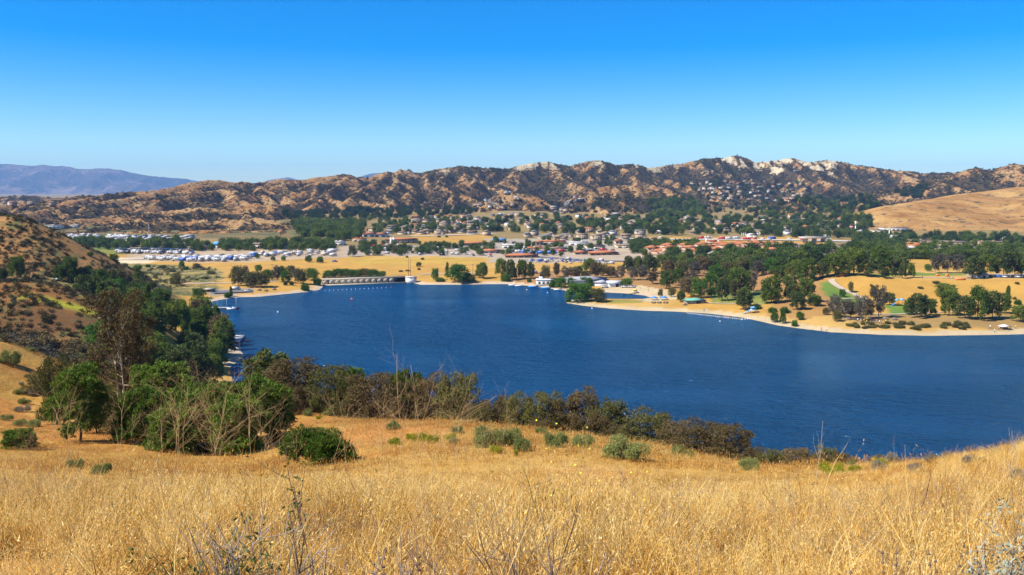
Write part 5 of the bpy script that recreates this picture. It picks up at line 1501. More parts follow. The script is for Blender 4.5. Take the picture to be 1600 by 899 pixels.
def build_house(p, rz, where, group, wi=None, ri=None, kind=None, scale=1.0, mass=None):
    k = random.randrange(4) if kind is None else kind
    wi = random.randrange(5) if wi is None else wi; ri = random.choice([0, 0, 1, 1, 2, 3, 4, 5]) if ri is None else ri
    if mass is not None:                    # too small and far to tell apart: one joined suburb
        mass.append((p, rz, k, wi, ri, scale)); return
    o = empty('house', (p[0], p[1], p[2] - .2), rz); o.scale = (scale,) * 3
    a = link('wall', HOUSE[k][0], o); a.color = (*WALLC[wi][1], 1)
    b = link('roof', HOUSE[k][1], o); b.color = (*ROOFC[ri][1], 1)
    tag(o, '%s %s house with %s roof %s' % ('two-storey' if k > 1 else 'low', WALLC[wi][0], ROOFC[ri][0], where), 'house', group)
    return o
OCC = []
def free(x, y, r):
    return all((x - a) ** 2 + (y - b) ** 2 > (r + c) ** 2 for a, b, c in OCC)
def fill(poly, n, ymin, r, seed, ymax=2600):
    rg = random.Random(seed); xs = [q[0] for q in poly]; ys = [q[1] for q in poly]; out = []
    tries = 0
    while len(out) < n and tries < n * 14:
        tries += 1
        px, py = rg.uniform(min(xs), max(xs)), rg.uniform(min(ys), max(ys))
        if not in_poly(np.array([px]), np.array([py]), poly)[0]: continue
        p = hit(px, py, ymin)
        if p is None or p[1] > ymax or not free(p[0], p[1], r): continue
        out.append(p); OCC.append((p[0], p[1], r))
    return out
# commercial and larger buildings: column, foot row, width px, height px, depth m, wall, roof kind, roof colour, label
big = [
 (815, 403, 50, 4.5, 16, 2, 'hip', 3, 'long low shop row with terracotta roof, nearest to the lake'),
 (838, 393, 26, 6, 14, 4, 'flat', 3, 'pinkish shop block with flat terracotta parapet'),
 (866, 394, 34, 6, 20, 0, 'flat', 1, 'cream flat-roofed store behind the terracotta shop row'),
 (908, 398, 20, 5, 16, 0, 'hip', 3, 'small shop with terracotta roof right of the cream store'),
 (943, 399, 46, 5, 18, 2, 'hip', 3, 'long shop row with terracotta roof behind the park trees'),
 (930, 391, 30, 7, 22, 0, 'flat', 5, 'cream store with dark red-brown flat roof'),
 (866, 382, 36, 5, 22, 3, 'flat', 3, 'long store with orange-yellow flat roof edge'),
 (843, 384, 12, 8, 12, 4, 'hip', 3, 'tall pinkish corner building with terracotta roof'),
 (780, 379, 20, 4, 16, 1, 'blue', 4, 'small store with bright blue roof'),
 (740, 384, 44, 5, 20, 2, 'hip', 3, 'long low building with faded terracotta roof, left of the blue roof'),
 (765, 396, 36, 5, 16, 1, 'hip', 3, 'white mobile building with terracotta roof left of the long shop row'),
 (905, 384, 30, 5, 20, 1, 'flat', 4, 'white warehouse behind the cream store'),
 (800, 388, 30, 5, 18, 1, 'flat', 4, 'white flat-roofed store left of the pinkish block'),
 (626, 380, 48, 8, 16, 2, 'hip', 3, 'long terracotta-roofed motel left of centre'),
 (616, 390, 36, 6, 10, 5, 'flat', 5, 'dark brown flat building in front of the terracotta-roofed motel'),
 (562, 369, 14, 8, 16, 1, 'hip', 3, 'white building with red tile roof, left end of the white row'),
 (576, 371, 20, 8, 18, 1, 'hip', 3, 'wide white building with arcade and red tile roof'),
 (594, 371, 20, 7, 18, 1, 'hip', 3, 'white building with red tile roof, right end of the white row'),
 (536, 367, 14, 7, 14, 4, 'hip', 3, 'orange-roofed building among dark trees left of the white row'),
 (580, 361, 16, 5, 14, 4, 'hip', 3, 'red-roofed building behind the white row'),
 (560, 378, 18, 5, 14, 3, 'flat', 3, 'low restaurant with orange-red roof beside the highway junction'),
 (528, 384, 16, 6, 14, 1, 'flat', 4, 'small white block left of the highway junction'),
 (352, 388, 44, 7, 26, 1, 'blue', 2, 'wide white building with pale blue roof behind the vehicle lot'),
 (402, 389, 26, 8, 22, 0, 'flat', 1, 'cream block right of the blue-roofed building'),
 (432, 389, 20, 6, 20, 2, 'hip', 0, 'brown-roofed hall behind dark trees left'),
 (276, 388, 34, 6, 24, 1, 'flat', 4, 'white warehouse left of the blue-roofed building'),
 (306, 391, 26, 5, 20, 2, 'flat', 1, 'tan shed between warehouse and blue-roofed building'),
 (490, 387, 22, 5, 18, 1, 'flat', 4, 'low white shed right of the dark trees'),
 (72, 356.5, 44, 4, 10, 1, 'flat', 4, 'long row of white trailers on the terrace left'),
 (112, 355.5, 30, 3.5, 10, 1, 'flat', 4, 'shorter row of white trailers on the terrace'),
 (132, 391.5, 8, 5, 8, 3, 'flat', 1, 'tiny beige pump house on the green by the left hill'),
 (1220, 388, 40, 5, 22, 4, 'hip', 3, 'wide red-tiled building right of the townhouses'),
 (1090, 387, 26, 6, 18, 3, 'hip', 3, 'store with terracotta roof below the freeway'),
 (1115, 383, 14, 6, 14, 4, 'flat', 3, 'small rust-red building below the freeway'),
 (1023, 382, 8, 9, 9, 4, 'flat', 5, 'narrow maroon block left of the green street trees'),
 (967, 383, 12, 9, 12, 0, 'hip', 3, 'tower-like cream building with pointed terracotta roof'),
 (978, 388, 30, 5, 20, 0, 'flat', 1, 'long cream store beside the tower-like building'),
 (1178, 371.5, 14, 4, 14, 1, 'dome', 4, 'silver arched roof building beside the freeway'),
 (1400, 361, 40, 5, 24, 1, 'flat', 1, 'long white building with tan roof at the foot of the golden hill'),
 (1372, 364, 18, 5, 16, 0, 'flat', 1, 'cream building at the foot of the golden hill, left of the white one'),
 (1490, 386, 60, 8, 30, 4, 'flat', 1, 'long pinkish retail block right behind the bluff trees'),
 (1440, 384, 40, 8, 26, 3, 'flat', 1, 'tan retail block with wide wall behind the bluff trees'),
 (1404, 378, 14, 8, 14, 3, 'dome', 4, 'tan building with small domed top left of the retail blocks'),
 (1555, 387, 40, 9, 24, 2, 'flat', 1, 'brown retail block near the right edge'),
 (1545, 376, 28, 5, 16, 0, 'hip', 1, 'cream house with wide tan roof under the golden hill'),
 (1585, 378, 26, 6, 18, 0, 'flat', 4, 'cream flat building at the right edge under the golden hill'),
 (1440, 405, 18, 8, 10, 1, 'flat', 4, 'small white block glimpsed between bluff trees'),
 (1345, 366, 20, 5, 16, 1, 'flat', 4, 'white store near the tall sign pole'),
 (1246, 268.8, 10, 3, 8, 1, 'hip', 2, 'lone white house on the pale ridge') ,
]
BLUE = (.10, .30, .62)
for px, py, wp, hp, dep, wi, rk, ri, lab in big:
    p = hit(px, py, 560)
    if p is None: continue
    m = mpp(p); w, h = wp * m, max(hp * m, 2.6)
    wl, rf = MB(), MB()
    wc = ROOFC[5][1] if wi == 5 else WALLC[wi][1]
    rc = BLUE if rk == 'blue' else ROOFC[ri][1]
    hw = h * (.72 if rk in ('hip', 'dome') else .9)
    wl.box((0, 0, hw / 2 - .5), (w, dep, hw + 1.0), 0)
    nb = min(9, max(2, int(w / 5)))
    if rk == 'hip': hip_roof(rf, w, dep, hw, max(h - hw, 1.4), .7, 0)
    elif rk == 'blue': gable_roof(rf, w, dep, hw, 1.6, .6, 0)
    elif rk == 'dome':
        an = np.linspace(0, math.pi, 9); v = [(x * (w / 2), s * dep / 2, hw + math.sin(a) * (h - hw + 1.5)) for s in (-1, 1) for a, x in zip(an, -np.cos(an))]
        rf.poly(v, [(i, i + 1, i + 10, i + 9) for i in range(8)])
    else:
        rf.box((0, 0, hw + .15), (w + .4, dep + .4, .5), 0); rf.box((w * .2, 0, hw + .9), (3, 2.5, 1.2), 0); rf.box((-w * .25, 1, hw + .8), (2.2, 2.2, .9), 0)
    o = empty('building', (p[0], p[1] + dep / 2, float(min(p[2], ground(p[0], p[1] + dep / 2)))), random.uniform(-.08, .08))
    a = link('wall', wl.mesh('building_wall', [M_wall]), o); a.color = (*wc, 1)
    wme = MB().box((0, 0, 0), (w / nb * .55, .14, hw * .5), 0).mesh('window', [M_win])
    for i in range(nb): link('window', wme, a, ((i + .5) / nb * w - w / 2, -dep / 2, hw * .36))
    b = link('roof', rf.mesh('building_roof', [M_roof]), o); b.color = (*rc, 1)
    tag(o, lab, 'building')
    for q in np.arange(-w / 2, w / 2 + 1, 10): OCC.append((p[0] + q, p[1] + dep / 2, dep / 2 + 2))
# terracotta townhouses in rows
rows_t = [([(1018, 397), (1070, 398), (1120, 395), (1165, 391.5), (1205, 388)], 15, 1), ([(1030, 393), (1080, 393), (1130, 390.5), (1180, 387)], 12, 2)]
for pts, n, rowi in rows_t:
    for i in range(n):
        q = i / (n - 1) * (len(pts) - 1); j = min(int(q), len(pts) - 2); f = q - j
        p = hit(pts[j][0] + (pts[j + 1][0] - pts[j][0]) * f, pts[j][1] + (pts[j + 1][1] - pts[j][1]) * f, 620)
        if p is None: continue
        house(p, random.uniform(-.2, .2) + .3, 'in %s townhouses, %s' % (('front', 'back')[rowi - 1], ordn(i)), 'terracotta townhouses', 4, 3, 1 + (i + rowi) % 2 * 1, 1.0)
# houses by district
dist = [
 ([(745, 369), (1010, 366), (1010, 377), (860, 375), (760, 367)], 26, 900, 9, 'in the row above the freeway verge', 'row houses above the freeway verge', 3, [1, 2]),
 ([(560, 362), (740, 352), (745, 366), (640, 368)], 34, 1000, 9, 'between the white row and upper field', 'houses above the upper golden field', None, [0, 1, 2]),
 ([(640, 344), (735, 340), (760, 352), (650, 356)], 30, 1000, 8, 'in the pale terraces below the oak belt', 'pale houses below the oak belt', 4, [0, 1, 2, 3]),
 ([(740, 338), (870, 333), (900, 362), (760, 362)], 40, 1000, 9, 'among trees below the brown knolls', 'houses below the brown knolls', None, None),
 ([(900, 338), (1060, 340), (1180, 352), (1180, 368), (900, 364)], 58, 1000, 9, 'among trees in the middle of the suburb', 'houses in the middle suburb', None, None),
 ([(1180, 340), (1330, 340), (1330, 368), (1180, 368)], 48, 1000, 9, 'among trees in the right part of the suburb', 'houses in the right suburb', None, None),
 ([(742, 322), (795, 300), (815, 306), (800, 328), (770, 330)], 26, 1350, 9, 'climbing the slope left of the brown knoll', 'hillside houses left of the knoll', None, [2, 4, 0]),
 ([(862, 328), (905, 306), (912, 312), (880, 336)], 18, 1350, 9, 'climbing the slope right of the brown knoll', 'hillside houses right of the knoll', None, [2, 4, 0]),
 ([(1075, 288), (1180, 283), (1262, 290), (1250, 318), (1110, 312)], 72, 1500, 10, 'on the terraces below the white cliffs', 'terrace houses below the white cliffs', None, None),
 ([(1040, 400), (1200, 398), (1260, 386), (1330, 392), (1300, 420), (1060, 420)], 22, 640, 9, 'in the trees behind the lakeside park', 'houses behind the lakeside park', None, None),
 ([(1420, 388), (1520, 390), (1520, 408), (1420, 408)], 16, 700, 9, 'seen through gaps in the bluff trees', 'houses seen behind the bluff trees', None, [1, 3, 4]),
 ([(5, 315), (85, 317), (85, 324), (5, 322)], 9, 1200, 10, 'on the low rise under the blue mountains', 'houses under the blue mountains', 2, [1, 3]),
 ([(80, 373), (300, 372), (300, 377), (80, 378)], 20, 900, 8, 'in the trailer park under left hills', 'trailer park homes', 1, [4, 4, 2]),
]
for i, (poly, n, ymin, r, where, grp, wi, ris) in enumerate(dist):
    for p in fill(poly, n, ymin, r, 40 + i):
        house(p, random.choice([0, 1.57, .4, 1.2]) + random.uniform(-.15, .15), where, grp, wi if (wi is None or random.random() < .7) else None, random.choice(ris) if ris else None, 0 if 'trailer' in where else None, .86)

HQ.sort(key=lambda q: q[0][0][1])
mass_h = []
for i, (a, k) in enumerate(HQ): build_house(*a, mass=None if i < 296 else mass_h, **k)
def mesh_arrays(me):
    v = np.empty(len(me.vertices) * 3, np.float32); me.vertices.foreach_get('co', v)
    return v.reshape(-1, 3), [tuple(pl.vertices) for pl in me.polygons], [pl.material_index for pl in me.polygons]
HA = [(mesh_arrays(a), mesh_arrays(b)) for a, b in HOUSE]
wm = [plain_mat('far_wall_' + n.replace(' ', '_'), c, .8, .2) for n, c in WALLC]; rm_ = [plain_mat('far_roof_' + n.replace(' ', '_'), c, .85, .2) for n, c in ROOFC]
mb = MB()
for p, rz, k, wi, ri, sc0 in mass_h:
    cs, sn = math.cos(rz) * sc0, math.sin(rz) * sc0
    for part, (v, f, mi) in enumerate(HA[k]):
        vv = np.stack([v[:, 0] * cs - v[:, 1] * sn + p[0], v[:, 0] * sn + v[:, 1] * cs + p[1], v[:, 2] * sc0 + p[2] - .2], 1)
        o0 = mb.n; mb.v.append(vv)
        for fc, m_ in zip(f, mi):
            mb.f.append(np.array([fc]) + o0); mb.m.append(np.array([5 + ri if part else (wi if m_ == 0 else 11)]))
        mb.n += len(vv)
if mass_h: tag(link('distant_houses', mb.mesh('distant_houses', wm + rm_ + [M_win])), 'mass of small far houses on the terraces under the ridge', kind='stuff')

# ---- vehicles
def vehicle_protos():
    rv = MB()                                     # motorhome: box body, cab-over, windscreen, wheels
    rv.box((0, 0, 1.75), (7.0, 2.4, 2.5), 0); rv.box((4.0, 0, 2.55), (1.2, 2.35, .9), 0); rv.box((4.1, 0, 1.1), (1.4, 2.2, 1.2), 0); rv.box((4.45, 0, 1.85), (.5, 2.0, .55), 1); rv.box((0.3, 0, 3.15), (1.2, 1.0, .35), 2)
    for s in (-1, 1):
        for x in (-2.0, 3.7): rv.box((x, s * 1.05, .4), (.8, .3, .8), 3)
        rv.box((-1.5, s * 1.21, 2.1), (1.2, .04, .6), 1); rv.box((1.5, s * 1.21, 2.1), (1.0, .04, .6), 1)
    tr = MB()                                     # travel trailer
    tr.box((0, 0, 1.65), (6.2, 2.4, 2.3), 0, taper=.95); tr.box((3.6, 0, .6), (1.4, .3, .2), 3); tr.box((0, 0, 2.92), (1.0, .9, .3), 2)
    for s in (-1, 1):
        tr.box((-.4, s * 1.0, .38), (1.4, .3, .74), 3); tr.box((1.2, s * 1.18, 1.9), (1.2, .06, .6), 1)
    ca = MB()                                     # car
    ca.box((0, 0, .62), (4.4, 1.8, .62), 0, taper=.96); ca.box((-.2, 0, 1.16), (2.4, 1.6, .5), 1, taper=.8); ca.box((-.2, 0, 1.43), (1.7, 1.25, .06), 0)
    for s in (-1, 1):
        for x in (-1.35, 1.35): ca.cyl((x, s * .8 - .1, .32), .01, .01, 3, 4); ca.box((x, s * .84, .33), (.62, .2, .62), 3)
    vn = MB()                                     # van
    vn.box((-.3, 0, 1.2), (4.0, 1.9, 1.7), 0, taper=.97); vn.box((2.1, 0, .8), (1.2, 1.85, .9), 0, taper=.93); vn.box((1.75, 0, 1.65), (.5, 1.6, .6), 1)
    for s in (-1, 1):
        for x in (-1.6, 1.7): vn.box((x, s * .86, .35), (.7, .22, .7), 3)
    ms = [M_body, M_win, M_trim, M_tyre]
    return {'motorhome': rv.mesh('motorhome', ms), 'travel_trailer': tr.mesh('travel_trailer', ms), 'car': ca.mesh('car', ms), 'van': vn.mesh('van', ms)}
VEH = vehicle_protos()
VC = {'white': (.40, .40, .39), 'silver': (.48, .48, .48), 'black': (.03, .03, .035), 'red': (.45, .03, .02), 'blue': (.03, .10, .38), 'tan': (.40, .33, .24)}
def vehicle(kind, p, rz, colour, where, group):
    o = link(kind, VEH[kind], None, (p[0], p[1], p[2] + .02), rz); o.color = (*VC[colour], 1)
    nm = {'motorhome': 'motorhome', 'travel_trailer': 'travel trailer', 'car': 'car', 'van': 'van'}[kind]
    tag(o, '%s %s %s' % (colour, nm, where), nm if kind != 'travel_trailer' else 'trailer', group)
def lot(poly, n, ymin, seed, kinds, cols, where, group, r=2.6, ang=None):
    for p in fill(poly, n, ymin, r, seed):
        vehicle(random.choice(kinds), p, (random.choice([0, 1.57, 3.14]) if ang is None else ang) + random.uniform(-.12, .12), random.choice(cols), where, group)
lot([(228, 405), (300, 403.5), (385, 403), (385, 408), (330, 410), (240, 407.5)], 46, 600, 61, ['motorhome', 'travel_trailer', 'travel_trailer'], ['white'] * 7 + ['blue', 'silver'], 'packed into the storage lot on the golden field', 'vehicles in the storage lot')
lot([(184, 393.5), (300, 395), (300, 398), (184, 396.5)], 40, 600, 62, ['motorhome', 'travel_trailer', 'van'], ['white'] * 5 + ['silver', 'black'], 'parked under the long dark canopies', 'vehicles under the canopies')
lot([(385, 396), (520, 393), (525, 401), (385, 402.5)], 50, 600, 63, ['motorhome', 'travel_trailer', 'van', 'car'], ['white'] * 5 + ['silver', 'blue', 'tan'], 'in the dealer lot beyond the field trees', 'vehicles in the dealer lot')
lot([(560, 384), (600, 382), (760, 394), (770, 402), (560, 396)], 60, 640, 64, ['car', 'car', 'van'], ['white', 'white', 'silver', 'black', 'red'], 'on the highway junction lots left of the shops', 'cars at the highway junction')
lot([(790, 390), (960, 386), (960, 396), (800, 400)], 46, 640, 65, ['car', 'van', 'motorhome'], ['white', 'white', 'silver', 'black', 'red', 'blue'], 'in the lots between the shops', 'cars between the shops')
lot([(805, 407), (850, 405), (940, 407), (960, 414), (830, 410)], 34, 560, 66, ['car', 'car', 'van'], ['white', 'white', 'silver', 'black', 'red', 'blue'], 'in the lot in front of the terracotta shops', 'cars in front of the shops')
lot([(80, 369), (170, 369), (240, 371), (240, 374), (80, 374)], 40, 800, 67, ['travel_trailer', 'motorhome'], ['white'], 'lined up at the foot of the left hills', 'trailers under the left hills')
lot([(950, 371), (1290, 374), (1290, 376), (950, 375)], 16, 880, 68, ['car', 'van', 'motorhome'], ['white', 'silver', 'red', 'blue'], 'driving on the freeway', 'vehicles on the freeway', ang=0)
lot([(1448, 390), (1520, 392), (1520, 400), (1448, 398)], 22, 700, 69, ['car'], ['white', 'silver', 'black'], 'in the lot behind the bluff trees', 'cars behind the bluff trees')
for i, (px, py, c) in enumerate([(1551, 433.5, 'black'), (1560, 433.5, 'blue'), (1569, 434, 'silver'), (1578, 434, 'black'), (1590, 434, 'white'), (1597, 434.5, 'black')]):
    vehicle('car', hit(px, py, 380), random.choice([1.57, -1.57]), c, 'parked on the bluff strip, ' + ordn(i), 'cars parked on the bluff strip')
for px, py, k, c, w in [(369, 453.5, 'van', 'white', 'parked under trees on the promontory lot'), (388, 456, 'car', 'white', 'covered pale on the promontory shore lot'), (945, 450, 'car', 'white', 'parked beside the white beach shed'), (976, 449.5, 'car', 'silver', 'left of two under the tree behind the beach'), (987, 449.5, 'car', 'white', 'right of two under the tree behind the beach'),
                        (500, 409.7, 'car', 'black', 'on the track across the golden field'), (523, 409.5, 'car', 'blue', 'driving the track right of field trees'), (148, 446, 'car', 'white', 'on the road below the steep left hill'), (90, 438, 'car', 'white', 'by the pines below the steep left hill'), (795, 431, 'car', 'white', 'behind the shore pines'), (835, 428, 'van', 'white', 'beside the street left of brown eucalyptus'), (1015, 437, 'car', 'white', 'among the park trees behind the cove')]:
    p = hit(px, py, 300)
    if p is not None: vehicle(k, p, random.uniform(-.4, .4), c, w, None)
# dark solar carports over the second lot
for i, (px0, px1, py) in enumerate([(180, 232, 395.6), (222, 262, 395.2), (258, 300, 396.2)]):
    a = hit(px0, py, 600); b = hit(px1, py, 600)
    L = math.hypot(b[0] - a[0], b[1] - a[1]); o = empty('carport', ((a[0] + b[0]) / 2, (a[1] + b[1]) / 2, min(a[2], b[2])), math.atan2(b[1] - a[1], b[0] - a[0]))
    link('canopy', MB().box((0, 0, 4.4), (L, 7, .35), 0).mesh('canopy', [M_solar]), o)
    for k in range(5):
        link('post', MB().box((L * (k / 4 - .5) * .94, 0, 2.1), (.3, .3, 4.3), 0).mesh('post', [M_steel]), o)
    tag(o, 'long dark solar carport over parked vehicles, ' + ordn(i), 'carport', 'solar carports')

# ---- poles, signs, mast
INSUL = MB().cyl((0, 0, 0), .05, .22, 0, 6).mesh('insulator', [M_steel])
def pole(px, foot, top, ymin, label, name='utility_pole', arm=True, mat=None, r=.16, cat='pole', group=None):
    p = hit(px, foot, ymin)
    if p is None: return
    h = (foot - top) * mpp(p)
    o = empty(name, p)
    link('shaft', MB().cyl((0, 0, -.3), r, h + .3, 0, 8, r * .7).mesh('shaft', [mat or M_pole]), o)
    if arm:
        c = MB().box((0, 0, h - .7), (2.2, .14, .16), 0)
        ca_ = link('crossarm', c.mesh('crossarm', [M_pole]), o)
        for x in (-.95, -.45, .45, .95): link('insulator', INSUL, ca_, (x, 0, h - .62))
    tag(o, label, cat, group)
    return o, h
pole(638.5, 435.5, 404, 520, 'tall bare utility pole behind the weir, left of a pair', arm=False)
pole(641.5, 435.5, 404, 520, 'tall bare utility pole behind the weir, right of a pair', arm=False)
for px, ft, tp, lab in [(336, 442, 423, 'utility pole beside the promontory road'), (251, 443, 422, 'utility pole in the scrub beyond the left wood'), (426, 440, 412, 'utility pole behind the bare promontory trees'), (739, 429, 412, 'utility pole between far-shore trees'), (303, 425, 410, 'small pole in the scrub near the storage lot'), (700, 402, 384, 'pole standing in the golden field'), (52, 432, 408, 'pole at the foot of the steep left hill'), (1032, 418, 402, 'pole among the park trees')]:
    pole(px, ft, tp, 330, lab, r=.14)
o = pole(234, 391, 350, 700, 'tall lattice mast beside the storage lot', 'lattice_mast', False, M_steel, .2, 'mast')
if o:
    mb = MB()
    for k in range(4): mb.cyl((0, 0, o[1] * (.8 + .055 * k)), .6, .3, 0, 8)
    link('antenna', mb.mesh('antenna', [M_steel]), o[0])
def sign(px, foot, top, wpx, hpx, col, label, ymin=800, polemat=None):
    p = hit(px, foot, ymin); m = mpp(p); h = (foot - top) * m
    o = empty('roadside_sign', p)
    link('shaft', MB().cyl((0, 0, -.3), .5, h - hpx * m + .3, 0, 8).mesh('shaft', [polemat or M_trim]), o)
    link('panel', MB().box((0, 0, h - hpx * m / 2), (wpx * m, .8, hpx * m), 0).box((0, -.45, h - hpx * m / 2), (wpx * m * .8, .08, hpx * m * .35), 1).mesh('panel', [col, M_trim]), o)
    tag(o, label, 'sign')
M_red = plain_mat('red_sign', (.55, .03, .04), .5, .3); M_yel = plain_mat('yellow_panel', (.75, .50, .04), .5, .3); M_bl = plain_mat('blue_panel', (.05, .25, .60), .5, .3); M_org = plain_mat('orange_panel', (.70, .20, .03), .5, .3)
sign(1330, 370, 353, 6, 4, M_red, 'red roadside sign on a pole right of the suburb')
sign(1336, 370, 346, 2, 7, M_trim, 'tall white sign pylon beside the red sign')
sign(1389, 373, 356, 2, 3, M_yel, 'slim sign with yellow top left of the white flat building')
sign(1386, 376, 366, 2, 3, M_trim, 'small white pylon before the slim yellow-topped sign')
sign(1341, 377, 369, 4, 3, M_bl, 'small blue and white sign under the tall pylon')
sign(1103, 386, 369, 2.4, 3, M_org, 'orange-topped pole sign below the freeway')
sign(1122, 386, 373, 2, 2, M_red, 'slim red pole sign right of the orange one')
for i, px in enumerate((1159, 1162, 1165)):
    pole(px, 371, 364, 850, 'pale slender post beside the freeway, ' + ordn(i) + ' of three', 'light_post', False, M_trim, .35, 'post', 'freeway posts')
for i, (px, w) in enumerate(((611, 1.6), (615, 1.6))):
    p = hit(px, 384, 700); h = 13 * mpp(p)
    o = empty('silo', p); link('shell', MB().cyl((0, 0, -.3), w * mpp(p), h, 0, 12).mesh('shell', [M_trim], True), o); link('cap', MB().cyl((0, 0, h - .3), w * mpp(p), .9, 0, 12, .3).mesh('cap', [M_steel], True), o)
    tag(o, 'white silo before the terracotta-roofed motel, %s of two' % ('left', 'right')[i], 'silo')
# freeway bridge
a = hit(1252, 379, 880); b = hit(1292, 378.5, 880)
L = math.hypot(b[0] - a[0], b[1] - a[1]); o = empty('freeway_bridge', ((a[0] + b[0]) / 2, (a[1] + b[1]) / 2, min(a[2], b[2])), math.atan2(b[1] - a[1], b[0] - a[0]))
link('deck', MB().box((0, 0, 5.0), (L, 10, 1.0), 0).mesh('deck', [M_conc]), o); link('rail', MB().box((0, -4.9, 5.95), (L, .25, .9), 0).mesh('rail', [M_conc]), o); link('rail', MB().box((0, 4.9, 5.95), (L, .25, .9), 0).mesh('rail', [M_conc]), o)
for k in range(3): link('pier', MB().box((L * (k - 1) * .35, 0, 2.2), (1.0, 7, 4.6), 0).mesh('pier', [M_conc]), o)
tag(o, 'concrete freeway overpass at the right end of the golden verge', 'bridge')
# ------------------------------------------------------------------ lake shore: weir, docks, park and beach
A = at_z(503, 447); Bp = at_z(634, 442.5)
L = math.hypot(Bp[0] - A[0], Bp[1] - A[1]); ang = math.atan2(Bp[1] - A[1], Bp[0] - A[0])
M_dwc = plain_mat('dark_concrete', (.24, .20, .15), .9, .1, .25, .6)  # darker tone of the weir concrete, for back wall, piers and railing
weir = empty('weir', ((A[0] + Bp[0]) / 2, (A[1] + Bp[1]) / 2 + 1.5, 0), ang)
M_wc = plain_mat('weir_concrete', (.40, .345, .26), .9, .1, .2, .6)
wdk = link('deck', MB().box((0, 2.4, 3.9), (L, 4.6, .5), 0).mesh('deck', [M_wc]), weir)
link('apron', MB().box((0, -1.2, .35), (L, 2.6, .7), 0).mesh('apron', [M_wc]), weir)
link('back_wall', MB().box((0, 2.2, 1.8), (L, .5, 3.6), 0).mesh('back_wall', [M_dwc]), weir)
for k in range(12):
    link('panel', MB().box((-L / 2 + (k + .5) * L * .86 / 12, .55, 2.1), (L * .86 / 12 * .8, .4, 2.6), 0).mesh('panel', [M_wc]), weir)
for k in range(13):
    link('pier', MB().box((-L / 2 + k * L * .88 / 12 + .4, 1.2, 1.9), (.3, .8, 3.6), 0).mesh('pier', [M_dwc]), weir)
link('sluice_shade', MB().box((L * .44, 1.6, 2.0), (L * .1, .5, 3.0), 0).mesh('sluice_shade', [M_dark]), weir)  # solid near-black box standing in for the shade inside the open bay
rl = MB()
for k in range(30): rl.box((-L / 2 + (k + .5) * L / 30, .3, 4.9), (.05, .05, 1.1), 0)
rl.box((0, .3, 5.4), (L, .08, .1), 0).box((0, .3, 4.95), (L, .06, .06), 0)
link('railing', rl.mesh('railing', [M_dwc]), wdk)
tag(weir, 'long low concrete weir with railing across the far corner of the lake', 'weir')
C = at_z(641.5, 443)
o = empty('intake_tower', (C[0], C[1] + 3.6, -1)); link('drum', MB().cyl((0, 0, 0), 3.6, 4.8, 0, 24).mesh('drum', [plain_mat('pale_concrete', (.60, .56, .48), .85, .2, .1, .5)], True), o); link('rim', MB().cyl((0, 0, 4.8), 3.85, .35, 0, 24).mesh('rim', [M_conc], True), o)
tag(o, 'round pale concrete drum at the right end of the weir', 'tower')

# floats
M_white = plain_mat('white_plastic', (.8, .8, .8), .4, .4); M_orange = plain_mat('orange_plastic', (.75, .13, .03), .45, .4); M_dred = plain_mat('dark_red', (.25, .03, .03), .5, .3)
def buoy_mesh(r, mat):
    an = np.linspace(-.5 * math.pi, .5 * math.pi, 7); prof = [(r * math.cos(a), r * math.sin(a)) for a in an]
    prof += [(r * .25, r * 1.05), (r * .25, r * 1.5), (.01, r * 1.52)]
    n = 10; v = [(q[0] * math.cos(k * 2 * math.pi / n), q[0] * math.sin(k * 2 * math.pi / n), q[1]) for q in prof for k in range(n)]
    f = [(i * n + k, i * n + (k + 1) % n, (i + 1) * n + (k + 1) % n, (i + 1) * n + k) for i in range(len(prof) - 1) for k in range(n)]
    return mesh_np('buoy', v, np.array(f), [mat], smooth=True)
BU = {'white': buoy_mesh(.5, M_white), 'orange': buoy_mesh(.55, M_orange), 'red': buoy_mesh(.6, M_dred), 'small': buoy_mesh(.3, M_white), 'yellow': buoy_mesh(.3, M_yel)}
def buoy(px, py, k, label, group=None, s=1.0):
    p = at_z(px, py); o = link('buoy', BU[k], None, (p[0], p[1], .1), 0, s); tag(o, label, 'buoy', group)
buoy(549.5, 468, 'orange', 'bright orange buoy alone on the open lake', s=1.1); buoy(434, 488, 'white', 'white buoy right of the left dock', s=.8)
buoy(612, 449.8, 'red', 'dark red float ending the float line at the weir')
buoy(823, 453.3, 'white', 'white buoy left of a pair off the boathouse', s=.7); buoy(855.5, 458, 'white', 'white buoy right of a pair off the boathouse', s=.7); buoy(925, 482.5, 'white', 'white buoy close to the sandy spit', s=.7); buoy(1125, 502.5, 'white', 'white buoy beyond the swimming line', s=.6)
for k in range(15): buoy(508 + k * 6.8, 454.2 - k * .3, 'small', 'small white float in the line across the weir corner', 'weir float line', .75)
for k in range(26):
    t_ = k / 25.0; buoy(1074 + 84 * t_, 490 + 9.5 * t_, 'yellow' if k % 4 == 0 else 'small', 'small %s float in the swimming line off the beach' % ('yellow' if k % 4 == 0 else 'white'), 'swimming line floats')
for k in range(9): buoy(1160 + k * 4, 499.6 - k * .3, 'small', 'small white float in the last stretch of the swimming line', 'swimming line end floats')
for px, py, k in [(1133, 495.3, 'orange'), (1138, 496, 'orange'), (1147, 493.5, 'orange'), (1122, 497, 'yellow')]: buoy(px, py, k, '%s marker float inside the swimming area' % ('orange' if k == 'orange' else 'yellow'), 'swimming area markers', .6)

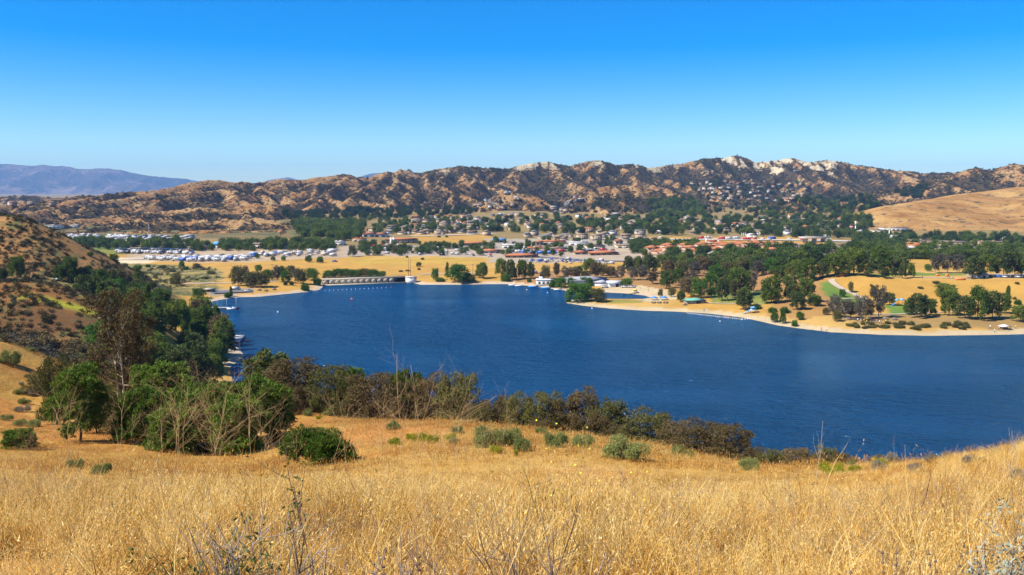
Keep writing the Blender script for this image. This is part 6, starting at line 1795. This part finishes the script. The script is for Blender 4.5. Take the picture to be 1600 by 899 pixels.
# docks on the left
def dock(name, a, b, w, z, label, lamps=0, plank=1.2):
    L = math.hypot(b[0] - a[0], b[1] - a[1]); o = empty(name, (a[0], a[1], 0), math.atan2(b[1] - a[1], b[0] - a[0]))
    n = int(L / plank); pm = MB().box((0, 0, 0), (plank * .93, w, .16), 0).mesh('plank', [plain_mat(name + '_planks', (.52, .48, .42), .85, .2, .25, 2)])
    for k in range(n): link('plank', pm, o, ((k + .5) * plank, 0, z + random.uniform(-.012, .012)))
    sm = MB().box((L / 2, 0, 0), (L, .2, .3), 0).mesh('stringer', [M_wood])
    for s in (-1, 1): link('stringer', sm, o, (0, s * w * .42, z - .24))
    pl = MB().cyl((0, 0, -3), .16, 3.2 + z, 0, 8).mesh('piling', [M_pole])
    for k in range(max(2, int(L / 6))): 
        for s in (-1, 1): link('piling', pl, o, (k * 6 + 1, s * w * .5 + s * .18, 0))
    for k in range(lamps):
        lp = link('lamp_post', MB().cyl((0, 0, 0), .07, 4.6, 0, 6).mesh('lamp_post', [M_steel]), o, (L * (.28 + .33 * k), w * .4, z))
        link('lamp_head', MB().box((0, .25, 4.68), (.3, .7, .16), 0).mesh('lamp_head', [M_trim]), lp)
    tag(o, label, 'dock'); return o, L
d1a, d1b = at_z(326, 482.5), at_z(371, 482.5)
dock('dock', d1a, d1b, 2.4, .6, 'long narrow floating dock with lamp posts on the left shore', 3)
link_o = MB(); link_o.box((0, 0, .55), (4.2, 1.5, .7), 0, taper=1.12).box((-.6, 0, 1.1), (1.4, 1.1, .5), 1)
p = at_z(367, 483.6); o = link('rowboat', link_o.mesh('rowboat', [M_dred, M_white]), None, (p[0], p[1], -.15), .1); tag(o, 'small dark red boat moored at the end of the long dock', 'boat')
p = at_z(362, 483.9); o = link('rowboat', link_o.mesh('rowboat', [M_white, M_bl]), None, (p[0], p[1], -.15), .05); tag(o, 'small white boat moored beside the long dock', 'boat')
for i, (px, py) in enumerate([(342, 492.3), (344.5, 495.5), (347, 497), (332, 490)]):
    p = at_z(px, py); o = link('mooring_post', MB().cyl((0, 0, -2), .22, 4.6, 0, 8).cyl((0, 0, 2.6), .25, .12, 1, 8).mesh('mooring_post', [M_pole, M_steel]), None, (p[0], p[1], 0)); tag(o, 'dark mooring post standing in water by the left dock, ' + ordn(i), 'post', 'mooring posts')
d2a, d2b = at_z(352, 530.5), at_z(371, 529); dock('dock', d2a, d2b, 1.8, .8, 'short pier walkway below the left rocky shore')
d3a, d3b = at_z(366.5, 537), at_z(374.5, 526.5); dock('dock', d3a, d3b, 4.5, .85, 'cross platform at the end of the short pier')
# shelters on the left bank
def hut(px, foot, wp, hp, dep, wallc, roofc, label, ymin=300, rz=0.0, name='hut', door=True, roof='gable', cat='hut'):
    p = hit(px, foot, ymin); m = mpp(p); w, h = wp * m, hp * m
    o = empty(name, (p[0], p[1] + dep / 2, p[2] - .1), rz); hw = h * .68
    a = link('wall', MB().box((0, 0, hw / 2 - .3), (w, dep, hw + .6), 0).mesh('wall', [M_wall]), o); a.color = (*wallc, 1)
    rf = MB(); (gable_roof if roof == 'gable' else hip_roof)(rf, w, dep, hw, h - hw, .7, 0)
    b = link('roof', rf.mesh('roof', [M_roof]), o); b.color = (*roofc, 1)
    if door: link('door', MB().box((w * .12, -dep / 2 - .02, hw * .42), (min(w * .22, 3.0), .12, hw * .8), 0).mesh('door', [M_dark]), o)
    tag(o, label, cat); return o
hut(324, 456, 14, 5, 6, (.22, .17, .13), (.42, .35, .28), 'low brown shelter on the promontory beside the wood', 400)
hut(918, 447, 62, 13, 22, (.55, .52, .46), (.27, .27, .28), 'large lake centre with broad grey roof behind the spit trees', 440, .12, 'boathouse', False, 'hip', 'building')
hut(941, 448.5, 15, 10, 9, (.72, .70, .66), (.36, .36, .38), 'white gabled wing with grey roof beside the beach shed', 430, 1.2, 'gabled_building', False, cat='building')
hut(961, 449, 21, 9.5, 8, (.70, .68, .60), (.62, .66, .70), 'white beach shed with dark door behind the cove', 430, .1, 'beach_shed', True, cat='shed')
hut(1087, 475, 30, 8, 8, (.34, .25, .16), (.13, .36, .27), 'brown restroom hut with green roof near the swimming beach', 400, .08, 'restroom_hut', True, 'hip')
hut(1536, 434.5, 16, 7, 6, (.66, .64, .60), (.36, .34, .31), 'small pale shed under the bluff pines at right', 380, 0, 'shed', True, cat='shed')
# boathouse front: flat white block and floats
p = hit(853, 447, 440); m = mpp(p); o = empty('boat_rental', (p[0], p[1] + 4, p[2] - .2), -.05)
link('wall', MB().box((0, 0, 1.9), (30 * m, 8, 3.9), 0).mesh('wall', [plain_mat('white_stucco', (.62, .58, .50), .85, .2, .1, .5)]), o)
link('roof', MB().box((0, 0, 4.0), (30.8 * m, 8.6, .3), 0).box((-3, 0, 4.9), (2.4, 2.2, 1.5), 0).mesh('roof', [M_trim]), o)
bw = o.children[0]
for k in range(4): link('window', MB().box(((k - 1.5) * 6.5 * m, -4.03, 2.2), (3.2 * m, .1, 1.4), 0).mesh('window', [M_win]), bw)
link('door', MB().box((11.5 * m, -4.03, 1.3), (1.4, .1, 2.3), 0).mesh('door', [M_dark]), o)
tag(o, 'white flat-roofed boat rental at the water left of spit', 'building')
for i, (px, py, blue) in enumerate([(801, 446, 0), (811, 447, 0), (832, 448.6, 1), (853, 450.6, 1), (872, 453, 0)]):
    p = at_z(px, py); o = link('floating_dock', MB().box((0, 0, .25), (5.2, 2.0, .5), 0).box((0, 0, .56), (4.8, 1.6, .12), 1).box((2.3, .8, .7), (.15, .15, .6), 1).mesh('floating_dock', [M_bl if blue else M_trim, M_bl if blue else M_wood]), None, (p[0], p[1], 0), -.12)
    tag(o, '%s float moored along the boat rental shore, %s' % ('blue' if blue else 'white', ordn(i)), 'dock', 'floats at the boat rental')
# beach things
def canopy(px, foot, wp, hp, mat, label, ymin=380):
    p = hit(px, foot, ymin); m = mpp(p); w, h = wp * m, hp * m; o = empty('canopy_tent', p)
    pm = MB().cyl((0, 0, -.2), .07, h * .62 + .2, 0, 6).mesh('post', [M_steel])
    for sx in (-1, 1):
        for sy in (-1, 1): link('post', pm, o, (sx * w * .45, sy * w * .4, 0))
    rf = MB(); hip_roof(rf, w, w * .9, h * .6, h * .4, .2, 0); link('roof', rf.mesh('roof', [mat]), o)
    tag(o, label, 'canopy')
canopy(1022, 469, 10, 6, M_bl, 'blue beach canopy on the sand, left of two'); canopy(1037, 469, 11, 6, M_bl, 'blue beach canopy on the sand, right of two'); canopy(1569, 514, 15, 7, M_trim, 'white canopy tent on the right shore', 340); canopy(1077, 466, 9, 5, M_org, 'orange canopy beside trees behind the restroom hut')
def tower(px, foot, hp, mat, label, ymin=380):
    p = hit(px, foot, ymin); m = mpp(p); h = hp * m; o = empty('lifeguard_tower', p)
    cb = link('cabin', MB().box((0, 0, h * .66), (2.2, 2.2, h * .36), 0).mesh('cabin', [mat]), o)
    link('window', MB().box((0, -1.12, h * .7), (1.6, .06, h * .16), 0).mesh('window', [M_win]), cb)
    rf = MB(); hip_roof(rf, 2.4, 2.4, h * .84, h * .16, .3, 0); link('roof', rf.mesh('roof', [mat]), o)
    link('deck', MB().box((0, 0, h * .46), (2.9, 2.9, .14), 0).mesh('deck', [M_trim]), o)
    lm = MB().box((0, 0, h * .22), (.16, .16, h * .5), 0).mesh('leg', [mat])
    for sx in (-1, 1):
        for sy in (-1, 1): link('leg', lm, o, (sx * 1.1, sy * 1.1, 0))
    link('ramp', MB().poly([(-1.4, -.6, h * .46), (-1.4, .6, h * .46), (-4.6, .6, 0), (-4.6, -.6, 0), (-1.4, -.6, h * .40), (-1.4, .6, h * .40), (-4.6, .6, -.1), (-4.6, -.6, -.1)], [(0, 1, 2, 3), (7, 6, 5, 4), (0, 3, 7, 4), (1, 5, 6, 2)]).mesh('ramp', [mat]), o)
    tag(o, label, 'lifeguard tower')
M_lb = plain_mat('light_blue_paint', (.16, .42, .66), .5, .3)
tower(1177, 489, 10, M_lb, 'light blue lifeguard tower with ramp on the swimming beach'); tower(992, 458.5, 6, M_yel, 'small yellow lifeguard stand on the cove sand')
# playground
p = hit(1404, 478, 350); m = mpp(p); o = empty('playground', p, .2)
for i, (dx, dy, c) in enumerate([(-1.2, 0, M_lb), (2.2, .6, M_lb)]):
    for sx in (-1, 1):
        for sy in (-1, 1): link('post', MB().cyl((dx + sx * .8, dy + sy * .8, -.1), .08, 3.0, 0, 6).mesh('post', [M_yel]), o)
    rf = MB(); v_ = hip_roof(rf, 2.0, 2.0, 2.8, .9, .2, 0, (dx, dy)); link('roof', rf.mesh('roof', [c]), o)
    link('platform', MB().box((dx, dy, 1.3), (1.8, 1.8, .15), 0).mesh('platform', [M_org]), o)
link('slide', MB().poly([(3.1, -.4, 1.4), (3.1, .4, 1.4), (5.4, .4, .1), (5.4, -.4, .1), (3.1, -.4, 1.2), (3.1, .4, 1.2), (5.4, .4, -.1), (5.4, -.4, -.1)], [(0, 1, 2, 3), (7, 6, 5, 4), (0, 3, 7, 4), (1, 5, 6, 2)]).mesh('slide', [M_yel]), o)
link('slide', MB().poly([(-2.1, -.4, 1.4), (-2.1, .4, 1.4), (-4.2, .4, .1), (-4.2, -.4, .1), (-2.1, -.4, 1.2), (-2.1, .4, 1.2), (-4.2, .4, -.1), (-4.2, -.4, -.1)], [(0, 1, 2, 3), (7, 6, 5, 4), (0, 3, 7, 4), (1, 5, 6, 2)]).mesh('slide', [M_bl]), o)
tag(o, 'playground with light blue roofs and yellow slide on the lawn', 'playground')
# orange fence on the bluff
a = hit(1493, 438, 380); b = hit(1509, 438, 380); L = math.hypot(b[0] - a[0], b[1] - a[1]); o = empty('safety_fence', a, math.atan2(b[1] - a[1], b[0] - a[0]))
link('mesh_panel', MB().box((L / 2, 0, .65), (L, .06, 1.1), 0).mesh('mesh_panel', [M_org]), o)
for k in range(5): link('post', MB().cyl((L * k / 4, 0, -.2), .05, 1.6, 0, 6).mesh('post', [M_steel]), o)
tag(o, 'orange plastic safety fence on the bluff top', 'fence')
for i, (px, py) in enumerate([(1316, 432), (1465, 432.5), (1480, 433)]):
    p = hit(px, py, 380); o = link('banner', MB().box((0, 0, .9), (4 if i == 0 else 2, .12, 1.2), 0).cyl((-1, 0, -.2), .05, 1.8, 1, 6).cyl((1, 0, -.2), .05, 1.8, 1, 6).mesh('banner', [M_org, M_steel]), None, p); tag(o, 'orange banner on the bluff top, ' + ordn(i) + ' of three', 'banner', 'orange banners')
# picnic tables
tb = MB().box((0, 0, .75), (2.0, .8, .08), 0).box((0, .75, .45), (2.0, .3, .06), 0).box((0, -.75, .45), (2.0, .3, .06), 0).box((-.7, 0, .35), (.1, 1.5, .7), 0).box((.7, 0, .35), (.1, 1.5, .7), 0).mesh('picnic_table', [M_wood])
for i, (px, py) in enumerate(sorted([(1021, 474), (1030, 474), (1040, 474), (1310, 498), (1325, 500), (1336, 500), (1384, 499), (1398, 500), (415, 455), (405, 454), (428, 453), (1070, 477)])):
    p = hit(px, py, 340); o = link('picnic_table', tb, None, p, random.uniform(0, 3), 1.2); tag(o, 'brown picnic table on the far banks, ' + ordn(i), 'table', 'picnic tables')
# people picnicking and strolling (each one continuous body)
def person_mesh(seed):
    pts = [(0, 0, .95), (0, 0, 1.2), (0, 0, 1.45), (0, 0, 1.56), (0, .02, 1.7), (.1, 0, .88), (.12, .04, .5), (.13, 0, .06), (.13, -.12, .03), (-.1, 0, .88), (-.12, -.05, .5), (-.13, 0, .06), (-.13, -.12, .03),
           (.2, 0, 1.42), (.27, 0, 1.15), (.26, -.1, .9), (-.2, 0, 1.42), (-.27, .02, 1.15), (-.26, -.06, .9)]
    ed = [(0, 1), (1, 2), (2, 3), (3, 4), (0, 5), (5, 6), (6, 7), (7, 8), (0, 9), (9, 10), (10, 11), (11, 12), (2, 13), (13, 14), (14, 15), (2, 16), (16, 17), (17, 18)]
    rad = [.15, .13, .16, .06, .105, .09, .065, .05, .04, .09, .065, .05, .04, .06, .048, .035, .06, .048, .035]
    me = bpy.data.meshes.new('person'); me.from_pydata(pts, ed, []); o = bpy.data.objects.new('person_src', me); COL.objects.link(o)
    md = o.modifiers.new('skin', 'SKIN')
    for i, sv in enumerate(me.skin_vertices[0].data): sv.radius = (rad[i], rad[i]); sv.use_root = (i == 0)
    o.modifiers.new('sub', 'SUBSURF').levels = 1
    dg = bpy.context.evaluated_depsgraph_get(); dg.update(); ev = o.evaluated_get(dg); nm = bpy.data.meshes.new_from_object(ev)
    bpy.data.objects.remove(o)
    skin = plain_mat('skin', (.42, .26, .18), .6, .3); pants = plain_mat('trousers', (.06, .07, .12), .85, .1); hair = plain_mat('hair', (.03, .02, .015), .8, .1)
    nm.materials.clear()
    for mm in (M_body, pants, skin, hair): nm.materials.append(mm)
    for pl in nm.polygons:
        z = pl.center.z; ax = abs(pl.center.x)
        pl.material_index = 3 if z > 1.72 else 2 if (z > 1.52 or (ax > .2 and z < 1.2)) else 1 if z < .92 else 0
    return nm
PM = person_mesh(1)
SHIRTS = [('white', (.75, .75, .72)), ('red', (.5, .04, .03)), ('blue', (.05, .12, .4)), ('black', (.03, .03, .03)), ('yellow', (.7, .5, .05)), ('pink', (.7, .3, .35))]
ppl = [(1346, 505), (1350, 504), (1354, 505.5), (1357, 503.5), (1361, 504.5), (1364, 505.5), (1367, 504), (1370, 505), (1374, 506), (1377, 506.5), (1380, 507), (1384, 505), (1340, 503), (1291, 518), (1283, 517), (1547, 514), (1587, 514), (1561, 516), (1576, 516.5), (1554, 520), (1483, 436), (1518, 436.5), (1441, 436), (1489, 435.5), (1170, 489), (1100, 487.5), (1092, 475.5), (1000, 452), (1013, 455), (330, 466), (395, 460)]
for i, (px, py) in enumerate(sorted(ppl)):
    p = hit(px, py, 340)
    if p is None: continue
    nm, c = SHIRTS[(i * 5 + i // 3) % 6]; o = link('person', PM, None, p, random.uniform(0, 6.28)); o.color = (*c, 1)
    tag(o, 'person in %s top standing on the far lake banks, %s' % (nm, ordn(i)), 'person', 'people on the lake banks')
# rocks on the left shore
RK = []
for i in range(4):
    rg = np.random.default_rng(700 + i); v = []; n = 8
    for a in range(5):
        for k in range(n):
            th = (a / 4 - .5) * math.pi; rr_ = rg.uniform(.8, 1.15); v.append((math.cos(th) * math.cos(k * 2 * math.pi / n) * rr_, math.cos(th) * math.sin(k * 2 * math.pi / n) * rr_ * .8, math.sin(th) * .6 * rr_))
    f = [(a * n + k, a * n + (k + 1) % n, (a + 1) * n + (k + 1) % n, (a + 1) * n + k) for a in range(4) for k in range(n)]
    RK.append(mesh_np('shore_rock', v, np.array(f), [M_rock]))
shore_l = [p for p in lake_poly if -175 < p[0] < -110 and 330 < p[1] < 480]
k = 0
for a, b in zip(shore_l[:-1], shore_l[1:]):
    n = int(math.hypot(b[0] - a[0], b[1] - a[1]) / 1.6)
    for j in range(n):
        for q in range(2):
            t_ = (j + random.random()) / n; x = a[0] + (b[0] - a[0]) * t_ - random.uniform(-1, 5); y = a[1] + (b[1] - a[1]) * t_ + random.uniform(-1.5, 1.5)
            if k >= 150: break
            k += 1
            o = link('shore_rock', RK[k % 4], None, (x, y, max(0, float(ground(x, y))) + .1), random.uniform(0, 6), random.uniform(.4, 1.2)); tag(o, 'pale boulder in the rocky edge of the left shore', 'rock', 'boulders on the left shore')

# ------------------------------------------------------------------ town trees
tz = [
 # polygon, count, ymin, ymax, kinds, height range, where
 ([(85, 380), (300, 379), (310, 392), (170, 392), (90, 390)], 34, 700, 1100, ['far_broad', 'far_broad', 'far_pine'], (7, 11), 'in the green belt behind the left hill'),
 ([(300, 384), (520, 380), (520, 392), (300, 393)], 46, 700, 1100, ['far_broad', 'far_broad', 'far_pine'], (6, 11), 'around the dealer lot'),
 ([(455, 350), (560, 350), (560, 378), (470, 374)], 60, 850, 1400, ['far_pine', 'far_broad'], (9, 13), 'in the dark grove left of the white row'),
 ([(440, 335), (560, 328), (740, 325), (745, 338), (600, 342), (450, 345)], 60, 1050, 1700, ['far_oak'], (8, 12), 'in the oak belt under the ridge'),
 ([(560, 342), (760, 345), (760, 364), (560, 366)], 50, 1000, 1600, ['far_broad', 'far_broad', 'far_pine'], (6, 10), 'among houses left of the suburb'),
 ([(760, 340), (1180, 340), (1180, 368), (900, 368), (760, 362)], 110, 1000, 1700, ['far_broad', 'far_broad', 'far_oak', 'far_pine'], (6, 12), 'between houses in the suburb'),
 ([(1180, 335), (1360, 340), (1360, 374), (1180, 370)], 70, 950, 1700, ['far_broad', 'far_oak', 'far_pine'], (7, 13), 'in the right part of the suburb'),
 ([(760, 378), (1040, 376), (1040, 400), (770, 402)], 22, 640, 1000, ['far_broad', 'far_broad', 'far_pine'], (5, 9), 'between the shops'),
 ([(980, 384), (1090, 383), (1090, 394), (980, 394)], 24, 640, 1000, ['far_broad'], (7, 10), 'along the green street by the townhouses'),
 ([(1040, 398), (1240, 394), (1340, 385), (1420, 390), (1420, 412), (1200, 425), (1040, 425)], 70, 560, 1000, ['far_broad', 'far_broad', 'far_pine', 'far_oak'], (7, 12), 'in the wooded streets behind the park'),
 ([(1340, 368), (1600, 372), (1600, 384), (1340, 388)], 50, 800, 1300, ['far_broad', 'far_oak', 'far_broad'], (6, 11), 'under the golden hill'),
 ([(1400, 385), (1600, 388), (1600, 412), (1400, 412)], 50, 640, 1000, ['far_broad', 'far_pine'], (6, 10), 'behind the bluff trees'),
 ([(1395, 302), (1450, 290), (1455, 308), (1410, 312)], 9, 1200, 2200, ['far_oak'], (9, 13), 'in the oak clump above the golden hill'),
 ([(1060, 285), (1260, 285), (1260, 335), (1100, 335)], 46, 1400, 2400, ['far_broad', 'far_oak'], (6, 10), 'on the terraces below the white cliffs'),
 ([(1240, 312), (1360, 308), (1380, 335), (1260, 338)], 34, 1400, 2200, ['far_oak', 'far_pine'], (9, 14), 'in the dark grove right of the terraces'),
 ([(1010, 315), (1080, 310), (1110, 342), (1010, 340)], 40, 1200, 2100, ['far_broad', 'far_pine'], (8, 13), 'on the wooded flank of the brown knoll'),
 ([(840, 300), (860, 298), (1000, 330), (1000, 336), (840, 330)], 16, 1300, 2000, ['far_oak'], (5, 8), 'at the foot of the brown knolls'),
 ([(560, 380), (770, 384), (770, 400), (560, 400)], 24, 640, 1000, ['far_broad'], (5, 8), 'around the highway junction'),
]
mass, indiv, total = [], 0, {}
cand = []
for zi, (poly, n, y0, y1, kinds, hr, where) in enumerate(tz):
    rg = random.Random(900 + zi); xs = [q[0] for q in poly]; ys = [q[1] for q in poly]
    P = []; 
    while len(P) < n * 5:
        px, py = rg.uniform(min(xs), max(xs)), rg.uniform(min(ys), max(ys))
        if in_poly(np.array([px]), np.array([py]), poly)[0]: P.append((px, py))
    r_, ok = hits([q[0] for q in P], [q[1] for q in P], y0)
    c = 0
    for q, o_ in zip(r_, ok):
        if not o_ or q[1] > y1 or not free(q[0], q[1], -3.5): continue
        key = rg.choice(kinds); h = rg.uniform(*hr) * .88
        (cand if c < n * .75 else mass).append((key, tuple(q), h, h * rg.uniform(.75, 1.05) * (.75 if key == 'far_pine' else 1), where)); c += 1
        if c >= n * 3.0: break
cand.sort(key=lambda c_: -c_[2] / c_[1][1])
nb = 0; keep = []
for c_ in cand:
    if c_[0] == 'far_broad':
        nb += 1
        if nb > 185: mass.append(c_); continue
    keep.append(c_)
for key, q, h, w, where in keep:
    plant(key, q, h, w, TONE[key] + ' ' + where, 'trees ' + where, sink=.3)
idx = {'far_broad': 0, 'far_pine': 4, 'far_oak': 7}
pm = [m_[0] for k_ in ('far_broad', 'far_pine', 'far_oak') for m_ in PROTO[k_][2]]
rg = np.random.default_rng(77)
if mass:
    pts = np.array([m_[1] for m_ in mass]); pts[:, 2] -= .3
    ii = np.array([idx[m_[0]] + rg.integers(0, 4 if m_[0] == 'far_broad' else 3) for m_ in mass])
    sc_ = np.array([m_[2] / (11.0 if m_[0] == 'far_pine' else 9.0) for m_ in mass])
    scatter('distant_trees', pts, rg.uniform(0, 6.28, len(mass)), np.zeros((len(mass), 2)), sc_, ii, pm, 'mass of smaller trees filling the far suburb')

# ------------------------------------------------------------------ scrub on wash, left hill and ridges
M_scrubdark = foliage_mat('chaparral_leaves', (.032, .028, .015), (.070, .056, .026), .1)
M_scrubgrey = foliage_mat('wash_scrub_leaves', (.085, .085, .04), (.17, .15, .075), .1)
def bush_lo(seed, mat, h, w, n):
    rg = np.random.default_rng(seed); (v, f), _ = crown_geo('bush', h, w, n, 3, .26 * w / 2.4, rg)
    return mesh_np('bush_lo', v, f, [mat])
lo_d = [bush_lo(801 + i, M_scrubdark, 1.6, 2.6, 3) for i in range(3)]; lo_g = [bush_lo(811 + i, M_scrubgrey, 1.2, 2.2, 4) for i in range(3)]
def strew(name, n, test, x0, x1, y0, y1, protos, s0, s1, seed, label):
    rg = np.random.default_rng(seed); x = rg.uniform(x0, x1, n); y = rg.uniform(y0, y1, n)
    ok = test(x, y, rg); x, y = x[ok], y[ok]; z = ground(x, y)
    scatter(name, np.stack([x, y, z - .15], 1), rg.uniform(0, 6.28, len(x)), np.zeros((len(x), 2)), rg.uniform(s0, s1, len(x)), rg.integers(0, len(protos), len(x)), protos, label)
def on_img(x, y): return 800 + FPX * x / y
wash = [at_z(-120, 465, 6)[:2], at_z(-120, 413, 6)[:2], at_z(110, 409, 6)[:2], at_z(240, 412, 5)[:2], at_z(340, 418, 4)[:2], at_z(348, 436, 3)[:2], at_z(300, 440, 3)[:2], at_z(250, 462, 5)[:2]]
strew('wash_scrub', 7000, lambda x, y, rg: in_poly(x, y, wash) & (fbm(x / 25, y / 25, 3, 95) + rg.uniform(-.2, .2, len(x)) > .42), -560, -130, 400, 760, lo_g, .5, 1.5, 821, 'grey-green scrub over the wash beyond the left hill')
strew('hill_scrub', 30000, lambda x, y, rg: (ground(x, y) > 14) & (fbm((x + .4 * y) / 7, (y - .3 * x) / 18, 4, 96) + rg.uniform(-.1, .1, len(x)) > np.where(y < 345, .40, .46)), -420, -130, 240, 520, lo_d + lo_d + lo_g, .4, 1.1, 823, 'low dark scrub dotted over the left hill and brown ridge')
bi = lambda x, y: _bil(bare, (x - hx[0]) / (hx[1] - hx[0]), (y - hy[0]) / (hy[1] - hy[0]))
hz_ = lambda x, y: _bil(HZ, (x - hx[0]) / (hx[1] - hx[0]), (y - hy[0]) / (hy[1] - hy[0]))
strew('chaparral', 110000, lambda x, y, rg: (bi(x, y) + .5 * (fbm(x / 10, y / 10, 2, 97) - .5) + rg.uniform(-.08, .08, len(x)) < .40) & (hz_(x, y) >= ground(x, y) - .1) & (on_img(x, y) > -60) & (on_img(x, y) < 1680), -1900, 1750, 1030, 2560, lo_d, 1.0, 2.6, 825, 'dark chaparral covering the ridges behind the town')
# ------------------------------------------------------------------ haze
hz = bpy.data.materials.new('haze_air'); hz.use_nodes = True
ht = hz.node_tree; ht.nodes.clear()
ho = ht.nodes.new('ShaderNodeOutputMaterial'); hv = ht.nodes.new('ShaderNodeVolumePrincipled')
hv.inputs['Color'].default_value = (0.30, 0.56, 1.0, 1)
hv.inputs['Density'].default_value = 5.2e-5
hv.inputs['Anisotropy'].default_value = 0.0
ht.links.new(hv.outputs[0], ho.inputs['Volume'])
x0, x1, y0, y1, z0, z1 = -10500, 10500, -60, 15100, -82.0, 520.0
v = [(x, y, z) for z in (z0, z1) for y in (y0, y1) for x in (x0, x1)]
f = [(0, 2, 3, 1), (4, 5, 7, 6), (0, 1, 5, 4), (2, 6, 7, 3), (0, 4, 6, 2), (1, 3, 7, 5)]
me = mesh_np('haze', v, np.array(f), [hz])
tag(link('haze', me), 'thin blue summer haze filling the valley air', kind='stuff')
